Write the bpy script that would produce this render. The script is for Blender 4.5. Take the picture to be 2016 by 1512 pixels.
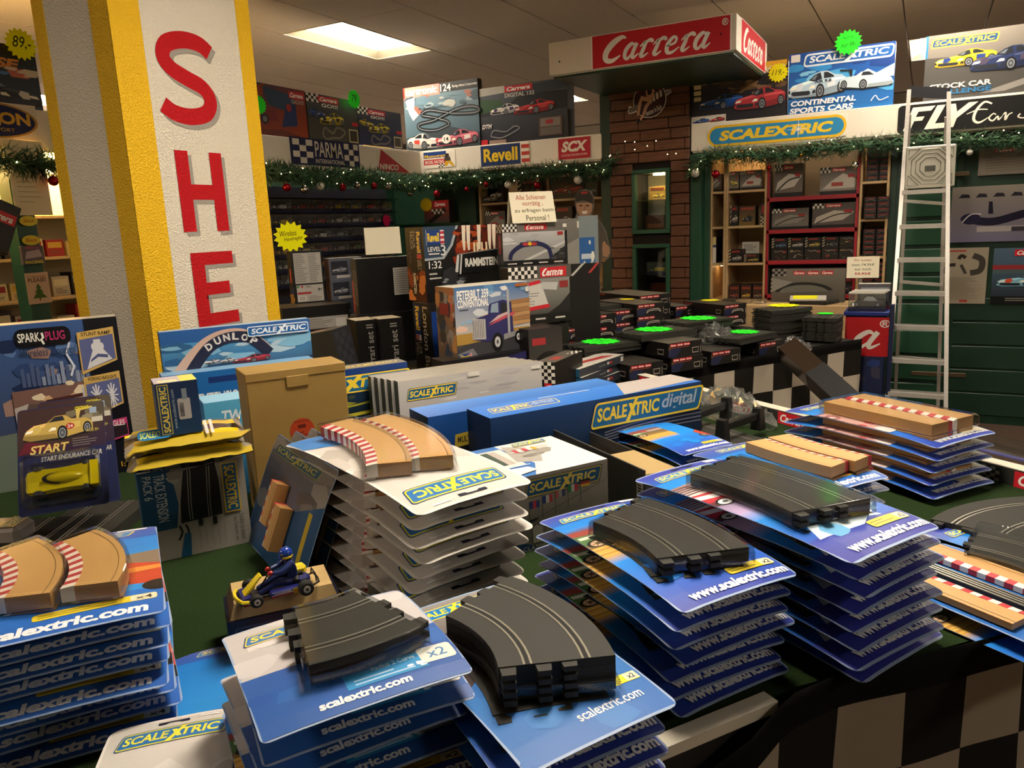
import bpy, bmesh, math, random
from math import sin, cos, pi, radians, sqrt, atan2, hypot
from mathutils import Vector, Matrix
random.seed(7)
for o in list(bpy.data.objects): bpy.data.objects.remove(o)
SC = bpy.context.scene
COL = SC.collection

# ------------------------------------------------------------------ camera
FPX, PITCH, ROLL, YAW, EYE = 1521.6, 0.20318, -0.04338, 0.4908, 1.5
RZ = Matrix.Rotation(YAW, 3, 'Z')
_F = Vector((0, cos(PITCH), -sin(PITCH))); _R = Vector((1, 0, 0)); _U = _R.cross(_F)
CF = RZ @ _F
CR = RZ @ (_R*cos(ROLL) + _U*sin(ROLL))
CU = RZ @ (-_R*sin(ROLL) + _U*cos(ROLL))
CP = Vector((0, 0, EYE))
cam = bpy.data.cameras.new('camera'); camo = bpy.data.objects.new('camera', cam); COL.objects.link(camo)
cam.sensor_width = 36; cam.lens = 36*FPX/2016; cam.clip_start = .02; cam.clip_end = 100
camo.matrix_world = Matrix(((CR.x, CU.x, -CF.x, 0), (CR.y, CU.y, -CF.y, 0), (CR.z, CU.z, -CF.z, EYE), (0, 0, 0, 1)))
SC.camera = camo
def ray(x, y): return CF + CR*((x-1008)/FPX) - CU*((y-756)/FPX)
def onz(x, y, z): d = ray(x, y); return CP + d*((z-EYE)/d.z)
def ony(x, y, Y): d = ray(x, y); return CP + d*(Y/d.y)
def onx(x, y, X): d = ray(x, y); return CP + d*(X/d.x)
def ond(x, y, D): return CP + ray(x, y)*D
def onplane(x, y, P, th):          # vertical plane through P running in direction th (degrees)
    n = Vector((-sin(radians(th)), cos(radians(th)), 0)); d = ray(x, y); P = Vector(P)
    return CP + d*((P-CP).dot(n)/d.dot(n))

# ------------------------------------------------------------------ world, exposure
w = bpy.data.worlds.new('world'); SC.world = w; w.use_nodes = True
w.node_tree.nodes['Background'].inputs[0].default_value = (.9, .75, .55, 1)
w.node_tree.nodes['Background'].inputs[1].default_value = .02
SC.view_settings.view_transform = 'Standard'; SC.view_settings.look = 'None'
SC.view_settings.exposure = 2.35; SC.view_settings.gamma = 1.0; SC.view_settings.use_curve_mapping = False
LAMP_POWER = 13.0      # radiance of the ceiling panels
SHELF_POWER = 3.0

# ------------------------------------------------------------------ helpers
def lin(c):
    if isinstance(c, str):
        c = c.lstrip('#'); c = [int(c[i:i+2], 16)/255 for i in (0, 2, 4)]
        return tuple((x/12.92 if x <= .04045 else ((x+.055)/1.055)**2.4) for x in c)
    return tuple(c[:3])
MATS = {}
def mat(name, col=None, rough=.5, metal=0, spec=.5, attr=False, bump=None, noise=None, emit=None, alpha=None, coat=0):
    if name in MATS: return MATS[name]
    m = bpy.data.materials.new(name); m.use_nodes = True; nt = m.node_tree; b = nt.nodes['Principled BSDF']
    b.inputs['Roughness'].default_value = rough; b.inputs['Metallic'].default_value = metal
    b.inputs['Specular IOR Level'].default_value = spec
    if coat: b.inputs['Coat Weight'].default_value = coat; b.inputs['Coat Roughness'].default_value = .08
    if col: b.inputs['Base Color'].default_value = (*lin(col), 1)
    if attr:
        a = nt.nodes.new('ShaderNodeAttribute'); a.attribute_name = 'Col'
        nt.links.new(a.outputs['Color'], b.inputs['Base Color'])
    if noise:     # (scale, colour2, amount)
        t = nt.nodes.new('ShaderNodeTexNoise'); t.inputs['Scale'].default_value = noise[0]; t.inputs['Detail'].default_value = 5
        tc = nt.nodes.new('ShaderNodeTexCoord'); nt.links.new(tc.outputs['Object'], t.inputs['Vector'])
        if len(noise) > 3:
            mp = nt.nodes.new('ShaderNodeMapping'); mp.inputs['Scale'].default_value = noise[3]
            nt.links.new(tc.outputs['Object'], mp.inputs['Vector']); nt.links.new(mp.outputs[0], t.inputs['Vector'])
        mx = nt.nodes.new('ShaderNodeMix'); mx.data_type = 'RGBA'
        mx.inputs[6].default_value = (*lin(col), 1); mx.inputs[7].default_value = (*lin(noise[1]), 1)
        r = nt.nodes.new('ShaderNodeMapRange'); r.inputs[1].default_value = .35; r.inputs[2].default_value = .65; r.inputs[4].default_value = noise[2]
        nt.links.new(t.outputs['Fac'], r.inputs[0]); nt.links.new(r.outputs[0], mx.inputs[0])
        nt.links.new(mx.outputs[2], b.inputs['Base Color'])
    if bump:      # (kind, scale, strength, distance)
        tc = nt.nodes.new('ShaderNodeTexCoord')
        t = nt.nodes.new('ShaderNodeTexNoise' if bump[0] == 'noise' else 'ShaderNodeTexVoronoi'); t.inputs['Scale'].default_value = bump[1]
        nt.links.new(tc.outputs['Object'], t.inputs['Vector'])
        bp = nt.nodes.new('ShaderNodeBump'); bp.inputs['Strength'].default_value = bump[2]; bp.inputs['Distance'].default_value = bump[3]
        nt.links.new(t.outputs[0], bp.inputs['Height']); nt.links.new(bp.outputs[0], b.inputs['Normal'])
    if emit:
        b.inputs['Emission Color'].default_value = (*lin(emit[0]), 1); b.inputs['Emission Strength'].default_value = emit[1]
    MATS[name] = m
    return m
def clear(name, tint='#ffffff', gloss=.14, rough=.05, veil=0.0):
    """thin clear plastic: mostly see-through with a surface reflection and a faint milky veil"""
    if name in MATS: return MATS[name]
    m = bpy.data.materials.new(name); m.use_nodes = True; nt = m.node_tree
    for n in list(nt.nodes): nt.nodes.remove(n)
    out = nt.nodes.new('ShaderNodeOutputMaterial'); t = nt.nodes.new('ShaderNodeBsdfTransparent'); g = nt.nodes.new('ShaderNodeBsdfGlossy')
    t.inputs[0].default_value = (*lin(tint), 1); g.inputs['Roughness'].default_value = rough
    lw = nt.nodes.new('ShaderNodeLayerWeight'); lw.inputs[0].default_value = .25
    ma = nt.nodes.new('ShaderNodeMath'); ma.operation = 'MULTIPLY_ADD'; ma.inputs[1].default_value = .5; ma.inputs[2].default_value = gloss*.3
    nt.links.new(lw.outputs['Fresnel'], ma.inputs[0])
    mx = nt.nodes.new('ShaderNodeMixShader'); nt.links.new(ma.outputs[0], mx.inputs[0]); nt.links.new(t.outputs[0], mx.inputs[1]); nt.links.new(g.outputs[0], mx.inputs[2])
    last = mx
    if veil:
        d = nt.nodes.new('ShaderNodeBsdfDiffuse'); d.inputs[0].default_value = (.8, .8, .8, 1)
        m2 = nt.nodes.new('ShaderNodeMixShader'); m2.inputs[0].default_value = veil
        nt.links.new(mx.outputs[0], m2.inputs[1]); nt.links.new(d.outputs[0], m2.inputs[2]); last = m2
    nt.links.new(last.outputs[0], out.inputs[0]); MATS[name] = m
    return m

class MB:
    """collects faces; build() links them as one mesh object"""
    def __init__(s): s.v = []; s.f = []; s.c = []; s.m = []
    def face(s, idx, col=None, mi=0): s.f.append(tuple(idx)); s.c.append(col); s.m.append(mi)
    def add(s, vs, fs, col=None, mi=0):
        n = len(s.v); s.v += [tuple(v) for v in vs]
        for f in fs: s.face([i+n for i in f], col, mi)
    def box(s, x0, y0, z0, x1, y1, z1, col=None, mi=0, ch=0):
        if ch:
            ch = min(ch, (x1-x0)*.4, (y1-y0)*.4, (z1-z0)*.4)
            X = (x0, x1); Y = (y0, y1); Z = (z0, z1); vs = []; ix = {}
            for i in (0, 1):
                for j in (0, 1):
                    for k in (0, 1):
                        sx, sy, sz = (ch if i == 0 else -ch), (ch if j == 0 else -ch), (ch if k == 0 else -ch)
                        for a in range(3):
                            ix[i, j, k, a] = len(vs)
                            vs.append((X[i]+(sx if a != 0 else 0), Y[j]+(sy if a != 1 else 0), Z[k]+(sz if a != 2 else 0)))
            F = []
            for i in (0, 1):
                q = [ix[i, j, k, 0] for j, k in ((0, 0), (1, 0), (1, 1), (0, 1))]; F.append(q if i else q[::-1])
                q = [ix[j, i, k, 1] for j, k in ((0, 0), (0, 1), (1, 1), (1, 0))]; F.append(q if i else q[::-1])
                q = [ix[j, k, i, 2] for j, k in ((0, 0), (1, 0), (1, 1), (0, 1))]; F.append(q if i else q[::-1])
            for i in (0, 1):
                for j in (0, 1):
                    s1 = 1 if (i == j) else -1
                    q = [ix[i, j, 0, 0], ix[i, j, 0, 1], ix[i, j, 1, 1], ix[i, j, 1, 0]]; F.append(q if s1 > 0 else q[::-1])
                    q = [ix[i, 0, j, 0], ix[i, 1, j, 0], ix[i, 1, j, 2], ix[i, 0, j, 2]]; F.append(q if s1 > 0 else q[::-1])
                    q = [ix[0, i, j, 1], ix[0, i, j, 2], ix[1, i, j, 2], ix[1, i, j, 1]]; F.append(q if s1 > 0 else q[::-1])
                    for k in (0, 1):
                        q = [ix[i, j, k, 0], ix[i, j, k, 1], ix[i, j, k, 2]]; F.append(q if (i+j+k) % 2 == 1 else q[::-1])
            s.add(vs, F, col, mi); return
        s.add([(x0, y0, z0), (x1, y0, z0), (x1, y1, z0), (x0, y1, z0), (x0, y0, z1), (x1, y0, z1), (x1, y1, z1), (x0, y1, z1)],
              [(0, 3, 2, 1), (4, 5, 6, 7), (0, 1, 5, 4), (1, 2, 6, 5), (2, 3, 7, 6), (3, 0, 4, 7)], col, mi)
    def prism(s, poly, z0, z1, col=None, mi=0, top=None, cap=True, taper=0):
        n = len(poly); cx = sum(p[0] for p in poly)/n; cy = sum(p[1] for p in poly)/n
        tp = [(x+(cx-x)*taper, y+(cy-y)*taper) for x, y in poly]
        vs = [(x, y, z0) for x, y in poly]+[(x, y, z1) for x, y in tp]
        s.add(vs, [(i, (i+1) % n, n+(i+1) % n, n+i) for i in range(n)], col, mi)
        b = len(s.v)-2*n
        s.face([b+n+i for i in range(n)], top or col, mi)
        if cap: s.face([b+n-1-i for i in range(n)], col, mi)
    def tube(s, path, r, n=6, col=None, mi=0, caps=True):
        P = [Vector(p) for p in path]; rr = r if isinstance(r, (list, tuple)) else [r]*len(P); b = len(s.v)
        up = Vector((0, 0, 1))
        for i, p in enumerate(P):
            t = (P[min(i+1, len(P)-1)]-P[max(i-1, 0)]).normalized()
            a = t.cross(up if abs(t.z) < .95 else Vector((1, 0, 0))).normalized(); c = t.cross(a)
            for k in range(n): s.v.append(tuple(p+(a*cos(2*pi*k/n)+c*sin(2*pi*k/n))*rr[i]))
        for i in range(len(P)-1):
            for k in range(n): s.face([b+i*n+k, b+i*n+(k+1) % n, b+(i+1)*n+(k+1) % n, b+(i+1)*n+k], col, mi)
        if caps:
            s.face([b+n-1-k for k in range(n)], col, mi); e = b+(len(P)-1)*n; s.face([e+k for k in range(n)], col, mi)
    def lathe(s, prof, n=12, col=None, mi=0, ax='z', off=(0, 0, 0)):
        b = len(s.v)
        for r, h in prof:
            for k in range(n):
                a = 2*pi*k/n; p = (r*cos(a), r*sin(a), h)
                if ax == 'y': p = (p[0], p[2], p[1])
                if ax == 'x': p = (p[2], p[0], p[1])
                s.v.append((p[0]+off[0], p[1]+off[1], p[2]+off[2]))
        for i in range(len(prof)-1):
            for k in range(n): s.face([b+i*n+k, b+i*n+(k+1) % n, b+(i+1)*n+(k+1) % n, b+(i+1)*n+k], col, mi)
        s.face([b+n-1-k for k in range(n)], col, mi); e = b+(len(prof)-1)*n; s.face([e+k for k in range(n)], col, mi)
    def ball(s, c, r, n=8, m=6, col=None, mi=0):
        rx, ry, rz = r if isinstance(r, tuple) else (r, r, r); vs = []; fs = []
        for i in range(m+1):
            th = pi*i/m
            for k in range(n): vs.append((c[0]+rx*sin(th)*cos(2*pi*k/n), c[1]+ry*sin(th)*sin(2*pi*k/n), c[2]+rz*cos(th)))
        for i in range(m):
            for k in range(n): fs.append((i*n+k, (i+1)*n+k, (i+1)*n+(k+1) % n, i*n+(k+1) % n))
        s.add(vs, fs, col, mi)
    def mesh(s, name, mats, smooth=False):
        me = bpy.data.meshes.new(name); me.from_pydata(s.v, [], s.f)
        for m in (mats if isinstance(mats, (list, tuple)) else [mats]): me.materials.append(m)
        if any(s.m): me.polygons.foreach_set('material_index', s.m)
        if any(c is not None for c in s.c):
            at = me.color_attributes.new('Col', 'FLOAT_COLOR', 'CORNER'); buf = []
            for f, c in zip(s.f, s.c):
                if c is None: c = (.5, .5, .5)
                if isinstance(c, list):
                    for q in c: buf += [*lin(q), 1]
                else: buf += [*lin(c), 1]*len(f)
            at.data.foreach_set('color', buf)
        if smooth: me.polygons.foreach_set('use_smooth', [True]*len(me.polygons))
        me.update(); return me
    def build(s, name, mats, parent=None, loc=None, rot=None, smooth=False):
        return place(name, s.mesh(name, mats, smooth), parent, loc, rot)
def place(name, me, parent=None, loc=None, rot=None):
    o = bpy.data.objects.new(name, me); COL.objects.link(o)
    if parent: o.parent = parent
    if loc is not None: o.location = loc
    if rot is not None: o.rotation_euler = rot
    return o
def tag(o, label, cat, group=None):
    o['label'] = label; o['category'] = cat
    if group: o['group'] = group
    return o
def struct(o, label=None):
    o['kind'] = 'structure'
    if label: o['label'] = label
    return o
def empty(name, loc=(0, 0, 0), rot=(0, 0, 0)):
    o = bpy.data.objects.new(name, None); o.empty_display_size = .05; COL.objects.link(o); o.location = loc; o.rotation_euler = rot
    return o
def copy_tree(o, parent=None, skip=()):
    c = o.copy(); COL.objects.link(c); c.parent = parent
    for ch in list(o.children):
        if ch.name.split('.')[0] in skip: continue
        copy_tree(ch, c, skip)
    return c

# ------------------------------------------------------------------ flat print (lettering and pictures on packaging, signs and posters)
_TX = {}
def text_mesh(s, bold=0., shear=0., space=1.0):
    k = (s, bold, shear, space)
    if k in _TX: return _TX[k]
    cu = bpy.data.curves.new('t', 'FONT'); cu.body = s; cu.offset = bold; cu.shear = shear; cu.resolution_u = 3; cu.space_character = space
    ob = bpy.data.objects.new('t', cu); COL.objects.link(ob)
    me = bpy.data.meshes.new_from_object(ob.evaluated_get(bpy.context.evaluated_depsgraph_get()))
    V = [(v.co.x, v.co.y) for v in me.vertices]; F = [tuple(p.vertices) for p in me.polygons]
    bpy.data.objects.remove(ob); bpy.data.curves.remove(cu); bpy.data.meshes.remove(me)
    if not V: V = [(0, 0), (1, 0), (1, 1)]; F = []
    x0 = min(v[0] for v in V); x1 = max(v[0] for v in V); y0 = min(v[1] for v in V); y1 = max(v[1] for v in V)
    V = [((x-x0)/(x1-x0), (y-y0)/(y1-y0)) for x, y in V]
    _TX[k] = (V, F, (x1-x0)/(y1-y0)); return _TX[k]
def smooth_path(P, n=6):
    out = []
    for i in range(len(P)-1):
        a, b, c, d = P[max(i-1, 0)], P[i], P[i+1], P[min(i+2, len(P)-1)]
        for k in range(n):
            t = k/n
            out.append(tuple(.5*(2*b[q]+(c[q]-a[q])*t+(2*a[q]-5*b[q]+4*c[q]-d[q])*t*t+(3*b[q]-a[q]-3*c[q]+d[q])*t**3) for q in range(len(b))))
    out.append(tuple(P[-1])); return out
class Art(MB):
    """2-D print on a w x h metre face, coordinates given as fractions of the face"""
    def __init__(s, w, h, eps=6e-5): super().__init__(); s.w, s.h, s.z, s.e = w, h, eps, eps
    def _n(s): s.z += s.e; return s.z
    def P(s, pts, col):
        z = s._n()
        a = sum(pts[i][0]*pts[(i+1) % len(pts)][1]-pts[(i+1) % len(pts)][0]*pts[i][1] for i in range(len(pts)))
        if a < 0:
            pts = pts[::-1]
            if isinstance(col, list): col = col[::-1]
        s.add([(x*s.w, y*s.h, z) for x, y in pts], [range(len(pts))], col)
    def R(s, x0, y0, x1, y1, col): s.P([(x0, y0), (x1, y0), (x1, y1), (x0, y1)], col)
    def G(s, x0, y0, x1, y1, bot, top): s.P([(x0, y0), (x1, y0), (x1, y1), (x0, y1)], [bot, bot, top, top])
    def GH(s, x0, y0, x1, y1, l, r): s.P([(x0, y0), (x1, y0), (x1, y1), (x0, y1)], [l, r, r, l])
    def E(s, cx, cy, rx, ry, col, n=20, a0=0, a1=2*pi, round_=False):
        if round_: ry = rx*s.w/s.h
        s.P([(cx+rx*cos(a0+(a1-a0)*k/n), cy+ry*sin(a0+(a1-a0)*k/n)) for k in range(n+(0 if a1-a0 > 6.2 else 1))], col)
    def T(s, t, x0, y0, x1, y1, col, bold=.015, shear=0, rot=0, space=1.0, fit=True):
        V, F, asp = text_mesh(t, bold, shear, space); z = s._n()
        cx, cy = (x0+x1)/2*s.w, (y0+y1)/2*s.h; W, H = (x1-x0)*s.w, (y1-y0)*s.h
        if rot in (90, -90): W, H = H, W
        if not fit: W = min(W, H*asp)
        r = radians(rot); c, q = cos(r), sin(r); vs = []
        for x, y in V:
            x = (x-.5)*W; y = (y-.5)*H
            vs.append((cx+x*c-y*q, cy+x*q+y*c, z))
        s.add(vs, F, col)
    def S(s, pts, wd, col, closed=False, sm=0):
        """stroke: wd is a fraction of the height, or a list of widths per point"""
        if sm:
            if isinstance(wd, (list, tuple)): q = smooth_path([(p[0], p[1], ww) for p, ww in zip(pts, wd)], sm); pts = [(a, b) for a, b, _ in q]; wd = [c for _, _, c in q]
            else: pts = smooth_path(pts, sm)
        Q = [(x*s.w, y*s.h) for x, y in pts]; n = len(Q); z = s._n(); L = []; Rr = []
        for i in range(n):
            if closed: a, b = Q[i-1], Q[(i+1) % n]
            else: a, b = Q[max(i-1, 0)], Q[min(i+1, n-1)]
            dx, dy = b[0]-a[0], b[1]-a[1]; l = hypot(dx, dy) or 1; ww = (wd[i] if isinstance(wd, (list, tuple)) else wd)*s.h/2
            L.append((Q[i][0]-dy/l*ww, Q[i][1]+dx/l*ww, z)); Rr.append((Q[i][0]+dy/l*ww, Q[i][1]-dx/l*ww, z))
        m = n if closed else n-1
        s.add(L+Rr, [(n+i, n+(i+1) % n, (i+1) % n, i) for i in range(m)], col)
    def rr(s, x0, y0, x1, y1, r, col, slant=0, n=4):
        """rounded rectangle; r as a fraction of the height, slant shifts the top to the right"""
        ry = r; rx = r*s.h/s.w; pts = []
        for cx, cy, a in ((x1-rx, y0+ry, -pi/2), (x1-rx, y1-ry, 0), (x0+rx, y1-ry, pi/2), (x0+rx, y0+ry, pi)):
            for k in range(n+1):
                t = a+pi/2*k/n; px, py = cx+rx*cos(t), cy+ry*sin(t)
                pts.append((px+slant*(py-y0)/(y1-y0+1e-9), py))
        s.P(pts, col)
    def chk(s, x0, y0, x1, y1, nx, ny, c1, c2):
        s.R(x0, y0, x1, y1, c1); z = s._n(); vs = []; fs = []
        for i in range(nx):
            for j in range(ny):
                if (i+j) % 2:
                    a, b = x0+(x1-x0)*i/nx, x0+(x1-x0)*(i+1)/nx; c, d = y0+(y1-y0)*j/ny, y0+(y1-y0)*(j+1)/ny
                    k = len(vs); vs += [(a*s.w, c*s.h, z), (b*s.w, c*s.h, z), (b*s.w, d*s.h, z), (a*s.w, d*s.h, z)]; fs.append((k, k+1, k+2, k+3))
        s.add(vs, fs, c2)
    def lines(s, x0, y0, x1, y1, n, col, duty=.35, seed=1):
        rg = random.Random(seed); z = s._n(); vs = []; fs = []
        for i in range(n):
            y = y1-(y1-y0)*(i+.5)/n; hh = (y1-y0)/n*duty/2; xe = x0+(x1-x0)*(.55+.45*rg.random()); k = len(vs)
            vs += [(x0*s.w, (y-hh)*s.h, z), (xe*s.w, (y-hh)*s.h, z), (xe*s.w, (y+hh)*s.h, z), (x0*s.w, (y+hh)*s.h, z)]; fs.append((k, k+1, k+2, k+3))
        s.add(vs, fs, col)
    def blot(s, x0, y0, x1, y1, n, cols, seed=1, sz=.12):
        rg = random.Random(seed)
        for i in range(n):
            cx, cy = x0+(x1-x0)*rg.random(), y0+(y1-y0)*rg.random(); a = sz*(.4+rg.random()); b = a*(.3+.5*rg.random()); k = rg.randint(5, 8); ph = rg.random()*6
            s.P([(min(1, max(0, cx+a*.8*(.7+.5*rg.random())*cos(ph+2*pi*q/k))), min(1, max(0, cy+b*.8*(.7+.5*rg.random())*sin(ph+2*pi*q/k)))) for q in range(k)], rg.choice(cols))
    def on(s, name, parent, loc, rot, m=None, fine=None, bend=None):
        """fix the print to a surface; fine/bend let it follow a curved card"""
        me = s.mesh(name, m or PRINT)
        if fine:
            bm = bmesh.new(); bm.from_mesh(me); bmesh.ops.triangulate(bm, faces=bm.faces[:])
            for _ in range(5):
                E_ = [e for e in bm.edges if e.calc_length() > fine]
                if not E_: break
                bmesh.ops.subdivide_edges(bm, edges=E_, cuts=1); bmesh.ops.triangulate(bm, faces=bm.faces[:])
            bm.to_mesh(me); bm.free()
        if bend:
            for v in me.vertices: v.co = bend(v.co)
        return place(name, me, parent, loc, rot)
PRINT = mat('printed_gloss_card', attr=True, rough=.42, spec=.4)
MPRINT = mat('printed_matte_paper', attr=True, rough=.75, spec=.2)
INK = mat('ink_on_paint', attr=True, rough=.6, spec=.3)

# ---- repeated marks
YEL, BLU, NAVY, RED, WHT, BLK = '#f2d23c', '#1d72b4', '#14285a', '#c8202c', '#f2efe6', '#0c0c0c'
def scalextric(a, x0, y0, x1, y1, frame=YEL, fill=BLU, letters=YEL, edge=None, box=True, digital=False):
    W, H = x1-x0, y1-y0
    if box:
        if edge: a.rr(x0-.012*W, y0-.04*H, x1+.012*W, y1+.04*H, .16*H, edge, slant=.05*W)
        a.rr(x0, y0, x1, y1, .16*H, frame, slant=.05*W)
        a.rr(x0+.012*W, y0+.08*H, x1-.012*W, y1-.08*H, .12*H, fill, slant=.045*W)
    k = .62 if digital else 1.0
    xa, xb = x0+.06*W, x0+.06*W+.9*W*k
    L = xb-xa
    a.T('SCALE', xa, y0+.25*H, xa+.47*L, y1-.22*H, letters, bold=.03, shear=.15)
    a.T('TRIC', xa+.59*L, y0+.25*H, xb, y1-.22*H, letters, bold=.03, shear=.15)
    a.P([(xa+.43*L, y0+.02*H), (xa+.49*L, y0+.02*H), (xa+.645*L, y1-.08*H), (xa+.595*L, y1-.08*H)], letters)
    a.P([(xa+.49*L, y1-.22*H), (xa+.545*L, y1-.22*H), (xa+.61*L, y0+.25*H), (xa+.555*L, y0+.25*H)], letters)
    if digital: a.T('digital', xb+.02*W, y0+.16*H, x1-.05*W+.03*W, y1-.12*H, '#aab8c8', bold=.02, shear=.25)
_CAR = {  # pen strokes of the script word, x, y, width
 'C': [(.95, .95, .06), (.72, 1.02, .2), (.35, .8, .3), (.12, .42, .3), (.2, .08, .26), (.52, .0, .2), (.86, .2, .06)],
 'a': [[(.62, .55, .08), (.4, .66, .18), (.14, .42, .22), (.14, .12, .2), (.36, .0, .15), (.62, .3, .08)], [(.72, .66, .2), (.6, .2, .2), (.7, .0, .15), (.98, .18, .05)]],
 'r': [[(.02, .46, .05), (.3, .66, .16), (.28, .36, .2), (.2, .08, .2), (.34, .0, .14), (.62, .14, .05)], [(.3, .5, .08), (.46, .68, .16), (.66, .68, .2), (.78, .58, .12)]],
 'e': [[(.1, .3, .06), (.52, .4, .12), (.56, .6, .13), (.34, .66, .16), (.12, .36, .22), (.2, .04, .2), (.5, .0, .14), (.86, .2, .05)]]}
def carrera(a, x0, y0, x1, y1, col=WHT, bg=RED, rim=None, reg=False, fine=True):
    if bg:
        if rim: a.R(x0-.01, y0-.02, x1+.01, y1+.02, rim)
        a.R(x0, y0, x1, y1, bg)
    W, H = x1-x0, y1-y0
    if not fine:
        a.T('Carrera', x0+.08*W, y0+.16*H, x1-.08*W, y1-.16*H, col, bold=.035, shear=.28); return
    L = x0+.07*W; T_ = .84*W; u = T_/6.9; yb = y0+.17*H; hh = .66*H; pos = 0; adv = [1.28, .95, .8, .8, .86, .8, 1.0]
    for ch, ad in zip('Carrera', adv):
        st = _CAR[ch]; st = [st] if isinstance(st[0], tuple) else st
        for q in st:
            sx = 1.3 if ch == 'C' else 1.0
            pts = [(L+(pos+p[0]*sx+(p[1]*.36))*u, yb+p[1]*hh) for p in q]
            a.S(pts, [p[2]*(hh*1.0 if ch == 'C' else hh*.92) for p in q], col, sm=4)
        pos += ad
    if reg: a.T('®', x1-.055*W, y1-.28*H, x1-.012*W, y1-.07*H, col, bold=.01)
def car(a, x0, y0, x1, y1, col, dark='#20242c', style='gt', flip=False, trim=None, wheel='#8a8f96'):
    """a racing car seen from front three-quarter"""
    def X(x): return x1-(x1-x0)*x if flip else x0+(x1-x0)*x
    def Y(y): return y0+(y1-y0)*y
    def P(pts, c): a.P([(X(x), Y(y)) for x, y in pts], c)
    P([(.02, .06), (.5, .0), (.98, .1), (.97, .2), (.03, .16)], '#15161a')
    lc = lin(col); lite = tuple(min(1, c*1.5+.05) for c in lc); shad = tuple(c*.55 for c in lc)
    if style == 'proto':
        P([(.0, .14), (.04, .36), (.16, .52), (.34, .56), (.46, .74), (.6, .74), (.7, .6), (.9, .58), (1., .46), (1., .2), (.6, .06), (.1, .06)], col)
        P([(.36, .56), (.46, .72), (.57, .72), (.6, .58)], dark); P([(.0, .14), (.1, .06), (.5, .06), (.46, .2), (.03, .24)], shad)
        P([(.05, .38), (.16, .52), (.34, .55), (.3, .44), (.1, .36)], lite)
        P([(.8, .58), (.83, .82), (1.0, .86), (1.0, .93), (.76, .88), (.77, .58)], trim or dark)
    else:
        P([(.0, .2), (.015, .34), (.08, .44), (.22, .5), (.36, .55), (.46, .71), (.56, .79), (.68, .79), (.8, .66), (.93, .62), (1., .52), (1., .26), (.96, .15), (.62, .06), (.1, .05), (.02, .1)], col)
        P([(.5, .2), (.62, .06), (.96, .15), (1., .26), (1., .38), (.74, .3)], shad); P([(.02, .1), (.1, .05), (.6, .055), (.5, .13), (.06, .15)], shad)
        P([(.03, .36), (.09, .44), (.22, .49), (.36, .54), (.45, .5), (.3, .43), (.12, .36)], lite); P([(.6, .45), (.98, .5), (.99, .54), (.8, .56), (.6, .5)], lite)
        P([(.36, .55), (.46, .7), (.56, .76), (.59, .56), (.46, .5)], dark); P([(.62, .57), (.62, .75), (.68, .75), (.78, .64), (.8, .58)], dark); P([(.4, .57), (.47, .68), (.51, .69), (.47, .55)], '#6c7884')
        P([(.05, .17), (.1, .12), (.36, .11), (.4, .17), (.37, .24), (.07, .25)], dark); P([(.0, .2), (.04, .2), (.03, .3), (.01, .3)], dark); P([(.42, .14), (.48, .15), (.48, .26), (.43, .24)], dark)
        if style == 'race': P([(.84, .62), (.86, .9), (1.0, .92), (1.0, .98), (.78, .95), (.8, .62)], trim or dark)
    P([(.03, .29), (.13, .31), (.16, .39), (.06, .37)], '#f3f0dc'); P([(.36, .29), (.47, .31), (.47, .39), (.41, .4)], '#f3f0dc')
    if trim: P([(.15, .46), (.24, .5), (.27, .38), (.22, .26), (.14, .26)], trim); P([(.68, .28), (.82, .33), (.82, .5), (.68, .5)], trim)
    for cx, r, yy in ((.56, .25, .2), (.92, .21, .27)):
        a.E(X(cx), Y(yy), (x1-x0)*r*.3, (y1-y0)*r*.9, '#101012', 16); a.E(X(cx), Y(yy), (x1-x0)*r*.21, (y1-y0)*r*.64, wheel, 14); a.E(X(cx), Y(yy), (x1-x0)*r*.16, (y1-y0)*r*.5, '#4c5056', 10); a.E(X(cx), Y(yy), (x1-x0)*r*.06, (y1-y0)*r*.18, wheel, 8)

# ---- cartons
def carton(name, label, cat, w, d, h, loc, rz=0, col='#222222', faces=None, art=None, tilt=(0, 0), ch=.0012, group=None, eps=6e-5, m=None):
    """printed cardboard box; origin at the centre of its base, front is -y"""
    b = MB(); b.box(-w/2, -d/2, 0, w/2, d/2, h, col, ch=ch)
    if faces:     # box() order: x-, y-, z-, x+, y+, z+
        for k, c in faces.items():
            i = {'left': 0, 'front': 1, 'bottom': 2, 'right': 3, 'back': 4, 'top': 5}[k]
            b.c[i] = c
    o = b.build(name, m or PRINT, None, loc, (tilt[0], tilt[1], radians(rz)))
    tag(o, label, cat, group)
    for k, fn in (art or {}).items():
        dims = {'front': (w, h), 'back': (w, h), 'left': (d, h), 'right': (d, h), 'top': (w, d)}[k]
        a = Art(*dims, eps=eps); fn(a)
        lc, rt = {'front': ((-w/2, -d/2, 0), (pi/2, 0, 0)), 'top': ((-w/2, -d/2, h), (0, 0, 0)), 'right': ((w/2, -d/2, 0), (pi/2, 0, pi/2)),
                  'left': ((-w/2, d/2, 0), (pi/2, 0, -pi/2)), 'back': ((w/2, d/2, 0), (pi/2, 0, pi))}[k]
        a.on(k+'_artwork', o, lc, rt)
    return o
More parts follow.
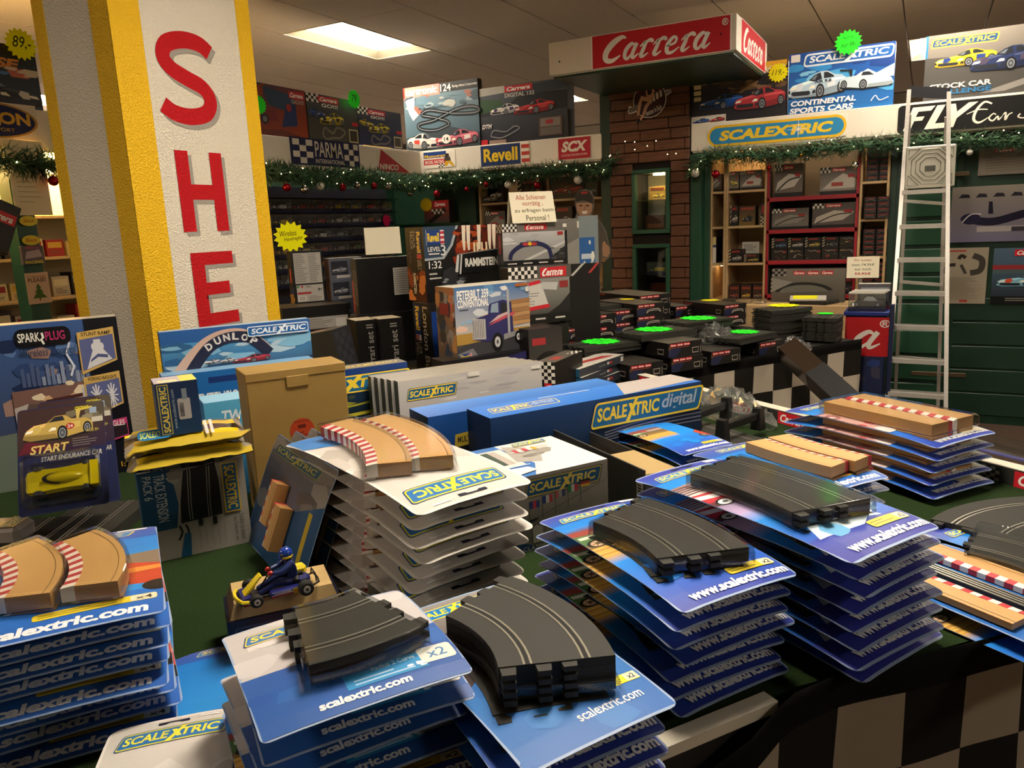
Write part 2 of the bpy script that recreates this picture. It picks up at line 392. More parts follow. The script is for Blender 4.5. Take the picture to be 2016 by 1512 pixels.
def sheet(name, label, cat, w, h, P, rz, fn, th=.0012, tilt=0, group=None, eps=1e-4, col='#e9e4d6', m=None):
    """a flat card, poster or plate hanging upright; P is its lower left corner, rz the direction of its width"""
    b = MB(); b.box(0, 0, 0, w, th, h, col, ch=min(.0004, th*.3))
    o = b.build(name, m or MPRINT, None, P, (tilt, 0, radians(rz))); tag(o, label, cat, group)
    a = Art(w, h, eps=eps); fn(a); a.on('print', o, (0, 0, 0), (pi/2, 0, 0), m or MPRINT)
    return o
def burst(name, label, r, P, rot, col, words=(), n=17, inner=.8, group=None, ink='#1c3a1c'):
    """a star-shaped neon price card"""
    b = MB(); pts = []
    for k in range(2*n):
        q = r*(1 if k % 2 == 0 else inner); pts.append((q*cos(pi*k/n), q*sin(pi*k/n)*.93))
    b.prism(pts, 0, .0012, col)
    o = b.build(name, NEON, None, P, rot); tag(o, label, 'price tag', group)
    a = Art(2*r, 2*r, eps=8e-5)
    for t, x0, y0, x1, y1, *ex in words: a.T(t, x0, y0, x1, y1, ink, bold=0.0, shear=.3, rot=ex[0] if ex else 0)
    if words: a.on('handwriting', o, (-r, -r, .0012), (0, 0, 0), MPRINT)
    return o
NEON = mat('neon_card', attr=True, rough=.7, spec=.2)
# ================================================================== the setting
YF, XL, ZB, ZT = 5.95, -4.01, 1.977, 2.17      # fascia planes and heights
WHITE = mat('white_board', '#e4dccb', .5, noise=(3, '#d8cebb', .5))
GREEN = mat('dark_green_paint', '#123524', .45, noise=(6, '#0c2a1c', .6))
GREEN2 = mat('green_trim_paint', '#1d4a33', .45)
WOOD = mat('pale_beech', '#c9ab7c', .5, noise=(4, '#b8966a', .6, (1, 1, 14)))
DARK = mat('dark_backing', '#14100d', .8)
b = MB(); b.box(-9, -4, -.05, 6, 13, 0); struct(b.build('floor', mat('dark_brown_carpet', '#4a3626', .95, noise=(40, '#38281c', .8), bump=('noise', 300, .4, .004))), 'dark brown carpet floor')
for nm, q in dict(wall_back=(-9, 12.9, 0, 6, 13, 3.16), wall_left=(-9.1, -4, 0, -9, 13, 3.16), wall_right=(6, -4, 0, 6.1, 13, 3.16), wall_front=(-9, -4.1, 0, 6, -4, 3.16)).items():
    b = MB(); b.box(*q); struct(b.build(nm, mat('hall_wall_paint', '#e0d6c4', .8)), 'far beige wall of the hall')
# suspended ceiling: slab above, one panel per field
b = MB(); b.box(-9, -4, 3.1, 6, 13, 3.16); CEIL = struct(b.build('ceiling', mat('ceiling_void', '#3a3128', .9)), 'suspended ceiling of long mineral fibre panels')
TILE = mat('mineral_fibre', '#e2d6cc', .95, noise=(60, '#d6c9bd', .6), bump=('noise', 260, .25, .003))
b = MB(); b.box(-.2955, -.5955, 0, .2955, .5955, .014, ch=.004); tme = b.mesh('panel', TILE)
bm_ = MB(); bm_.box(-.3, -.6, .006, .3, -.588, .012); bm_.box(-.3, -.6, .006, -.288, .6, .012); tbar = bm_.mesh('grid_rail', mat('grid_rail', '#5c5042', .7))
LAMPS = [(-3.84, 4.81), (-3.84, 8.41), (.36, 8.41), (.36, 4.81), (-.24, 1.21), (-8.04, 4.81), (-8.04, 8.41), (4.56, 4.81), (4.56, 1.21), (-3.84, -2.39)]  # far right lamp level with the front table is added for ambient light
for i in range(-8, 17):
    for j in range(-6, 8):
        x0 = -3.84-.6*i; y0 = 4.81+1.2*j
        if x0 < -8.9 or x0 > 5.9 or y0 < -3.8 or y0+1.2 > 12.9: continue
        if any(abs(x0-a) < .05 and abs(y0-c) < .05 for a, c in LAMPS): continue
        place('panel', tme, CEIL, (x0-.3, y0+.6, 3.0)); place("grid_rail", tbar, CEIL, (x0-.3, y0+.6, 3.0))
# recessed lamps
REFL = mat('lamp_reflector', '#e8dfc0', .4)
b = MB()
for q in ((-.297, -.597, .297, -.585), (-.297, .585, .297, .597), (-.297, -.597, -.285, .597), (.285, -.597, .297, .597)): b.box(q[0], q[1], 0, q[2], q[3], .012)
lf = b.mesh('lamp_frame', REFL)
b = MB(); o1 = [(-.285, -.585), (.285, -.585), (.285, .585), (-.285, .585)]; i1 = [(-.2, -.5), (.2, -.5), (.2, .5), (-.2, .5)]
b.add([(x, y, .004) for x, y in o1]+[(x, y, .055) for x, y in i1], [(0, 1, 5, 4), (1, 2, 6, 5), (2, 3, 7, 6), (3, 0, 4, 7)]); lr = b.mesh('reflector', REFL)
LDM = {}
def diffuser(f):       # emission set per panel to balance the light on nearby things
    if f not in LDM: b = MB(); b.box(-.2, -.5, .052, .2, .5, .056); LDM[f] = b.mesh('diffuser', mat('lamp_diffuser_%d' % int(f*100), '#ffffff', .5, emit=('#fff0dc', LAMP_POWER*f)))
    return LDM[f]
LDIM = {(-3.84, 4.81): .42, (.36, 4.81): .62, (-.24, 1.21): 1.2, (-3.84, -2.39): 1.3}
for k, (ix, iy) in enumerate(LAMPS):
    o = empty('ceiling_lamp', (ix-.3, iy+.6, 2.997))
    seen = {(-3.84, 4.81): 'bright recessed ceiling lamp panel right of the yellow column', (.36, 8.41): 'distant ceiling lamp panel above the stock car box', (-3.84, 8.41): 'small distant ceiling lamp behind the red sign box'}
    tag(o, seen.get((ix, iy), {(.36, 4.81): 'ceiling lamp panel over the ladder, above the picture', (-.24, 1.21): 'ceiling lamp panel over the front table, above the picture'}.get((ix, iy), 'unseen ceiling lamp panel far off to the side of the view')), 'ceiling lamp', 'recessed ceiling lamps')
    place('lamp_frame', lf, o); place('reflector', lr, o); place('diffuser', diffuser(LDIM.get((ix, iy), 1.0)), o)

# fascia boards of the shop fitting
def fascia(n, x0, y0, x1, y1, lab):
    b = MB(); b.box(x0, y0, ZB, x1, y1, ZT, ch=.003); b.box(x0+.01, y0+.01, ZB-.012, x1-.01, y1-.01, ZB)
    return struct(b.build('trim_%d' % n, WHITE), lab)
FR = fascia(1, -1.58, YF, 3.0, YF+.3, 'white fascia board over the right hand shelves')
FB = fascia(2, XL, YF, -2.29, YF+.3, 'white fascia board along the back of the shop corner')
FL = fascia(3, XL-.3, 1.2, XL, YF+.3, 'white fascia board over the left hand display wall')
# hall-side backs and end walls of the fittings
b = MB(); b.box(XL-.9, YF+.75, 0, -2.2, YF+.8, 2.1); struct(b.build('wall_corner_back', GREEN), 'dark green rear wall of the shop corner')
b = MB(); b.box(XL-.9, .9, 0, XL-.85, YF+.75, 2.1); struct(b.build('wall_corner_left', GREEN), 'dark green rear wall of the left display')
b = MB(); b.box(-1.6, 6.52, 0, -.3, 6.57, 2.1); struct(b.build('wall_shelf_back', DARK), 'rear wall behind the lit shelves')
# green panelled wall with boards on the right
b = MB(); b.box(-.21, 6.14, 0, 3.0, 6.2, 2.1); GW = struct(b.build('wall_green_panels', GREEN), 'dark green panelled wall on the right')
bd = MB(); bd.box(0, 0, 0, 2.85, .012, .155, ch=.006); bdm = bd.mesh('board', GREEN)
for k in range(5): place('board', bdm, GW, (.12, 6.128, .06+k*.165))
# framed cabinet doors in green behind the ladder
pn = MB(); pn.box(-.17, 0, 0, .17, .014, .165, ch=.007); pnm = pn.mesh('raised_panel', GREEN2)
for k in range(11): place('raised_panel', pnm, GW, (.0, 6.127, .1+k*.19))
for k, x in enumerate((-.21, .19)):
    b = MB(); b.box(x-.02, 6.126, 0, x+.02, 6.14, 2.0, ch=.003); b.build('stile', GREEN, GW)
for n, (px, py, wd) in enumerate(((1880, 343, .17), (1847, 737, .34))):
    P = ony(px, py, 6.1); b = MB(); b.box(-wd/2, 0, -.015, wd/2, .01, .015, ch=.003); b.box(-.012, -.012, -.006, .012, 0, .006)
    o = b.build('latch', mat('brass_latch', '#54452e', .5, .3), GW, P)

# the brick-clad pillar with two show-cases
PX0, PX1, PY = -2.215, -1.585, 5.93
WIN = [(-2.005, 1.415, -1.765, 1.84), (-2.005, .83, -1.765, 1.275)]
b = MB(); b.box(PX0, PY+.02, 0, WIN[0][0], PY+.42, 2.47); b.box(WIN[0][2], PY+.02, 0, PX1, PY+.42, 2.47)
for z0, z1 in ((0, WIN[1][1]), (WIN[1][3], WIN[0][1]), (WIN[0][3], 2.47)): b.box(WIN[0][0], PY+.02, z0, WIN[0][2], PY+.42, z1)
b.box(WIN[0][0], PY+.38, .83, WIN[0][2], PY+.42, 1.84)
PIL = struct(b.build('wall_pillar', mat('pillar_core', '#1a120c', .9)), 'brown brick clad pillar')
BR = mat('brown_cladding', '#6b4024', .7, noise=(9, '#4d2c18', .8, (1, 1, 6)), bump=('noise', 60, .5, .004))
rg = random.Random(3); bme = {}
for r in range(31):
    z0 = r*.08+.003; z1 = z0+.074; x = PX0-.11*(r % 3)
    while x < PX1:
        xe = x+.235; spans = [(max(x, PX0), min(xe, PX1)-.004)]; x = xe
        for wx0, wz0, wx1, wz1 in WIN:
            if z1 > wz0-.03 and z0 < wz1+.03:
                q = []
                for s0, s1 in spans:
                    if s1 <= wx0-.03 or s0 >= wx1+.03: q.append((s0, s1)); continue
                    if s0 < wx0-.03: q.append((s0, wx0-.031))
                    if s1 > wx1+.03: q.append((wx1+.031, s1))
                spans = q
        for s0, s1 in spans:
            if s1-s0 < .012: continue
            key = round(s1-s0, 3)
            if key not in bme: bb = MB(); bb.box(0, 0, 0, s1-s0, .02, z1-z0, ch=.004); bme[key] = bb.mesh('brick', BR)
            place('brick', bme[key], PIL, (s0, PY+rg.uniform(-.002, .002), z0))
b = MB(); b.box(PX0-.09, PY+.03, 0, PX0-.002, PY+.45, 2.46, ch=.003); struct(b.build('trim_4', GREEN), 'dark green post left of the brown pillar')
b = MB(); b.box(PX1+.001, PY+.02, 0, PX1+.08, PY+.3, ZB-.02, ch=.003); b.box(PX1+.08, PY+.12, 0, PX1+.12, PY+.3, ZB-.02, ch=.003); struct(b.build('trim_5', GREEN2), 'green post right of the brown pillar')
GLASS = clear('window_glass', '#f4faf4', .1, .02)
for k, (x0, z0, x1, z1) in enumerate(WIN):
    o = empty('window_%d' % (k+1), ((x0+x1)/2, PY, z0)); struct(o, ['upper lit show-case window in the brown pillar', 'lower dim show-case window in the brown pillar'][k])
    b = MB(); f = .03
    for q in ((x0-f, z0-f, x1+f, z0), (x0-f, z1, x1+f, z1+f), (x0-f, z0, x0, z1), (x1, z0, x1+f, z1)): b.box(q[0]-(x0+x1)/2, -.022, q[1]-z0, q[2]-(x0+x1)/2, .03, q[3]-z0, ch=.004)
    b.build('window_frame', GREEN2, o)
    b = MB(); b.box(x0-(x0+x1)/2, .0, 0, x1-(x0+x1)/2, .004, z1-z0); b.build('pane', GLASS, o)
    b = MB(); b.box(x0-(x0+x1)/2, .02, .22, x1-(x0+x1)/2, .37, .228); b.build('glass_shelf', GLASS, o)
    b = MB(); b.box(x0-(x0+x1)/2+.002, .3, 0, x1-(x0+x1)/2-.002, .375, z1-z0); b.build('rear_panel', mat('grey_panel', ['#8c8474', '#2c1c16'][k], .6) if False else mat('case_rear_%d' % k, ['#8c8474', '#331c18'][k], .6), o)

# sign box on top of the pillar
SGN = (-2.285, 5.0, 2.465, -1.057, 6.0, 2.67)
b = MB(); b.box(*SGN, ch=.003); b.box(SGN[0]+.015, SGN[1]+.015, SGN[2]-.006, SGN[3]-.015, SGN[4]-.01, SGN[2]-.001)
so = b.build('sign_box', WHITE); tag(so, 'long white box sign with red script panel over the brown pillar', 'sign')
a = Art(.88, .205, 1e-4); carrera(a, .0, .02, 1, .98, rim=WHT, reg=True); a.on('red_panel', so, (-1.975, SGN[1], SGN[2]), (pi/2, 0, 0), INK)
a = Art(.8, .205, 1e-4); carrera(a, .0, .02, 1, .98, rim=WHT); a.on('red_side_panel', so, (SGN[3], SGN[1]+.14, SGN[2]), (pi/2, 0, pi/2), INK)
b = MB(); b.ball((0, 0, 0), .006, 6, 4); sm_ = b.mesh('screw', DARK)
for x, z in ((-2.21, .08), (-1.15, .1)): place('screw', sm_, so, (x, SGN[1]-.002, SGN[2]+z))
bk = MB(); bk.box(SGN[0]+.02, 5.02, SGN[2]-.02, SGN[3]-.02, 5.97, SGN[2]-.007); bk.build('underside', GREEN, so)

# round enamel badge on the pillar
bp = empty('pinup_badge', (-1.885, PY-.012, 2.372), (pi/2, 0, 0)); tag(bp, 'round badge with seated woman on a spark plug, on the brown pillar', 'badge')
b = MB(); n = 40; b.prism([(.128*cos(2*pi*k/n), .128*sin(2*pi*k/n)) for k in range(n)], 0, .006, '#d8cfc0'); b.build('plate', INK, bp)
a = Art(.36, .36, 1e-4)
a.P([(.02, .33), (.04, .26), (.16, .27), (.9, .56), (.97, .6), (.96, .66), (.86, .66), (.14, .4), (.05, .42)], '#d8cfc0')
a.E(.5, .5, .34, .34, '#2c1216', 36); a.E(.5, .5, .29, .29, '#3c1c20', 36)
a.S([(.24, .66), (.34, .78), (.5, .82), (.66, .76), (.75, .62)], .05, '#7c1820', sm=4)
a.P([(.05, .28), (.16, .3), (.34, .4), (.32, .47), (.14, .4), (.04, .38)], '#6d665e')
for k in range(4): a.P([(.5+.075*k, .42+.035*k), (.55+.075*k, .44+.035*k), (.53+.075*k, .57+.035*k), (.48+.075*k, .55+.035*k)], '#c9c2b2' if k % 2 else '#ddd6c6')
a.P([(.82, .56), (.97, .61), (.96, .66), (.8, .63)], '#8b8478')
skin = '#c89878'
a.P([(.44, .88), (.52, .9), (.56, .84), (.56, .74), (.5, .78), (.43, .74), (.42, .82)], '#20120e'); a.E(.49, .82, .035, .045, skin)
a.P([(.44, .76), (.56, .76), (.6, .68), (.58, .52), (.44, .52), (.42, .66)], skin); a.P([(.45, .7), (.57, .7), (.55, .6), (.46, .6)], '#1c1416')
a.P([(.44, .56), (.56, .54), (.5, .46), (.34, .5), (.28, .24), (.22, .2), (.26, .46), (.32, .6)], skin)
a.P([(.5, .5), (.58, .5), (.46, .36), (.36, .16), (.28, .06), (.24, .08), (.33, .2), (.4, .4)], skin); a.P([(.22, .05), (.32, .08), (.29, .14), (.22, .1)], '#1c1416')
a.P([(.56, .74), (.62, .66), (.5, .5), (.46, .52), (.55, .64)], skin)
a.T('Hammer in Body', .4, .2, .78, .34, '#d9d0c0', bold=.01, shear=.4, rot=18)
a.on('enamel_picture', bp, (-.18, -.18, .006), (0, 0, 0), INK)

# the square column with the yellow edges and the red letters
C0 = ond(254, 320, 2.65); CW, CD = .63, .401
COLM = mat('embossed_wallpaper', '#d8cfbc', .8, bump=('voronoi', 170, .6, .007)); CYEL = mat('embossed_yellow', '#e2b200', .7, bump=('voronoi', 170, .6, .007))
b = MB(); b.box(-CD, 0, 0, 0, CW, 3.0); co = b.build('wall_column', COLM, None, (C0.x, C0.y, 0)); struct(co, 'white column with yellow edge bands and red letters reading down')
for nm, q in (('edge_band', (-.001, -.0015, 0, .0015, .12, 3.0)), ('edge_band', (-.001, CW-.07, 0, .0015, CW+.001, 3.0)), ('edge_band', (-.095, -.0015, 0, .0013, .001, 3.0)), ('edge_band', (-CD-.001, -.0015, 0, -CD+.063, .001, 3.0))):
    b = MB(); b.box(*q); b.build(nm, CYEL, co)
for ch, zt in (('S', None), ('H', None), ('E', None)):
    (xa, ya), (xb, yb) = {'S': ((322, 235), (432, 75)), 'H': ((362, 457), (450, 293)), 'E': ((392, 645), (470, 505))}[ch]
    p0 = onx(xa, ya, C0.x); p1 = onx(xb, yb, C0.x)
    W = abs(p1.y-p0.y); H = p1.z-p0.z
    if ch == 'E': H = .28; W = .2
    if ch == 'H': p0.y -= .0; W = .215; H = .293
    if ch == 'S': W = .246; H = .309
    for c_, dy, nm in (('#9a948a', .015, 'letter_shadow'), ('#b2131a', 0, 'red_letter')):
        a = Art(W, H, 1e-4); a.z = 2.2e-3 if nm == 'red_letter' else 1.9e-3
        if ch == 'S':
            a.S([(.98, .84), (.8, .92), (.5, .93), (.2, .85), (.12, .7), (.25, .58), (.5, .5), (.78, .42), (.9, .28), (.8, .13), (.5, .065), (.2, .09), (.02, .17)], .19, c_, sm=5)
        elif ch == 'H':
            a.R(0, 0, .27, 1, c_); a.R(.73, 0, 1, 1, c_); a.R(.2, .4, .8, .59, c_)
        else:
            a.R(0, 0, .3, 1, c_); a.R(.2, 0, 1, .17, c_); a.R(.2, .83, 1, 1, c_); a.R(.2, .42, .85, .59, c_)
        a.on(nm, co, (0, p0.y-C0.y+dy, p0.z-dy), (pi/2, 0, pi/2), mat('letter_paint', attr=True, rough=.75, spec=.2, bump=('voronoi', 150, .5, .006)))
# ================================================================== signs on the fascia boards
def plate(name, label, plane, c, xl, yb, xr, yt, fn, col=WHT, th=.004, off=.0, m=None, cat='sign'):
    """plate on a plane (x or y = c) from its lower left and upper right photo corners"""
    f = onx if plane == 'x' else ony
    p0, p1 = f(xl, yb, c), f(xr, yt, c); h = p1.z-p0.z
    if plane == 'x': return sheet(name, label, cat, p1.y-p0.y, h, (c+th+off, p0.y, p0.z), 90, fn, th=th, col=col, m=m or INK)
    return sheet(name, label, cat, p1.x-p0.x, h, (p0.x, c-th-off, p0.z), 0, fn, th=th, col=col, m=m or INK)
def art_parma(a):
    a.R(0, 0, 1, 1, '#1a2048'); a.chk(.03, .06, .3, .94, 3, 4, '#1a2048', '#d8d0bf'); a.chk(.76, .06, .98, .94, 3, 4, '#1a2048', '#d8d0bf')
    a.T('PARMA', .33, .34, .74, .92, '#d8d0bf', bold=.01); a.T('INTERNATIONAL', .33, .1, .76, .26, '#d8d0bf', bold=.01)
plate('logo_plate', 'navy chequered plate reading PARMA INTERNATIONAL on the left fascia', 'x', XL, 574, 323, 705, 283, art_parma, '#1a2048')
def art_ninco(a):
    a.P([(0, .02), (1, .02), (.12, 1)], '#b02c34'); a.T('NINCO', .06, .1, .64, .36, '#e2d8c6', bold=.03, shear=.1)
p = onx(744, 335, XL); sh = sheet('logo_plate', 'red triangular NINCO plate near the fascia corner', 'sign', .45, .18, (XL+.003, p.y, p.z-.01), 90, art_ninco, th=.002, col='#dcd2c0', m=INK)
def art_mono(a):
    a.R(0, .02, 1, 1, '#e6ddcc'); a.R(0, .62, .72, 1, '#1c3c7c'); a.T('Monogram', .03, .58, .72, .84, '#e8c020', bold=.02); a.R(.0, .22, .68, .54, '#c02830'); a.T('MODEL RACING', .04, .28, .64, .48, '#e8dfce')
    a.E(.75, .72, .06, .12, '#2a2420'); a.P([(.66, .62), (.84, .62), (.86, .36), (.66, .36)], '#403830'); a.P([(.68, .38), (.86, .38), (.98, .04), (.9, .04), (.8, .26), (.72, .06), (.66, .06)], '#d0a020')
    a.chk(.46, .02, .66, .26, 4, 3, '#1a1a1a', '#e6ddcc')
plate('logo_plate', 'yellow and red Monogram model racing plate with flag waver', 'y', YF, 836, 333, 896, 295, art_mono)
def art_revell(a):
    a.R(0, 0, .82, 1, '#16305f'); a.T('Revell', .06, .18, .76, .84, '#ecc418', bold=.03); a.R(.82, 0, 1, 1, '#e6ddcc')
    for k in range(3): a.R(.84, .04+.34*k, 1, .22+.34*k, '#c23a30')
plate('logo_plate', 'navy Revell plate with red and white stripes', 'y', YF, 948, 328, 1042, 279, art_revell)
def art_scx(a): a.R(0, 0, 1, 1, '#b42030'); a.T('SCX', .1, .34, .92, .86, '#e8dfce', bold=.05, shear=.25); a.T('1:32 SCALE RACING SYSTEM', .1, .14, .9, .24, '#e8dfce', bold=0)
plate('logo_plate', 'red SCX plate at the right end of the back fascia', 'y', YF, 1100, 315, 1162, 268, art_scx, '#b42030')
def art_scal_pill(a):
    a.rr(0, 0, 1, 1, .5, '#e8b81c', n=8); a.rr(.018, .12, .982, .88, .38, '#2b86b8', n=8)
    a.T('SCALEXTRIC', .09, .26, .91, .74, '#f0c82c', bold=.05, shear=.18)
    c = (.67, .5); pts = []
    for k in range(16): r = (.5 if k % 4 == 0 else .3) if k % 2 == 0 else .05; pts.append((c[0]+r*cos(pi*k/8)*.2, c[1]+r*sin(pi*k/8)))
    a.P(pts, '#f6ead0')
plate('logo_plate', 'large blue and yellow pill shaped SCALEXTRIC sign with white spark', 'y', YF, 1393, 291, 1668, 223, art_scal_pill, '#e4dccb')
def art_fly(a):
    a.rr(0, 0, 1, 1, .14, '#0d0c0b')
    for q in ([(.03, .1), (.07, .1), (.085, .42), (.13, .42), (.14, .56), (.09, .56), (.1, .74), (.17, .74), (.19, .9), (.065, .9)], [(.15, .1), (.26, .1), (.27, .28), (.205, .28), (.245, .9), (.2, .9)], [(.27, .1), (.31, .1), (.32, .4), (.42, .9), (.37, .9), (.315, .62), (.3, .9), (.255, .9), (.27, .44)]): a.P([(x+.02*y, y) for x, y in q], '#ece4d2')
    def st(pts, wd): a.S(pts, wd, '#ece4d2', sm=5)
    st([(.51, .78), (.47, .86), (.43, .6), (.42, .3), (.45, .18), (.5, .34)], [.05, .07, .09, .09, .07, .02]); st([(.38, .5), (.44, .62), (.49, .6)], [.02, .04, .03])
    st([(.535, .4), (.52, .44), (.5, .3), (.52, .2), (.545, .34), (.55, .22), (.57, .34)], [.04, .04, .05, .05, .05, .05, .02]); st([(.57, .36), (.585, .44), (.585, .2), (.6, .36), (.62, .42)], [.02, .05, .06, .04, .03])
    st([(.66, .36), (.65, .26), (.69, .24), (.74, .7), (.75, .86), (.74, .2), (.77, .6), (.8, .86), (.8, .24), (.83, .34)], [.05, .04, .04, .05, .06, .08, .05, .06, .08, .02])
    a.T('odels', .84, .2, 1.0, .6, '#ece4d2', bold=0, shear=.4)
plate('logo_plate', 'black FLY Car Models plate with white script behind the ladder', 'y', YF, 1766, 265, 2150, 172, art_fly, '#e4dccb')
def art_carson(a):
    a.E(.5, .5, .5, .5, '#b08a3a', 32); a.E(.5, .5, .47, .45, '#1a2456', 32); a.T('CARSON', .08, .4, .92, .74, '#d9a83c', bold=.04); a.P([(.52, .36), (.6, .36), (.62, .6), (.54, .74), (.5, .5)], '#d9a83c'); a.T('MODEL SPORT', .26, .2, .74, .3, '#d9a83c', bold=0)
p = onx(78, 272, XL); sheet('logo_plate', 'oval navy CARSON model sport plate left of the column', 'sign', .46, .17, (XL+.003, p.y-.46, p.z-.015), 90, art_carson, th=.002, col='#dcd2c0', m=INK)

# ================================================================== boxed race sets standing on the fascia
def top_box(name, label, plane, xl, xr, h, fn, col, d=.09, dz=0, back=.02, side=None):
    z = ZT+dz
    if plane == 'x':
        y0, y1 = onx(*xl, XL).y, onx(*xr, XL).y
        return carton(name, label, 'box', y1-y0, d, h, (XL-back-d/2, (y0+y1)/2, z), 90, col, {'top': '#8a8478'}, {'front': fn}, eps=1e-4)
    x0, x1 = ony(*xl, YF).x, ony(*xr, YF).x
    return carton(name, label, 'box', x1-x0, d, h, ((x0+x1)/2, YF+back+d/2, z), 0, col, {'top': '#8a8478'}, {'front': fn, **(side or {})}, eps=1e-4)
def art_hot(a):
    a.P([(0, 0), (1, 0), (1, 1), (0, 1)], ['#8a2e14', '#a04420', '#7c2c1c', '#2c3e58']); a.P([(.0, .9), (.25, 1), (.18, .7), (.0, .55)], '#9c3c10'); a.P([(.2, .95), (.8, .85), (.7, .5), (.3, .6)], '#26405c')
    carrera(a, .68, .8, .98, .94, fine=False); a.T('GO!!!', .72, .7, .96, .78, '#b8a898', bold=.02); a.P([(.05, .3), (.45, .3), (.4, .5), (.1, .55)], '#7a1c20'); a.E(.2, .32, .07, .1, '#141214'); a.E(.2, .32, .04, .06, '#777777')
    a.P([(.5, .2), (.8, .25), (.8, .7), (.6, .6)], '#1c3468'); a.E(.66, .6, .05, .08, '#b03028'); a.P([(.0, .1), (.5, .15), (1, .0), (0, 0)], '#6c2a12')
top_box('race_set_box', 'dark orange and blue race set box, leftmost on the left fascia', 'x', (507, 268), (612, 275), .34, art_hot, '#3a1c14')
def art_go(body, bg, gr):
    def f(a):
        a.G(0, 0, 1, 1, bg, '#3c3c42'); a.chk(0, .82, .28, 1, 6, 3, '#e2dcd0', '#15141a'); carrera(a, .22, .84, .62, .97, fine=False); a.T('GO!!!', .28, .74, .6, .82, '#e8e2d6', bold=.03)
        car(a, .22, .36, .7, .72, body, trim='#1c1c1e'); car(a, .02, .5, .34, .74, gr, flip=True)
        a.S([(.25, .14), (.3, .3), (.45, .2), (.55, .34), (.7, .26), (.6, .12), (.45, .1), (.32, .06), (.25, .14)], .035, '#d8d0b0', sm=4); a.S([(.25, .14), (.3, .3), (.45, .2), (.55, .34), (.7, .26), (.6, .12), (.45, .1), (.32, .06), (.25, .14)], .02, '#1a1a1a', sm=4)
        a.R(.78, .04, .97, .34, '#c8c090'); a.R(.8, .07, .95, .31, '#3c3420'); a.R(.86, .42, .99, .5, RED); a.R(.05, .0, .7, .03, '#e0c020')
    return f
top_box('race_set_box', 'race set box with black and yellow rally car left of the green star', 'x', (614, 275), (712, 288), .335, art_go('#c8b428', '#4a4a3c', '#2c4a8c'), '#202020')
top_box('race_set_box', 'race set box with two yellow winged cars and blue track plan', 'x', (713, 288), (797, 297), .3, art_go('#d8c428', '#1c2c5c', '#c8b430'), '#202020', d=.07)
def art_cartronic(a):
    a.G(0, 0, 1, 1, '#46606e', '#6c8590'); a.R(0, .84, .5, 1, '#e48878'); a.R(0, .84, .02, 1, '#c03028'); a.T('cartronic', .03, .87, .47, .98, '#f4ece0', bold=.03, shear=.1); a.R(.5, .86, 1, 1.0, '#14110f'); a.T('124', .51, .87, .65, .98, '#eee6d8', bold=.02); a.T('Racing without Compromise', .67, .9, .99, .95, '#e8e0d0', bold=.01)
    a.blot(.02, .6, .98, .84, 26, ['#64808e', '#98a8ac', '#a06858', '#40545f', '#b0b0a8'], 4, .09); a.T('The Winged Wheel of Victory', .2, .62, .62, .67, '#20303c', bold=.01)
    a.P([(.03, .8), (.16, .84), (.14, .66), (.2, .56), (.12, .48), (.07, .6)], '#e0e2e2'); a.P([(.0, .0), (1, 0), (1, .2), (.6, .34), (0, .22)], '#3c464c')
    for pts in ([(.6, .36), (.42, .3), (.22, .34), (.2, .42), (.42, .46), (.7, .58), (.9, .6), (1, .55), (.95, .5), (.7, .52), (.55, .56), (.34, .62), (.24, .56), (.4, .5), (.58, .42), (.6, .36)],):
        a.S(pts, .06, '#1c2024', sm=4); a.S(pts, .012, '#8c949a', sm=4)
    car(a, .02, .02, .55, .34, '#dcd8d0', style='gt', trim='#c84438', flip=True); car(a, .42, .03, .98, .34, '#c86878', trim='#e6d8d0'); a.E(.56, .15, .06, .07, '#efe8dc'); a.T('14', .53, .12, .59, .18, '#141414')
top_box('race_set_box', 'tall cartronic 124 box with white and pink racing cars', 'y', (800, 296), (945, 285), .545, art_cartronic, '#1c1814', d=.07, back=.01)
def art_dtm(a):
    a.G(0, 0, 1, 1, '#1a1e2c', '#4c545c'); a.P([(0, .86), (.3, .88), (.3, 1), (0, 1)], '#b0aca0'); a.P([(0, .55), (.3, .6), (.25, .76), (0, .8)], '#2c5030'); a.P([(.0, .5), (1, .5), (1, .8), (.5, .84), (.3, .62), (0, .54)], '#20262c'); a.P([(.55, .8), (1, .84), (1, 1), (.6, .96)], '#343c48')
    carrera(a, .3, .88, .62, .985, fine=False); a.T('DIGITAL 132', .3, .79, .64, .86, '#c8c4ba', bold=.03)
    car(a, .12, .5, .46, .74, '#d0ccc8', trim='#3c2c5c'); car(a, .4, .46, .86, .76, '#b82028', trim='#c03a38')
    a.S([(.12, .14), (.16, .24), (.3, .2), (.4, .28), (.46, .24), (.36, .16), (.24, .1), (.12, .14)], .02, '#8c9096', sm=4); a.T('DTM', .02, .28, .14, .36, '#e8e4dc', bold=.04, shear=.25); a.R(.68, .06, .94, .38, '#5a4c48'); a.R(.7, .22, .92, .36, '#8c8078'); a.R(.7, .08, .92, .2, '#6c6460'); a.R(.76, .26, .84, .33, '#a83038'); a.R(0, .0, .08, .09, RED); a.R(.1, 0, .3, .07, '#9c8478')
top_box('race_set_box', 'dark DIGITAL 132 touring car box beside the SCX plate', 'y', (946, 285), (1117, 270), .455, art_dtm, '#15161a', d=.14, back=.02)
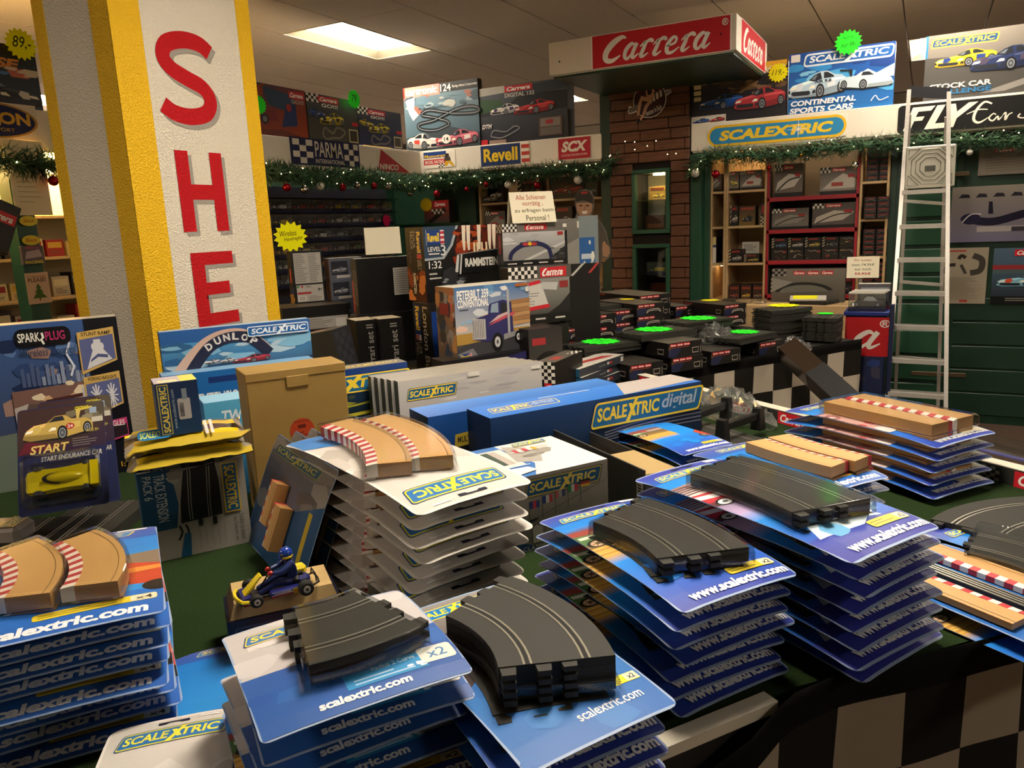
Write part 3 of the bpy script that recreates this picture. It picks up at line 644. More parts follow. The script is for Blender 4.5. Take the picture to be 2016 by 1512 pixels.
def art_policar(a):
    a.G(0, 0, 1, 1, '#1c1a20', '#2a2a34'); a.P([(0, .72), (0, 1), (1, 1), (1, .9)], '#d0a428'); a.chk(0, .78, .1, .98, 5, 5, '#d0a428', '#1a1814'); a.T('POLICAR', .12, .8, .46, .93, '#1a1612', bold=.03); a.R(.5, .76, .68, .92, '#14140f'); a.T('BRZ', .52, .78, .66, .88, '#e8e4da', bold=.03); a.T('RIVALS', .7, .8, .98, .92, '#d8d2c4', bold=.03, shear=.2)
    a.blot(.1, .45, .98, .74, 30, ['#6c5030', '#3c3028', '#4c3c30', '#8a6c4a'], 5, .1); car(a, .08, .24, .56, .58, '#1f50a0'); car(a, .46, .16, .99, .66, '#b03038'); a.R(.0, .0, .38, .14, '#d8d2c6'); car(a, .02, .01, .2, .12, '#2a5cb0'); car(a, .2, .01, .37, .12, '#b83038')
    for k in range(3): a.rr(.03, .42+.11*k, .11, .5+.11*k, .02, '#d8c490')
top_box('race_set_box', 'POLICAR box with blue and red sports cars above the fascia end', 'y', (1360, 240), (1546, 225), .375, art_policar, '#14120f', d=.1)
def art_cont(a):
    a.G(0, 0, 1, 1, '#1a6cb4', '#1a4c9c'); a.blot(.0, .3, 1, .78, 26, ['#2f8cd0', '#1c58a8', '#4aa4dc', '#163f88', '#7cc0e4'], 8, .16); a.P([(.62, .5), (.76, .62), (.84, .54), (1, .66), (1, .46)], '#bcd8e8')
    a.rr(.14, .76, .98, .97, .06, '#d8e8f0', slant=.02); a.rr(.155, .79, .965, .94, .04, '#1c5ca8', slant=.02); scalextric(a, .15, .77, .98, .97, letters='#e8f0f4', box=False); a.R(.02, .86, .11, .98, '#dcdad2')
    car(a, .0, .24, .56, .78, '#b8d0e0', trim='#d8e2e8', flip=False); car(a, .5, .3, 1, .68, '#c4d4dc', style='proto', flip=True); a.T('AIR 9.8', .26, .48, .42, .53, '#1c2c48', bold=.03); a.T('CONTINENTAL', .03, .13, .66, .22, '#eef2f2', bold=.04, shear=.12); a.T('SPORTS CARS', .02, .01, .64, .1, '#eef2f2', bold=.04, shear=.12); a.S([(.8, .1), (.84, .18), (.88, .1), (.96, .14)], .015, '#e0ecf2', sm=4)
top_box('race_set_box', 'bright blue CONTINENTAL SPORTS CARS box under the green star', 'y', (1550, 220), (1757, 205), .4, art_cont, '#1b5a9c', d=.1)
def art_stock(a):
    a.G(0, 0, 1, 1, '#3a3a3a', '#8c8478'); a.R(0, 0, .015, 1, '#2a7cb0'); a.P([(0, .0), (1, 0), (1, .7), (.5, .62), (0, .66)], '#4a4844'); a.P([(.35, .05), (.5, .05), (1, .35), (1, .45)], '#8a8680'); a.rr(.03, .8, .44, .94, .03, '#d8b04c', slant=.01); a.rr(.04, .82, .43, .92, .02, '#1d4c7c', slant=.01); scalextric(a, .03, .8, .44, .94, letters='#d8b04c', box=False)
    car(a, .06, .48, .44, .8, '#d8b81c', trim='#243c80'); car(a, .28, .36, .72, .8, '#223058', trim='#4a4258'); a.T('STOCK CAR', .04, .17, .42, .25, '#e8e2d6', bold=.03); a.T('CHALLENGE', .02, .08, .42, .155, '#2a74a8', bold=.03); a.R(.85, .1, 1, .4, '#6c5a50')
x0 = ony(1817, 190, YF).x
carton('race_set_box', 'grey stock car race set box right of the ladder top', 'box', .9, .1, .4, (x0+.45, YF+.075, ZT), 0, '#2a2a28', {'top': '#c8c0b0'}, {'front': art_stock}, eps=1e-4)
def art_police(a):
    a.G(0, 0, 1, 1, '#2a3a4c', '#101418'); a.T('CHASE', .3, .62, .86, .78, '#d88c3c', bold=.05, shear=.2); a.blot(.3, .5, 1, .62, 10, ['#c86c50', '#d8c8b0', '#4c80c0'], 3, .1); car(a, .3, .02, 1.0, .56, '#16181c', trim='#d8d4cc', flip=True)
y1 = onx(90, 214, XL).y
carton('race_set_box', 'police chase race set box left of the column', 'box', .62, .1, .3, (XL-.07, y1-.31, ZT), 90, '#101216', None, {'front': art_police}, eps=1e-4)
# star-shaped price cards fixed to them
def wall_burst(plane, c, px, py, rpx, col, words, label, spin=0, n=17):
    f = onx if plane == 'x' else ony; p = f(px, py, c); d = (p-CP).dot(CF); r = rpx*d/FPX
    rot = (pi/2, radians(spin), pi/2 if plane == 'x' else 0)
    return burst('price_star', label, r, p, rot, col, words, n=n)
NY, NG = '#ffff00', '#30ff30'
wall_burst('x', XL+.02, 41, 87, 33, NY, [('89,-', .25, .35, .8, .72)], 'yellow star shaped card marked 89 left of the column')
wall_burst('x', XL+.02, 697, 195, 20, NG, [('79', .3, .35, .7, .7)], 'green star shaped card marked 79 between two race set boxes')
wall_burst('x', XL+.02, 510, 206, 20, NG, [], 'green star shaped card half hidden by the yellow column edge')
wall_burst('y', YF-.01, 1532, 143, 20, '#e8e010', [('119,-', .2, .35, .8, .65)], 'yellow star shaped card between the POLICAR and blue boxes')
wall_burst('y', YF-.01, 1670, 83, 26, NG, [('Auch mit', .3, .62, .7, .74), ('nur 99,-', .25, .3, .8, .5)], 'green star shaped card on top of the bright blue box')

# ================================================================== evergreen garlands, baubles and fairy lights
NEEDLE = mat('garland_needles', '#27482c', .7, noise=(14, '#4d7350', .8))
def garland(label, P, rad=.072, seed=1, dens=150):
    rg = random.Random(seed); b = MB(); Q = smooth_path([tuple(p) for p in P], 8); L = 0
    for i in range(len(Q)-1):
        a_, c_ = Vector(Q[i]), Vector(Q[i+1]); l = (c_-a_).length; t = (c_-a_).normalized()
        for _ in range(int(l*dens*14)):
            p = a_.lerp(c_, rg.random()); v = Vector((rg.gauss(0, 1), rg.gauss(0, 1), rg.gauss(0, 1)-.25)).normalized(); v = (v+t*rg.uniform(-.6, .6)).normalized()
            q = p+v*rad*rg.uniform(.15, 1.0); e = q+(v+Vector((rg.gauss(0, .3), rg.gauss(0, .3), rg.gauss(0, .3)))).normalized()*rg.uniform(.03, .06)
            s_ = t.cross(v).normalized()*rg.uniform(.004, .0085)
            b.add([q-s_, q+s_, e], [(0, 1, 2)])
    b.tube(Q, .012, 5)
    o = b.build('garland', NEEDLE); o['kind'] = 'stuff'; tag(o, label, 'garland'); return Q
gl = garland('dark green evergreen garland under the left fascia', [(XL+.06, 3.95, 1.93), (XL+.08, 4.5, 1.9), (XL+.07, 5.1, 1.915), (XL+.07, 5.6, 1.885), (XL+.09, 5.87, 1.9)], seed=1)
gb = garland('dark green evergreen garland under the back fascia', [(XL+.08, 5.89, 1.9), (-3.5, 5.88, 1.905), (-3.0, 5.87, 1.9), (-2.6, 5.87, 1.915), (-2.3, 5.86, 1.88), (-2.16, 5.86, 1.96)], seed=2)
gr = garland('dark green evergreen garland under the right fascia', [(-1.56, 5.88, 1.84), (-1.4, 5.88, 1.93), (-1.0, 5.87, 1.9), (-.6, 5.87, 1.92), (-.2, 5.86, 1.91), (.2, 5.86, 1.9), (.5, 5.85, 1.87), (.9, 5.86, 1.9)], rad=.08, seed=3)
gl2 = garland('short evergreen garland with lights left of the column', [(XL+.07, 2.0, 1.93), (XL+.07, 2.4, 1.9), (XL+.07, 2.75, 1.91), (XL+.07, 3.0, 1.9)], seed=4)
BULB = mat('warm_fairy_bulb', '#fff0d0', .4, emit=('#ffd890', 6)); WIRE = mat('green_wire', '#0c2014', .6)
b = MB(); b.ball((0, 0, 0), .0036, 6, 4); bulb = b.mesh('bulb', BULB)
def fairy(label, Q, n, seed, sag=.05):
    rg = random.Random(seed); o = empty('fairy_lights', Q[0]); tag(o, label, 'fairy lights'); base = Vector(Q[0]); pts = []
    for k in range(n):
        t = (k+.5)/n*(len(Q)-1); i = int(t); p = Vector(Q[i]).lerp(Vector(Q[min(i+1, len(Q)-1)]), t-i)+Vector((rg.uniform(-.02, .05) if abs(Q[0][0]-Q[-1][0]) < .3 else rg.uniform(-.03, .03), rg.uniform(-.06, -.03) if abs(Q[0][0]-Q[-1][0]) > .3 else 0, rg.uniform(-sag, .06)))
        if abs(Q[0][0]-Q[-1][0]) < .3: p.x += .05
        place('bulb', bulb, o, p-base); pts.append(p-base)
    b = MB(); b.tube([tuple(p) for p in pts], .0012, 4); b.build('wire', WIRE, o)
fairy('warm fairy lights in the left garland', gl, 22, 1); fairy('warm fairy lights in the back garland', gb, 24, 2); fairy('warm fairy lights in the right garland', gr, 22, 3); fairy('fairy lights in the short garland left of the column', gl2, 9, 4)
fairy('few fairy lights pinned on the brown pillar', [(-2.1, 5.9, 2.1), (-2.0, 5.9, 1.95), (-1.9, 5.9, 2.12), (-1.75, 5.9, 2.05), (-1.62, 5.9, 1.9)], 7, 5, .1)
BM_ = {'red': mat('red_bauble', '#a01020', .12, .7), 'silver': mat('silver_bauble', '#d8d4cc', .08, 1), 'pearl': mat('pearl_bauble', '#d8d2c6', .3, .2), 'gold': mat('gold_bauble', '#c89820', .15, .9)}
bauble_me = {}
for k, m_ in BM_.items():
    b = MB(); b.ball((0, 0, 0), 1, 14, 10); bauble_me[k] = b.mesh('ball', m_, True)
b = MB(); b.lathe([(.25, .92), (.25, 1.2), (.08, 1.25), (.03, 1.3), (.03, 2.2)], 8); capme = b.mesh('cap', mat('bauble_cap', '#b0a078', .3, .9))
BAUB = [('x', 565, 369, 8.5, 'red'), ('x', 599, 373, 8.5, 'silver'), ('x', 631, 366, 8, 'pearl'), ('x', 674, 369, 7.5, 'red'), ('x', 703, 365, 7, 'silver'), ('x', 736, 366, 7, 'red'), ('x', 763, 367, 7, 'silver'),
        ('y', 808, 381, 6.5, 'silver'), ('y', 860, 382, 7, 'red'), ('y', 919, 373, 5, 'red'), ('y', 958, 363, 5.5, 'red'), ('y', 1000, 364, 7, 'pearl'), ('y', 1058, 365, 7, 'red'), ('y', 1138, 354, 8.5, 'pearl'),
        ('y', 1369, 341, 8, 'pearl'), ('y', 1409, 343, 8, 'red'), ('y', 1514, 330, 5, 'red'), ('y', 1577, 306, 4, 'gold'), ('y', 1588, 313, 5, 'silver'), ('y', 1683, 326, 8, 'silver'), ('y', 1909, 300, 6, 'pearl'), ('x', 105, 356, 10, 'red')]
cnt = {}
ORD = ['first', 'second', 'third', 'fourth', 'fifth', 'sixth', 'seventh', 'eighth', 'ninth', 'tenth', 'eleventh', 'twelfth', 'thirteenth', 'fourteenth', 'fifteenth', 'sixteenth', 'seventeenth', 'eighteenth', 'nineteenth', 'twentieth']
for pl, px, py, rp, c in BAUB:
    p = onx(px, py, XL+.1) if pl == 'x' else ony(px, py, YF-.1); r = rp*(p-CP).dot(CF)/FPX
    o = empty('bauble', p); o.scale = (r, r, r)
    where = 'left of the column' if px < 200 else 'on the left garland' if pl == 'x' else 'on the back garland' if px < 1200 else 'on the right garland'
    cnt[c, where] = k = cnt.get((c, where), 0)+1
    tag(o, '%s %s bauble from the left hanging %s' % (ORD[k-1], {'red': 'glossy red', 'silver': 'mirror silver', 'pearl': 'matt pearl', 'gold': 'small gold'}[c], where), 'bauble', 'christmas baubles')
    place('ball', bauble_me[c], o); place('cap', capme, o)
# ================================================================== lit shelves on the right
SY0, SY1 = 6.1, 6.5
def shelf_unit(name, label, x0, x1, zs, m, edge=None, cat='shelf'):
    o = empty(name, ((x0+x1)/2, SY1, 0)); tag(o, label, cat)
    def part(nm, q, mm): b = MB(); b.box(q[0]-(x0+x1)/2, q[1]-SY1, q[2], q[3]-(x0+x1)/2, q[4]-SY1, q[5], ch=.002); b.build(nm, mm, o)
    part('side_panel', (x0, SY0, 0, x0+.016, SY1, 1.96), m); part('side_panel', (x1-.016, SY0, 0, x1, SY1, 1.96), m); part('rear_panel', (x0, SY1-.005, 0, x1, SY1, 1.96), m)
    for z in zs: part('shelf_board', (x0+.016, SY0+.01, z-.018, x1-.016, SY1-.006, z), m)
    if edge:
        for z in zs: part('edge_strip', (x0, SY0-.002, z-.03, x1, SY0+.009, z), edge)
        part('edge_strip', (x0, SY0-.002, 0, x0+.018, SY0+.0, 1.96), edge); part('edge_strip', (x1-.018, SY0-.002, 0, x1, SY0, 1.96), edge)
    return o
REDP = mat('red_edge_paint', '#a01626', .45); GREYB = mat('brown_grey_panel', '#5c5046', .7)
shelf_unit('bookcase', 'narrow pale wooden bookcase bay beside the green post', -1.47, -1.352, (.86, 1.138, 1.417, 1.68), WOOD)
shelf_unit('bookcase', 'pale wooden bookcase bay left of the red edged shelf', -1.35, -1.052, (.858, 1.138, 1.417, 1.68), WOOD)
shelf_unit('bookcase', 'brown shelf unit with red edges holding race set boxes', -1.05, -.425, (.9, 1.152, 1.379, 1.613), GREYB, REDP)
shelf_unit('bookcase', 'narrow pale bookcase bay with car boxes left of the ladder', -.422, -.235, (.9, 1.172, 1.432, 1.69), WOOD)
STRIPE = ['#e8e2d6', '#15130f']
def art_set(seed, bot='#1a1614', stripe=True):
    rg = random.Random(seed); c1 = rg.choice(['#7c7670', '#6a5e54', '#8a8278', '#5c5450']); c2 = rg.choice(['#a8a098', '#8c8880', '#b8b0a4'])
    def f(a):
        a.G(0, 0, 1, 1, c1, '#57504a'); a.chk(0, .8, .26, 1, 5, 2, '#ded6c8', '#171412'); carrera(a, .3, .83, .66, .96, fine=False); a.R(0, 0, 1, .13, bot)
        k = seed % 3
        if k == 0: a.P([(.04, .2), (.7, .3), (.96, .62), (.5, .7), (.1, .45)], c2); a.S([(.1, .2), (.5, .5), (.9, .58)], .05, '#3c3834', sm=4)
        elif k == 1: car(a, .2, .18, .9, .74, rg.choice(['#c8c4bc', '#a03030', '#c0b040']), flip=seed % 2)
        else: a.P([(.06, .2), (.9, .22), (.98, .5), (.6, .76), (.3, .5)], c2); a.R(.3, .3, .6, .44, '#a04038')
        a.R(.72, .6, .9, .72, '#9c2c2c')
    return f
def sbox(label, x0, x1, z, h, fn, d=.12, col='#1c1814', y=SY0+.03, group=None, top='#2a2420', rz=0):
    return carton('race_set_box' if h > .07 else 'car_box', label, 'box', x1-x0, d, h, ((x0+x1)/2, y+d/2, z+.001), rz, col, {'top': top}, {'front': fn}, eps=1e-4, group=group)
def px(x, y=400, Y=SY0): return ony(x, y, Y).x
sbox('set box with small checks, left on the top red shelf', px(1523), px(1578), 1.613, .235, art_set(3))
sbox('long low set box in the middle of the top red shelf', px(1567), px(1634), 1.613, .075, art_set(4), y=SY0+.015, d=.1) if False else None
sbox('set box showing grandstand buildings, right on the top red shelf', px(1612), px(1688), 1.613, .19, art_set(5))
sbox('set box with pale looping track, left on the second red shelf', px(1519), px(1592), 1.379, .15, art_set(6))
sbox('wide set box with pale chicane, right on the second red shelf', px(1599), px(1686), 1.379, .175, art_set(9))
def art_small(seed):
    rg = random.Random(seed); c = rg.choice(['#8c1c20', '#b8b0a4', '#3c5c88', '#b89c30', '#40403e'])
    def f(a):
        a.R(0, 0, 1, 1, '#1c1713')
        for k in range(4): a.P([(.0, .1+.24*k), (.16, .24+.24*k), (.16, .34+.24*k), (0, .2+.24*k)], '#c8b898')
        a.R(.22, .78, .8, .92, '#96302a'); car(a, .26, .16, .94, .64, c)
    return f
def art_chrome(seed):
    rg = random.Random(seed)
    def f(a):
        a.R(0, 0, 1, 1, '#242019'); a.blot(.08, .12, .92, .86, 7, ['#8a8272', '#5c564c', '#9c3030', '#b8a050', '#4c4840'], seed, .12); a.S([(.2, .86), (.4, .76), (.6, .86), (.8, .76)], .04, '#a89c88')
    return f
xs = [px(1519)+k*(px(1690)-px(1519))/5 for k in range(6)]
for r, z in enumerate((1.152, 1.152+.082)):
    for k in range(5): sbox('%s small box from the left in the %s row of the third red shelf' % (ORD[k], ['lower', 'upper'][r]), xs[k]+.003, xs[k+1]-.004, z, .08, (art_chrome if r == 0 or k == 4 else art_small)(k+r*7), d=.1, group='small boxes on the red shelf')
for k in range(5): sbox('%s small striped box from the left on the lowest red shelf' % ORD[k], xs[k]+.003, xs[k+1]-.004, .9, .12, art_small(k+31), d=.1, group='striped boxes on the lowest red shelf')
# right narrow bay: stacked car boxes
def art_carend(seed):
    def f(a):
        a.R(0, 0, 1, 1, '#15110e'); a.R(.08, .66, .92, .84, '#8c2a24'); a.S([(.15, .2), (.3, .5), (.7, .5), (.85, .2)], .07, '#8c8478')
    return f
bx = [px(1702), px(1728), px(1752)]
for zi, (z, n) in enumerate(((1.69, 7), (1.432, 4), (1.172, 5), (.9, 6))):
    for c in range(2):
        for k in range(n): sbox('%s slim car box up in the %s stack, %s' % (ORD[k], ['left', 'right'][c], ['top shelf by the ladder', 'second shelf by the ladder', 'third shelf by the ladder', 'lowest shelf by the ladder'][zi]), bx[c], bx[c]+.078, z+k*.038, .036, art_carend(k), d=.18, y=SY0+(-.02 if zi == 1 else .03), group='stacked slim car boxes')
# pale bookcase contents
sbox('small greyish set box on the top shelf of the pale bookcase', px(1432), px(1452), 1.68, .14, art_set(13))
sbox('set box with red strips on the top shelf of the pale bookcase', px(1455), px(1498), 1.68, .14, art_set(14))
sbox('dark upright box pair on the second pale shelf', px(1436), px(1452), 1.417, .15, art_small(3), col='#100c0a')
sbox('golden brown box with black car on the second pale shelf', px(1454), px(1486), 1.417, .145, lambda a: (a.G(0, 0, 1, 1, '#7c6434', '#4c3020'), car(a, .2, .2, .85, .6, '#1a1a1a'), a.R(.1, .8, .9, .92, '#a04030')))
sbox('narrow chequered box on the second pale shelf', px(1497), px(1506), 1.417, .16, lambda a: (a.R(0, 0, 1, 1, '#2c2420'), a.chk(0, 0, 1, .4, 3, 5, '#d8d0c0', '#15110f'), a.R(.2, .5, .8, .9, '#a83028')))
sbox('dark red car boxes stack on the third pale shelf', px(1434), px(1462), 1.138, .1, art_small(8), col='#3c1010')
sbox('black case with red trim on the third pale shelf', px(1465), px(1496), 1.138, .06, art_small(12), col='#100e0e')
sheet('note_card', 'white handwritten note leaning on the third pale shelf', 'note', .13, .09, (px(1452), SY0+.2, 1.2), 0, lambda a: a.lines(.1, .2, .9, .8, 5, '#8c8478'))
for k, (c, lab) in enumerate((('#8c3020', 'brown'), ('#c8a020', 'yellow'), ('#7c5a3c', 'tan'))):
    sbox('%s car model box on the lowest pale shelf' % lab, px(1436+k*24), px(1457+k*24), .858, .11, (lambda cc: lambda a: (a.R(0, 0, 1, 1, '#3c2418'), car(a, .1, .1, .9, .5, cc), a.R(.1, .7, .9, .85, '#8c4030')))(c))
sbox('blue and white box on the third shelf of the narrow bay', px(1396), px(1409), 1.138, .2, lambda a: (a.R(0, 0, 1, .7, '#26386c'), a.R(0, .7, 1, 1, '#c8b880'), a.R(.5, 0, 1, .6, '#d0ccc0')), d=.2)
sbox('pale box on the top shelf of the narrow bay', px(1398), px(1418), 1.68, .13, art_set(15))

# slot cars in clear cases
CARC = ['#a02020', '#c8c4bc', '#2c4c90', '#c8a820', '#1c1c20', '#3c7048', '#b86020', '#7c8088']
TYRE = mat('rubber', '#121212', .7); CARP = mat('car_lacquer', attr=True, rough=.25, spec=.6)
def slotcar(col, L=.13, W=.055, H=.036, glass='#15181c'):
    b = MB(); s = [(-.5, .25, .3, .9), (-.44, .2, .42, 1), (-.2, .18, .55, 1), (-.08, .18, .6, .98), (.1, .18, .62, .98), (.3, .18, .58, 1), (.46, .2, .6, 1), (.5, .3, .5, .94)]
    for i in range(len(s)-1):
        x0, a0, h0, w0 = s[i]; x1, a1, h1, w1 = s[i+1]
        q = lambda x, a, h, w: [(x*L, -w*W/2, a*H), (x*L, w*W/2, a*H), (x*L, w*W/2*.86, h*H), (x*L, -w*W/2*.86, h*H)]
        b.add(q(x0, a0, h0, w0)+q(x1, a1, h1, w1), [(0, 1, 5, 4), (1, 2, 6, 5), (2, 3, 7, 6), (3, 0, 4, 7)]+([(3, 2, 1, 0)] if i == 0 else [])+([(4, 5, 6, 7)] if i == len(s)-2 else []), col)
    b.add([(-.14*L, -.4*W, .58*H), (-.14*L, .4*W, .58*H), (.32*L, .4*W, .6*H), (.32*L, -.4*W, .6*H), (-.02*L, -.3*W, H), (-.02*L, .3*W, H), (.18*L, .3*W, H), (.18*L, -.3*W, H)], [(0, 1, 5, 4), (1, 2, 6, 5), (2, 3, 7, 6), (3, 0, 4, 7)], glass); b.face([len(b.v)-4, len(b.v)-3, len(b.v)-2, len(b.v)-1], col)
    b.box(.42*L, -.48*W, .7*H, .5*L, .48*W, .76*H, col)
    for x in (-.3, .33):
        for y in (-1, 1): b.lathe([(.3*H, -.006), (.3*H, .006)], 10, '#101010', ax='y', off=(x*L, y*W*.47, .3*H)); b.lathe([(.15*H, -.007), (.15*H, .007)], 8, '#a0a0a0', ax='y', off=(x*L, y*W*.47, .3*H))
    return b.mesh('car_body', CARP)
cars = [slotcar(c) for c in CARC]
CASE = clear('clear_case', '#e8ecec', .3, .08, veil=.06); CBASE = mat('blue_black_base', '#161a3c', .4)
b = MB(); b.box(-.078, -.04, .014, .078, .04, .072, ch=.003); casem = b.mesh('clear_cover', CASE); b = MB(); b.box(-.08, -.042, 0, .08, .042, .014, ch=.002); cbm = b.mesh('plinth', CBASE)
def display(label, P, rz, k, group):
    o = empty('display_case', P, (0, 0, radians(rz))); o.scale = (1.28, 1.1, 1.42); tag(o, label, 'model car', group); place('clear_cover', casem, o); place('plinth', cbm, o); cb_ = place('car_body', cars[k % 8], o, (0, 0, .0145)); cb_.scale = (1.08, 1.2, 1.25)
rg = random.Random(11); X0 = XL-.3
b = MB()
ro = empty('display_rack', (X0, 5.0, 0)); tag(ro, 'dark blue rack of shelves holding clear cased cars on the left wall', 'shelf')
b.box(-.1, -1.1, .3, -.08, .93, 1.86); b.build('rear_panel', mat('rack_navy', '#2a2a3a', .5), ro)
b = MB(); b.box(-.08, -1.1, -.003, .05, .93, 0); rb = b.mesh('rack_shelf', mat('rack_navy', '#12142c', .5))
for r in range(7): place('rack_shelf', rb, ro, (0, 0, 1.1+.112*r))
for r in range(6):
    for c in range(9):
        y = 4.06+c*.212
        display('%s clear cased car from the left, %s row up of the left wall rack' % (ORD[c], ORD[r]), (X0-.01, y, 1.101+.112*r), 90, rg.randint(0, 7), 'clear cased slot cars on the left rack')
# green posts and dim shelves in the shop corner
b = MB(); b.box(XL-.26, 3.86, 0, XL-.14, 3.96, ZB-.02, ch=.003); struct(b.build('trim_6', GREEN), 'dark green post beside the column')
b = MB(); b.box(-4.06, 6.22, 0, -3.62, 6.3, ZB-.02, ch=.003); struct(b.build('trim_7', GREEN), 'dark green corner panel')
def corner_shelf():
    x0, x1, y0, y1 = -3.6, -2.32, 6.25, 6.66
    o = empty('bookcase', ((x0+x1)/2, y1, 0)); tag(o, 'dim pale wooden shelves in the back corner under the garland', 'shelf')
    def part(nm, *q): b = MB(); b.box(q[0]-(x0+x1)/2, q[1]-y1, q[2], q[3]-(x0+x1)/2, q[4]-y1, q[5], ch=.002); b.build(nm, WOOD, o)
    for x in (x0, -3.02, x1-.02): part('side_panel', x, y0, 0, x+.02, y1, 1.93)
    for z in (.95, 1.21, 1.45, 1.7): part('shelf_board', x0+.02, y0+.01, z-.02, x1-.02, y1, z)
    part('rear_panel', x0, y1-.006, 0, x1, y1, 1.93)
corner_shelf()
def cbox(label, xa, xb, yt, yb, fn, col='#1a1512', Y=6.28, d=.1):
    p0, p1 = ony(xa, yb, Y), ony(xb, yt, Y); zs = [z for z in (.95, 1.21, 1.45, 1.7) if z < p1.z-.03]; z = max(zs)
    return carton('model_box', label, 'box', p1.x-p0.x, d, max(.06, p1.z-z), ((p0.x+p1.x)/2, Y+d/2, z+.001), 0, col, None, {'front': fn}, eps=1e-4)
cbox('dim box with pale car picture on the upper corner shelf', 925, 978, 372, 405, lambda a: (a.R(0, 0, 1, 1, '#3c3028'), a.R(.0, .5, .6, .9, '#8c7c50'), car(a, .5, .1, 1, .6, '#b0a898')))
cbox('dim box with white prototype car on the corner shelf', 962, 990, 350, 402, lambda a: (a.R(0, 0, 1, 1, '#201c22'), car(a, .1, .2, .9, .5, '#c8c4bc', style='proto')))
cbox('box with red sports car picture on the right corner shelf', 1082, 1150, 345, 396, lambda a: (a.R(0, 0, 1, 1, '#282422'), car(a, .1, .2, .95, .7, '#a02428')))
cbox('dark box beside the red car box on the corner shelf', 1152, 1176, 350, 396, lambda a: (a.R(0, 0, 1, 1, '#1c2420'), car(a, .1, .2, .9, .5, '#606a68')))
for k in range(5): cbox('%s dim box from the left on the second corner shelf' % ORD[k], 912+k*44, 950+k*44, 418-k*3, 450-k*3, art_set(40+k) if k % 2 else art_small(50+k))
cbox('black and red box under the red bauble on the corner shelf', 1020, 1066, 350, 400, art_small(5))
def art_digi(a): a.G(0, 0, 1, 1, '#4c4844', '#a02420'); a.P([(.1, .05), (.3, .0), (.9, .5), (.8, .7)], '#1c1a1a'); a.chk(.3, .4, .8, .62, 6, 2, '#1c1a1a', '#c8c0b0'); carrera(a, .4, .7, .9, .95, fine=False)
p0 = ony(838, 440, 6.1); carton('model_box', 'red and grey digital set box below the small yellow star', 'box', .27, .1, .2, (p0.x+.14, 6.13, p0.z), 0, '#2a1a18', None, {'front': art_digi}, eps=1e-4)
b = MB(); b.box(p0.x-.3, 6.05, p0.z-.03, p0.x+.4, 6.24, p0.z-.002); tag(b.build('wall_shelf', GREEN), 'dark green wall shelf under the red digital box', 'shelf')
wall_burst('y', 6.079, 839, 403, 15, '#e8c81c', [], 'small yellow star card above the red digital box'); wall_burst('x', X0+.058, 761, 434, 13, '#e02060', [], 'small pink star card on the clear cased cars')

# ================================================================== cardboard standee of a man, with a boy in front
def pflat(pts, P0, Y): return [(ony(x, y, Y).x-P0.x, ony(x, y, Y).z-P0.z) for x, y in pts]
SYD = 5.25; P0 = ony(1160, 640, SYD)
so = empty('cardboard_standee', (P0.x, SYD, 0)); tag(so, 'cardboard cut-out of a smiling man in grey cap and shirt giving a thumbs up', 'cut-out')
out = [(1120, 640), (1120, 445), (1132, 432), (1136, 418), (1133, 405), (1132, 392), (1138, 378), (1152, 372), (1164, 376), (1170, 390), (1169, 408), (1164, 424), (1172, 430), (1184, 438), (1194, 456), (1199, 480), (1203, 490), (1201, 506), (1194, 512), (1186, 508), (1184, 520), (1180, 545), (1184, 575), (1188, 640)]
b = MB(); q = pflat(out, P0, SYD); b.prism(q[::-1], 0, .006, '#6c665e'); b.build('card', MPRINT, so, (0, 0, P0.z), (pi/2, 0, 0))
b = MB(); b.box(-.12, -.01, 0, .12, .002, P0.z+.01); b.build('foot_board', MPRINT if False else DARK, so)
a = Art(1, 1, 1e-4); F = lambda pts, c: a.P(pflat(pts, P0, SYD), c)
F([(1120, 640), (1120, 447), (1140, 430), (1165, 430), (1184, 440), (1196, 470), (1200, 488), (1186, 492), (1184, 520), (1180, 560), (1186, 640)], '#5c5850')
F([(1135, 400), (1167, 398), (1166, 415), (1158, 428), (1145, 428), (1137, 416)], '#b08a70'); F([(1141, 424), (1162, 422), (1164, 434), (1150, 440), (1140, 434)], '#9c7860')
F([(1133, 398), (1134, 386), (1142, 376), (1160, 376), (1168, 388), (1169, 402), (1150, 394)], '#3c3a36'); F([(1144, 378), (1157, 377), (1158, 381), (1145, 382)], '#a83c34')
F([(1146, 416), (1158, 415), (1155, 421), (1148, 421)], '#ece4d8')
for x in (1144, 1157): F([(x-3, 404), (x+3, 403), (x+3, 406), (x-3, 406)], '#2c201a')
F([(1151, 405), (1153, 405), (1154, 412), (1150, 412)], '#9c7258')
F([(1186, 490), (1187, 478), (1191, 474), (1194, 480), (1200, 486), (1201, 498), (1196, 506), (1188, 504)], '#b08a70'); F([(1186, 508), (1194, 508), (1192, 516), (1185, 515)], '#8a6a54')
a.on('printed_figure', so, (0, -.0062, P0.z), (pi/2, 0, 0), MPRINT)
SYB = 5.18; P1 = ony(1143, 600, SYB); so2 = empty('cardboard_standee', (P1.x, SYB, 0)); tag(so2, 'cardboard cut-out of a boy in white and red jacket before the man', 'cut-out')
out = [(1118, 640), (1120, 572), (1132, 566), (1127, 556), (1126, 542), (1130, 530), (1142, 526), (1154, 531), (1158, 544), (1156, 557), (1152, 564), (1164, 572), (1172, 585), (1172, 640)]
b = MB(); b.prism(pflat(out, P1, SYB)[::-1], 0, .005, '#c8c0b4'); b.build('card', MPRINT, so2, (0, 0, P1.z), (pi/2, 0, 0))
b = MB(); b.box(-.08, -.01, 0, .08, .002, P1.z); b.build('foot_board', DARK, so2)
a = Art(1, 1, 1e-4); F = lambda pts, c: a.P(pflat(pts, P1, SYB), c)
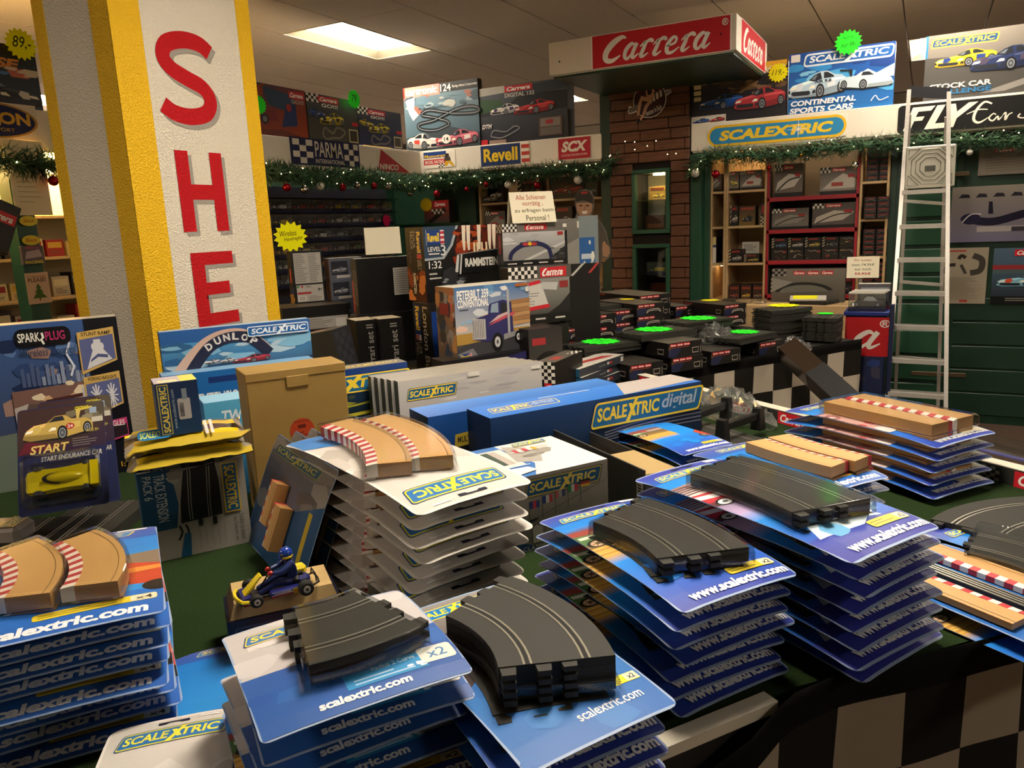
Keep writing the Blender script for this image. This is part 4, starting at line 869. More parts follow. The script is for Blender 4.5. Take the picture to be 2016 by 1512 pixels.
F([(1118, 640), (1120, 573), (1133, 566), (1152, 564), (1164, 572), (1172, 586), (1172, 640)], '#d8d0c4'); F([(1146, 640), (1146, 580), (1156, 568), (1164, 573), (1168, 640)], '#b02c30')
F([(1128, 545), (1130, 536), (1142, 530), (1154, 536), (1156, 546), (1154, 558), (1146, 568), (1138, 568), (1130, 558)], '#c89c80'); F([(1127, 546), (1128, 533), (1142, 526), (1155, 532), (1157, 546), (1152, 538), (1132, 539)], '#40281c')
for x in (1137, 1149): F([(x-3, 549), (x+3, 548), (x+3, 551), (x-3, 551)], '#2c1c14')
F([(1139, 561), (1147, 561), (1145, 563), (1141, 563)], '#9c5c50'); F([(1142, 551), (1144, 551), (1145, 557), (1141, 557)], '#b08468')
a.on('printed_figure', so2, (0, -.0052, P1.z), (pi/2, 0, 0), MPRINT)

# ================================================================== posters on the green wall
PY_ = 6.095
def poster(label, xl, yb, xr, yt, fn, col='#8c8478'): 
    p0, p1 = ony(xl, yb, PY_), ony(xr, yt, PY_)
    return sheet('poster', label, 'poster', p1.x-p0.x, p1.z-p0.z, (p0.x, PY_+.02, p0.z), 0, fn, col=col)
poster('grey poster sheet with red logo at the top right of the green wall', 1925, 346, 2080, 282, lambda a: (a.R(0, 0, 1, 1, '#787064'), carrera(a, .2, .82, .46, .95, fine=False), a.lines(.1, .1, .9, .7, 6, '#6c6458')), '#787064')
def art_rig(a):
    a.G(0, 0, 1, 1, '#6c6880', '#8c8478')
    for k in range(6): a.P([(.04+.1*k, .8), (.11+.1*k, .8), (.1+.1*k, .86), (.06+.1*k, .87)], '#2a2630')
    a.S([(.1, .42), (.25, .36), (.45, .5), (.7, .62), (1, .6)], .14, '#1c1a2c', sm=5); a.E(.12, .42, .06, .1, '#24223c'); a.P([(.22, .5), (.25, .5), (.24, .72), (.22, .72)], '#1c1a2c'); a.S([(.07, .36), (.12, .5), (.18, .5)], .02, '#c8c4cc', sm=4)
    a.R(.16, .18, .9, .28, '#a09a98')
    for k in range(3): a.R(.36+.1*k, .18, .44+.1*k, .26, '#3c3840')
poster('large grey poster of a long black pit wall rig', 1868, 478, 2240, 350, art_rig)
def art_plan(a):
    a.R(0, 0, 1, 1, '#948a78'); a.R(.05, .93, .5, .96, '#9c4038'); a.S([(.02, .55), (.1, .68), (.28, .7)], .06, '#2a2622', sm=4); a.S([(.34, .8), (.4, .86), (.5, .82)], .06, '#2a2622', sm=4); a.S([(.4, .7), (.52, .54)], .05, '#3c3832'); a.S([(.62, .55), (.84, .6), (.86, .78), (.66, .86)], .1, '#3c3832', sm=5); a.lines(.04, .06, .96, .48, 22, '#7a7264', seed=3); a.R(.42, .03, .6, .07, '#a03830')
poster('beige instruction poster with black track pieces beside the ladder', 1852, 598, 1948, 487, art_plan)
def art_gt(a):
    a.G(0, 0, 1, 1, '#1c1e20', '#4c6478'); a.R(0, .55, 1, .68, '#46585c'); a.R(.0, .62, .5, .7, '#8c2c30'); car(a, .06, .3, .9, .62, '#7cb0c4', trim='#c85030'); a.R(0, 0, 1, .14, '#0e0e0e'); a.lines(.2, .05, .8, .12, 2, '#8c8880'); carrera(a, .28, .86, .66, .97, fine=False)
poster('dark poster of a pale blue racing car right of the instruction poster', 1949, 599, 2110, 486, art_gt, '#1c1e20')

# ================================================================== aluminium step ladder
ALU = mat('brushed_aluminium', '#d2cec6', .35, .35, noise=(20, '#bcb8ae', .5, (1, 1, 8)))
TL, TR = ony(1790, 180, 5.5), ony(1868, 184, 5.46); BL, BR = ony(1746, 790, 5.02), ony(1862, 792, 5.0)
BL = TL+(BL-TL)*(TL.z/(TL.z-BL.z)); BR = TR+(BR-TR)*(TR.z/(TR.z-BR.z))
lo = empty('step_ladder', ((BL.x+BR.x)/2, (BL.y+BR.y)/2, 0)); tag(lo, 'tall aluminium step ladder standing before the green wall', 'ladder'); LB = Vector(lo.location)
def bar(nm, A, B, w, d, m, par=lo, n=Vector((0, 1, 0))):
    A = Vector(A)-LB; B = Vector(B)-LB; t = (B-A).normalized(); sd = t.cross(n).normalized()*w/2; dp = t.cross(sd.normalized()).normalized()*d/2
    b = MB(); b.add([A-sd-dp, A+sd-dp, A+sd+dp, A-sd+dp, B-sd-dp, B+sd-dp, B+sd+dp, B-sd+dp], [(3, 2, 1, 0), (4, 5, 6, 7), (0, 1, 5, 4), (1, 2, 6, 5), (2, 3, 7, 6), (3, 0, 4, 7)]); return b.build(nm, m, par)
bar('stile', BL, TL, .022, .06, ALU); bar('stile', BR, TR, .022, .06, ALU)
for y in (373, 441, 507, 573, 640, 706, 772):
    def at_z(A, B, x):       # point of the stile seen at image height y
        lo_, hi_ = 0., 1.
        for _ in range(40):
            m_ = (lo_+hi_)/2; p = A.lerp(B, m_)-CP; yy = 756-FPX*p.dot(CU)/p.dot(CF)
            if yy > y: lo_ = m_
            else: hi_ = m_
        return A.lerp(B, lo_)
    p, q = at_z(BL, TL, 0), at_z(BR, TR, 0); z = (p.z+q.z)/2
    b = MB(); w_ = q-p; w_.z = 0; t = w_.normalized(); n = Vector((-t.y, t.x, 0)); c = (p+q)/2-LB; c.z = z; hw = w_.length/2-.006; vs = []
    for zz in (-.025, .0):
        for sx, sy in ((-1, -.045), (1, -.045), (1, .045), (-1, .045)): v = c+t*hw*sx+n*sy; vs.append((v.x, v.y, z+zz))
    b.add(vs, [(3, 2, 1, 0), (4, 5, 6, 7), (0, 1, 5, 4), (1, 2, 6, 5), (2, 3, 7, 6), (3, 0, 4, 7)]); b.build('tread', ALU, lo)
RLx = Vector((.06, .5, 0)); TT = TL+(BL-TL)*.06; TT2 = TR+(BR-TR)*.06
bar('rear_leg', TL+(BL-TL)*1.0+Vector((.03, .95, 0)), TT+Vector((.01, .05, 0)), .02, .035, ALU); bar('rear_leg', BR+Vector((-.03, .95, 0)), TT2+Vector((-.01, .05, 0)), .02, .035, ALU)
for k in (.25, .5, .75): bar('rear_brace', (BL+Vector((.03, .95, 0))).lerp(TT, k), (BR+Vector((-.03, .95, 0))).lerp(TT2, k), .02, .012, ALU)
bar('top_handle', TL+Vector((0, 0, .0)), TR, .06, .03, mat('dark_plastic', '#23252c', .5), n=Vector((0, 1, 0)))
# the folded-up platform
pp = ony(1780, 372, 5.33); plw = .262
po = empty('platform', pp-LB, (radians(-6), 0, radians(4))); po.parent = lo
b = MB(); b.box(0, -.012, 0, plw, .012, plw*.93, ch=.006); b.build('platform_plate', mat('cast_aluminium', '#b9b6a6', .5, .3), po)
RIB = mat('cast_ridge', '#8c8a7c', .5, .3)
def oct_(r): return [(plw/2+r*cos(pi/8+k*pi/4), plw*.465+r*sin(pi/8+k*pi/4)) for k in range(8)]
for r in (.108, .083, .058):
    q = oct_(r); b = MB(); b.tube([(x, -.014, z) for x, z in q+q[:1]], .0035, 4); b.build('ridge', RIB, po)
for sx, sz in ((0, 0), (1, 0), (0, 1), (1, 1)):
    X = lambda u: u if sx == 0 else plw-u
    Z = lambda u: u if sz == 0 else plw*.93-u
    b = MB(); b.tube([(X(.015), -.014, Z(.015)), (X(.075), -.014, Z(.015)), (X(.015), -.014, Z(.075)), (X(.015), -.014, Z(.015))], .003, 4); b.build('ridge', RIB, po)
b = MB(); b.box(plw/2-.028, -.016, plw*.36, plw/2+.028, -.012, plw*.48); b.build('rating_plate', mat('dark_label', '#4c4c44', .6), po)
# ================================================================== slot track pieces
DECK = mat('track_plastic', '#2b2a24', .62, spec=.35, bump=('noise', 900, .15, .0008)); RAIL = mat('track_rail', '#b8b4a4', .3, .8); SLOT = mat('slot_shadow_black', '#050505', .8)
def arc_pts(R, a0, a1, n): return [(R*cos(a0+(a1-a0)*k/n)-0, R*sin(a0+(a1-a0)*k/n)) for k in range(n+1)]
def track_piece(R, ang, W=.156, T=.012, n=10, lanes=(-.25, .25), conn=True):
    """curve (or straight when R is None, ang = length): deck mesh and rails mesh, middle of the piece at the origin, running along y, bending to -x"""
    def pt(o, k):
        if R is None: return (o, ang*(k/n-.5))
        a = ang*(k/n-.5); return ((R+o)*cos(a)-R, (R+o)*sin(a))
    b = MB(); poly = [pt(W/2, k) for k in range(n+1)]+[pt(-W/2, k) for k in range(n, -1, -1)]
    b.prism(poly, 0, T)
    if conn:
        for k, s in ((0, -1), (n, 1)):
            for o, l in ((-.42*W, .018), (-.12*W, .016), (.1*W, .012), (.4*W, .018)):
                if (o > 0) == (s > 0) or abs(o) < .3*W:
                    x, y = pt(o, k); a = 0 if R is None else ang*(k/n-.5); t = (-sin(a)*s, cos(a)*s); q = (cos(a), sin(a)); hw = .011
                    b.prism([(x-q[0]*hw-t[0]*.002, y-q[1]*hw-t[1]*.002), (x+q[0]*hw-t[0]*.002, y+q[1]*hw-t[1]*.002), (x+q[0]*hw*.8+t[0]*l, y+q[1]*hw*.8+t[1]*l), (x-q[0]*hw*.8+t[0]*l, y-q[1]*hw*.8+t[1]*l)][::(1 if s > 0 else -1)], T*.2, T*.85)
    r = MB()
    def strip(o, w, z, mi):
        base = len(r.v)
        for k in range(n+1): r.v.append((*pt(o-w/2, k), z)); r.v.append((*pt(o+w/2, k), z))
        for k in range(n): r.face([base+2*k, base+2*k+1, base+2*k+3, base+2*k+2], None, mi)
    for l in lanes:
        strip(l*W, .0045, T+.0003, 1)
        for s in (-1, 1): strip(l*W+s*.0047, .003, T+.0006, 0)
    return b.mesh('track_deck', DECK), r.mesh('rail', [RAIL, SLOT])
def add_track(name, tr, parent=None, loc=(0, 0, 0), rot=(0, 0, 0), label=None, group=None):
    o = place(name, tr[0], parent, loc, rot); place('rail', tr[1], o)
    if label: tag(o, label, 'track', group)
    return o
BROWN = mat('tan_border_plastic', attr=True, rough=.5)
def border_piece(R, ang, W=.085, T=.016, n=14, kerb=.022, side=-1):
    """tan run-off border with a red and white kerb on one side"""
    def pt(o, k):
        if R is None: return (o, ang*(k/n-.5))
        a = ang*(k/n-.5); return ((R+o)*cos(a)-R, (R+o)*sin(a))
    b = MB(); i, e = (-W/2+kerb, W/2) if side < 0 else (-W/2, W/2-kerb)
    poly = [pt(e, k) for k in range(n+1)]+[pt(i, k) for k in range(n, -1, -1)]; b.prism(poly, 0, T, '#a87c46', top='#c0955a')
    g = W/2-.01 if side < 0 else -W/2+.01                                # groove line along the outer rim
    for k in range(n): b.add([(*pt(g-.0007, k), T+.0003), (*pt(g+.0007, k), T+.0003), (*pt(g+.0007, k+1), T+.0003), (*pt(g-.0007, k+1), T+.0003)], [(0, 1, 2, 3)], '#6c4c28')
    k0, k1 = (-W/2, -W/2+kerb) if side < 0 else (W/2-kerb, W/2)
    m = n*2
    def pk(o, k): return pt(o, k/2)
    for k in range(m):
        c = '#b83038' if k % 2 else '#e4dcd0'; A, B, C_, D = pk(k1, k), pk(k0, k), pk(k0, k+1), pk(k1, k+1)
        b.add([(*A, 0), (*B, 0), (*C_, 0), (*D, 0), (*A, T*1.04), (*B, T*.9), (*C_, T*.9), (*D, T*1.04)], [(4, 7, 6, 5), (0, 1, 5, 4), (1, 2, 6, 5), (2, 3, 7, 6), (3, 0, 4, 7)], c)
    return b.mesh('border', BROWN)
TR_PILE = track_piece(.45, .62, W=.198, T=.010)       # wide black curves of the piles on the back table
TR_STR = track_piece(None, .345, W=.198, T=.010)

# ================================================================== the back table with its chequered skirt
BTH = 57.0; BO = onz(1290, 735, .75); bt1 = Vector((cos(radians(BTH)), sin(radians(BTH)), 0)); bt2 = Vector((-sin(radians(BTH)), cos(radians(BTH)), 0))
def bt(s, q, z=.75): p = BO+bt1*s+bt2*q; return Vector((p.x, p.y, z))
bo = empty('display_table', bt(.3, .75, 0), (0, 0, radians(BTH))); tag(bo, 'long back table covered in black boxes and track piles', 'table')
b = MB(); b.box(-1.6, -.75, .72, 1.22, .85, .75, ch=.003); b.build('table_top', mat('table_felt_dark', '#1c1a16', .9), bo)
lg = MB(); lg.box(-.03, -.03, 0, .03, .03, .72); lgm = lg.mesh('leg', DARK)
for x, y in ((-1.5, -.65), (1.12, -.65), (-1.5, .75), (1.12, .75)): place('leg', lgm, bo, (x, y, 0))
def flag(name, label, W, H, nx, ny, band, P, th, wob=.012, seed=1, sag=None, c1='#bdb2a0', c2='#23201c', start=0, yoff=None):
    """hanging chequered cloth with a black hem at the top"""
    rg = random.Random(seed); b = MB(); NX, NY = nx*4, ny*4; cw = W/nx; chh = (H-band)/ny; ph = [rg.random()*6 for _ in range(4)]
    def pos(u, v): 
        x = u*W; z = -v; y = wob*(v/H+.15)*(sin(x*9+ph[0])+.6*sin(x*21+ph[1]+v*6)); s_ = (sag(u) if sag else 0)
        if yoff: y += yoff(x)
        return (x+wob*.5*sin(v*9+ph[2])*v/H, y, z-s_)
    rows = [0, band*.5, band]+[band+chh*(j+1)/4 for j in range(NY)]
    for r_ in rows:
        for i in range(NX+1): b.v.append(pos(i/NX, r_))
    for j in range(len(rows)-1):
        for i in range(NX):
            c = '#0d0c0b' if j < 2 else (c1 if (i//4+(j-2)//4+start) % 2 == 0 else c2)
            k = j*(NX+1)+i; b.face([k, k+NX+1, k+NX+2, k+1], c)
    o = b.build(name, mat('flag_cloth', attr=True, rough=.9, spec=.1), None, P, (0, 0, radians(th)), smooth=True)
    so = o.modifiers.new('t', 'SOLIDIFY'); so.thickness = .0015
    tag(o, label, 'flag'); return o
p = bt(-.06, -.018, .762); flag('chequered_flag', 'chequered flag skirt hanging from the back table', 1.575, .66, 11, 4, .06, p, BTH-.5, seed=3, start=1)
# cartons of track, black with three red logos on each end
def art_track_end(kind=0, logos=3):
    def f(a):
        a.R(0, 0, 1, 1, '#14110f'); a.P([(.0, .1), (.22, .0), (.4, .55), (.2, .66), (0, .6)], '#1c2444'); a.P([(.0, .5), (.16, .7), (.05, .74), (0, .74)], '#5c4420')
        for k in range(logos): carrera(a, .05+.2*k, .74, .235+.2*k, .93, fine=False)
        a.R(.05, .64, .6, .68, '#8c4034')
        if kind == 0: a.S([(.72, .18), (.7, .5), (.9, .52), (.88, .18), (.72, .18)], .05, '#b8b0a0')
        else: a.S([(.34, .2), (.42, .46), (.78, .5), (.86, .22)], .05, '#c8c0b0', sm=4); a.S([(.36, .2), (.44, .36), (.76, .38), (.84, .22)], .04, '#c8c0b0', sm=4)
        a.R(.955, .1, .965, .6, '#b8b0a0')
    return f
def art_track_side(a): a.R(0, 0, 1, 1, '#0f0d0c'); a.R(.02, .8, .24, .9, '#96382e'); a.S([(.82, .2), (.81, .5), (.92, .52), (.91, .2), (.82, .2)], .05, '#9c9488')
def track_carton(label, xl, yl, z, w, d, h=.072, kind=0, top='#3a3630', group='black track boxes on the back table', dth=0, n=1):
    """w along the table front, d into the table; (xl, yl, z) = upper front left corner of the topmost"""
    P = onz(xl, yl, z); c = P+bt1*(w/2)+bt2*(d/2)
    for k in range(n):
        carton('track_box', label if n == 1 else '%s, %s' % (label, ['topmost', 'second from top', 'third from top', 'lowest'][k]), 'box', w, d, h, (c.x, c.y, z-h-k*(h+.001)), BTH+dth, '#100e0c', {'top': top}, {'front': art_track_end(kind), 'left': art_track_side}, group=group, eps=1e-4)
track_carton('black track box at the left front of the flag table', 1239, 720, .826, .205, .4)
track_carton('black track box second from left at the flag table front', 1322, 706, .826, .205, .4)
track_carton('black track box third from left at the flag table front', 1400, 693, .826, .205, .4)
track_carton('black track box fourth from left at the flag table front', 1492, 676, .826, .2, .4, dth=2)
track_carton('long black track box lying on the front row', 1316, 677, .9, .215, .43, top='#57524a')
track_carton('black box with curve icons, left pair behind the green stars', 1158, 622, .972, .2, .3, kind=1, n=3)
track_carton('black box with curve icons, right pair behind the green stars', 1206, 613, .972, .2, .3, kind=1, n=3)
track_carton('black curve box behind the icon boxes', 1254, 600, 1.0, .21, .42, kind=1, top='#5c544a', n=3)
track_carton('wide flat black box at the rear of the flag table', 1258, 583, 1.0, .27, .5, kind=0, top='#6c6458', n=3)
track_carton('black track box with round icons left of the tall curve pile', 1426, 601, .92, .2, .4, kind=1, n=2)
track_carton('grey topped black box behind the second green star', 1330, 604, .9, .16, .28, kind=0, top='#5a564e', n=2)
track_carton('black box with curve icons beside the dark picture box', 1108, 648, .93, .15, .28, kind=1, n=2)
def pile(label, px_, py_, z, n, th, tr=TR_PILE, base=None, jit=.006, seed=1, thick=.0108):
    """n loose track pieces stacked; (px_, py_) is the middle of the top piece at height z"""
    P = onz(px_, py_, z); rg = random.Random(seed)
    for k in range(n):
        add_track('track_curve', tr, None, (P.x+rg.uniform(-jit, jit), P.y+rg.uniform(-jit, jit), z-.0108-k*thick), (0, 0, radians(th+rg.uniform(-1, 1))), '%s, %s from the top' % (label, ORD[k] if k < 20 else 'deep'), 'loose black track pieces')
pile('loose black track curve under the middle green star', 1292, 650, .932, 3, BTH-90, TR_STR, seed=1)
pile('loose black track piece under the upper green star', 1370, 628, .945, 4, BTH-90, TR_STR, seed=2)
pile('loose black track piece under the left green star', 1185, 674, .9, 4, BTH-90, TR_STR, seed=3)
pile('loose black track piece under the right green star', 1462, 657, .868, 3, BTH-80, TR_STR, seed=4)
pile('black curve of the tall pile under the yellow star', 1540, 606, .945, 15, BTH-92, TR_PILE, seed=5, thick=.0112)
pile('black curve of the right tall pile', 1622, 622, .9, 12, BTH-60, track_piece(.45, .4, W=.198, T=.010), seed=6, thick=.0112)
pile('black curve with pink edge lying on the icon boxes', 1172, 600, .995, 2, BTH-95, seed=9)
def flat_burst(px_, py_, z, r, col, label, words=(), ink='#1c5a1c', sq=.62):
    p = onz(px_, py_, z); o = burst('price_star', label, r, (p.x, p.y, z), (0, 0, radians(BTH-90+8)), col, words, n=14, inner=.78, ink=ink); return o
W1 = [('Bogen', .28, .52, .74, .66), ('2,99', .36, .32, .7, .46)]
flat_burst(1287, 648, .934, .105, NG, 'green star card on the middle track pile', W1); flat_burst(1374, 626, .947, .105, NG, 'green star card on the upper track pile', W1); flat_burst(1182, 672, .902, .105, NG, 'green star card on the left track pile', W1); flat_burst(1465, 653, .87, .085, NG, 'green star card beside the clear bag', W1)
flat_burst(1542, 601, .948, .1, '#e8f000', 'yellow star card on the tall pile of black curves', W1); flat_burst(1625, 617, .903, .05, NG, 'small green star card on the right tall pile'); flat_burst(1235, 589, 1.003, .05, '#e8d820', 'small yellow star card on the rear boxes'); flat_burst(1398, 591, .924, .07, '#e8e020', 'pale yellow star card near the pillar foot')
# ================================================================== model kits and boxes on the left of the back table
def fbox(name, label, xl, yt, xr, yr, D, d, zb, art=None, col='#15120f', faces=None, th=57, cat='box', tilt=(0, 0), eps=9e-5, group=None, m=None):
    """upright box: front face from its upper left photo corner (xl, yt) at depth D to xr, running in direction th; stands on zb"""
    P = ond(xl, yt, D); Q = onplane(xr, yr, P, th); t = Vector((cos(radians(th)), sin(radians(th)), 0)); n = Vector((-t.y, t.x, 0))
    w = (Q-P).dot(t); c = P+t*(w/2)+n*(d/2)
    return carton(name, label, cat, w, d, P.z-zb, (c.x, c.y, zb), th, col, faces, art, tilt=tilt, eps=eps, group=group, m=m)
def lbl_revell(a, x0, y0, x1, y1):
    k = x0+(x1-x0)*.78; a.R(x0, y0, k, y1, '#163a80'); a.R(x0-.004, y0-.01, x0, y1+.01, WHT); a.T('Revell', x0+(k-x0)*.08, y0+(y1-y0)*.2, x0+(k-x0)*.92, y0+(y1-y0)*.82, '#f0cc28', bold=.03); a.R(k, y0, x1, y1, '#ece4d8')
    for j in range(3): a.R(k, y0+(y1-y0)*(.05+.34*j), x1, y0+(y1-y0)*(.24+.34*j), '#b83040')
def art_ramm(a):
    a.R(0, 0, 1, 1, '#0e0c0c'); a.P([(0, .55), (.24, .56), (.36, .74), (.44, 1), (0, 1)], '#a8b0b4'); a.P([(0, .58), (.22, .59), (.33, .75), (.41, 1), (0, 1)], '#2a4258')
    a.P([(.46, 1), (.38, .7), (.4, .38), (1, .38), (1, 1)], '#5c1c0c'); a.blot(.42, .42, 1, 1, 34, ['#8c2c10', '#3c0e08', '#a8481c', '#281010', '#c86c2c'], 6, .12)
    for x in (.5, .56, .7, .84, .9): a.P([(x-.012, .66), (x+.012, .66), (x+.022, .84), (x+.03, 1), (x-.02, 1), (x-.022, .8)], '#f0e0c8')
    for x in (.62, .66, .72, .78): a.R(x, .6, x+.025, .76, '#f0d8b0')
    lbl_revell(a, .03, .76, .25, .95); a.T('LEVEL', .04, .67, .2, .73, WHT, bold=.01); a.T('3', .2, .61, .26, .75, WHT, bold=.0); a.R(.05, .63, .18, .645, WHT)
    a.P([(.36, .34), (.4, .6), (.98, .66), (.98, .36)], '#0c0c0e'); a.P([(.36, .34), (.4, .6), (.43, .6), (.4, .34)], '#cfcfca'); a.P([(.42, .34), (.45, .61), (.47, .61), (.44, .34)], '#cfcfca'); a.S([(.4, .61), (.98, .66)], .012, '#8c8c88'); a.T('RAMMSTEIN', .5, .43, .94, .55, '#e4e0d6', bold=.05)
    a.T('1:32', .04, .44, .2, .54, WHT, bold=.01); a.lines(.04, .28, .2, .4, 2, '#c8c4bc'); a.P([(.16, .1), (.22, .4), (.34, .46), (.4, .3), (.4, .1)], '#2a2c30'); a.blot(.14, .12, .5, .36, 12, ['#8c9094', '#1c1c1e', '#55585c'], 3, .05)
def art_ramm_side(a):
    a.R(0, 0, 1, 1, '#1c1a18'); a.R(0, 0, 1, .4, '#4c1c10'); a.blot(.0, .02, 1, .42, 16, ['#8c3c18', '#2c100c', '#c87c40', '#5c2010'], 4, .2); a.P([(.28, .06), (.5, .06), (.52, .44), (.3, .46)], '#101012'); a.T('RAMMSTEIN', .32, .1, .48, .38, '#d8d4cc', bold=.03, rot=-90)
    a.R(.6, .58, .86, .96, '#163a80'); a.T('Revell', .63, .66, .83, .94, '#f0cc28', bold=.03, rot=-90); a.R(.6, .58, .86, .64, '#c84848'); a.T('TOUR', .42, .72, .54, .96, '#c8c4bc', bold=0, rot=-90); a.T('TRUCK', .28, .7, .4, .96, '#c8c4bc', bold=0, rot=-90); a.T('LEVEL 3', .62, .44, .84, .56, '#c8c4bc', bold=0, rot=-90); a.blot(.08, .5, .3, .66, 5, ['#6c5068', '#3c3440'], 2, .08)
ZL = .751
def art_london_side(a):
    a.R(0, 0, 1, 1, '#181412'); a.R(.08, .56, .42, .97, '#163a80'); a.T('Revell', .13, .62, .37, .95, '#f0cc28', bold=.03, rot=-90); a.R(.08, .48, .42, .56, '#e0d8cc')
    for j in range(2): a.R(.08+.12*j, .48, .16+.12*j, .56, '#b83040')
    a.T('London Bus', .58, .02, .86, .96, '#c8c0b0', bold=.01, rot=-90); a.T('07651', .08, .28, .24, .44, '#c8c0b0', bold=0, rot=-90); a.T('1:24', .28, .3, .42, .46, '#c8c0b0', bold=0, rot=-90)
fbox('model_kit_box', 'tall black model kit box with London Bus lettering on its spine', 845, 600, 990, 598, 3.85, .22, ZL, {'left': art_london_side, 'front': lambda a: (a.R(0, 0, 1, 1, '#201c1a'), a.R(.02, .3, .1, .9, '#163a80'), a.R(.3, .2, .9, .8, '#7c1c1c'))})
fbox('model_kit_box', 'black tour truck model kit box with flames standing on the London Bus box', 832, 447, 985, 447, 3.9, .2, 1.129, {'front': art_ramm, 'left': art_ramm_side}, faces={'top': '#b8b4a8'}, th=62)
def art_peter(a):
    a.G(0, .35, 1, 1, '#b8b4b0', '#3c6ca0'); a.blot(.45, .6, 1, .98, 14, ['#c8ccd0', '#5c8cb8', '#e0dcd8', '#7ca0c0'], 9, .1); a.blot(.0, .42, .45, .66, 8, ['#c8ccd0', '#8caac4', '#d8b8a4'], 4, .08); a.R(0, .22, 1, .37, '#a8843c'); a.P([(0, 0), (1, 0), (1, .3), (.1, .22), (0, .16)], '#3a3a3e'); a.P([(0, .1), (.2, .16), (.3, 0), (.1, 0)], '#77767a')
    a.T('PETERBILT 359', .03, .83, .44, .955, WHT, bold=.03); a.T('CONVENTIONAL', .03, .72, .44, .83, WHT, bold=.03); a.lines(.05, .67, .24, .71, 1, '#3c3c3c')
    for j in range(6):
        for k in range(2): a.P([(.68+.02*(j % 2), .4+.06*j), (1, .42+.06*j), (1, .47+.06*j), (.69+.02*(j % 2), .46+.06*j)], '#9c7044' if j % 2 else '#b48a58')
        a.E(.69+.02*(j % 2), .43+.06*j, .025, .032, '#d0aa78', 10)
    a.P([(.2, .28), (.22, .55), (.42, .6), (.44, .74), (.62, .78), (.74, .74), (.76, .3), (.4, .22)], '#2c2c60'); a.P([(.2, .28), (.38, .26), (.38, .54), (.22, .56)], '#b4b0ac')
    for j in range(7): a.R(.215+.022*j, .29, .222+.022*j, .54, '#5c5c60')
    a.P([(.45, .62), (.47, .73), (.56, .75), (.56, .61)], '#8a9cac'); a.P([(.59, .6), (.59, .75), (.68, .72), (.68, .58)], '#20242c'); a.P([(.42, .44), (.78, .56), (.78, .6), (.6, .56)], '#b84858'); a.P([(.42, .47), (.7, .58), (.72, .62), (.55, .57)], '#c8a8a8')
    a.R(.68, .3, .71, .92, '#a8a8a8'); a.P([(.46, .24), (.48, .36), (.56, .38), (.6, .26)], '#2c2c60'); a.P([(.62, .22), (1, .3), (1, .36), (.62, .3)], '#8a8a8c')
    for x, r in ((.53, .1), (.82, .065), (.92, .055)): a.E(x, .2+.12*(x-.5), r*.75, r*1.3, '#101012'); a.E(x, .2+.12*(x-.5), r*.4, r*.75, '#c0c0c0'); a.E(x, .2+.12*(x-.5), r*.15, r*.3, '#505050')
    lbl_revell(a, .04, .02, .18, .1); a.R(.8, .945, .98, .985, '#a8602c'); a.R(.94, .86, .985, .93, '#d8d4c8')
def art_peter_side(a):
    a.G(0, 0, 1, 1, '#5c5450', '#9c6c48'); a.blot(0, .05, 1, .95, 24, ['#3c3c3e', '#8c8884', '#b08050', '#2c3c58', '#6c6460', '#a0a09c'], 5, .22); a.R(.2, .62, .7, .78, '#7c2c2c'); a.T('PETERBILT 359', .78, .55, .92, .95, '#c85848', bold=.02, rot=-90)
fbox('model_kit_box', 'truck model kit box with blue conventional truck hauling logs', 893, 567, 1040, 550, 3.4, .17, .9065, {'front': art_peter, 'left': art_peter_side}, faces={'top': '#d8d4c8'}, col='#4c4a48', th=62)
fbox('race_set_box', 'dark sport box lying under the truck model kit', 872, 712, 1036, 697, 3.38, .13, ZL, {'front': lambda a: (a.R(0, 0, 1, 1, '#15131a'), a.P([(.1, .0), (.5, .3), (1, .5), (1, 1), (.2, .7)], '#2a2858'), a.T('sport+', .55, .35, .95, .8, '#b8b4b0', bold=.03, shear=.25), a.chk(.48, .4, .55, .8, 3, 4, '#b8b4b0', '#15131a'), a.P([(.1, .2), (.3, .4), (.35, .3), (.2, .1)], '#c8b820'))}, col='#121014')
def art_arch(a):
    a.R(0, 0, 1, 1, '#0f0e0e'); a.G(.0, .14, .96, .8, '#7c7874', '#b8b8b8'); a.R(0, .8, 1, 1, '#6c6660'); a.chk(.0, .82, .22, 1, 7, 3, '#e0dcd2', '#1a1816'); carrera(a, .34, .84, .68, .98, fine=True)
    a.P([(.0, .14), (.96, .14), (.96, .3), (.6, .54), (.4, .56)], '#8c8a86'); a.P([(.4, .14), (.96, .5), (.96, .56), (.3, .14)], '#c0beb8'); a.P([(.7, .14), (.96, .14), (.96, .44), (.84, .3)], '#2c2a2a'); a.blot(.74, .14, .96, .42, 10, ['#15151a', '#4c4a48'], 4, .05); a.blot(.0, .5, .5, .78, 12, ['#a8a8a8', '#8c8c90', '#c8c8c8'], 7, .1)
    arc = [(.1, .16), (.13, .32), (.26, .47), (.42, .52), (.58, .5), (.7, .38), (.74, .16)]; a.S(arc, .1, '#1c2048', sm=5); a.P([(.24, .44), (.26, .56), (.54, .58), (.6, .48), (.42, .46)], '#1c2048')
    for s in (-1, 1): a.P([(.41+s*.02, .5), (.41+s*.05, .56), (.41+s*.12, .53), (.41+s*.1, .49), (.41+s*.05, .475)], '#b83030')
    a.E(.41, .52, .03, .045, '#e0b020'); a.R(.84, .7, .93, .78, '#9c2c2c'); a.R(.93, .88, .99, .96, '#d8d4c8')
    for k in range(4): a.R(.06+.24*k, .05, .2+.24*k, .08, '#c8c4bc')
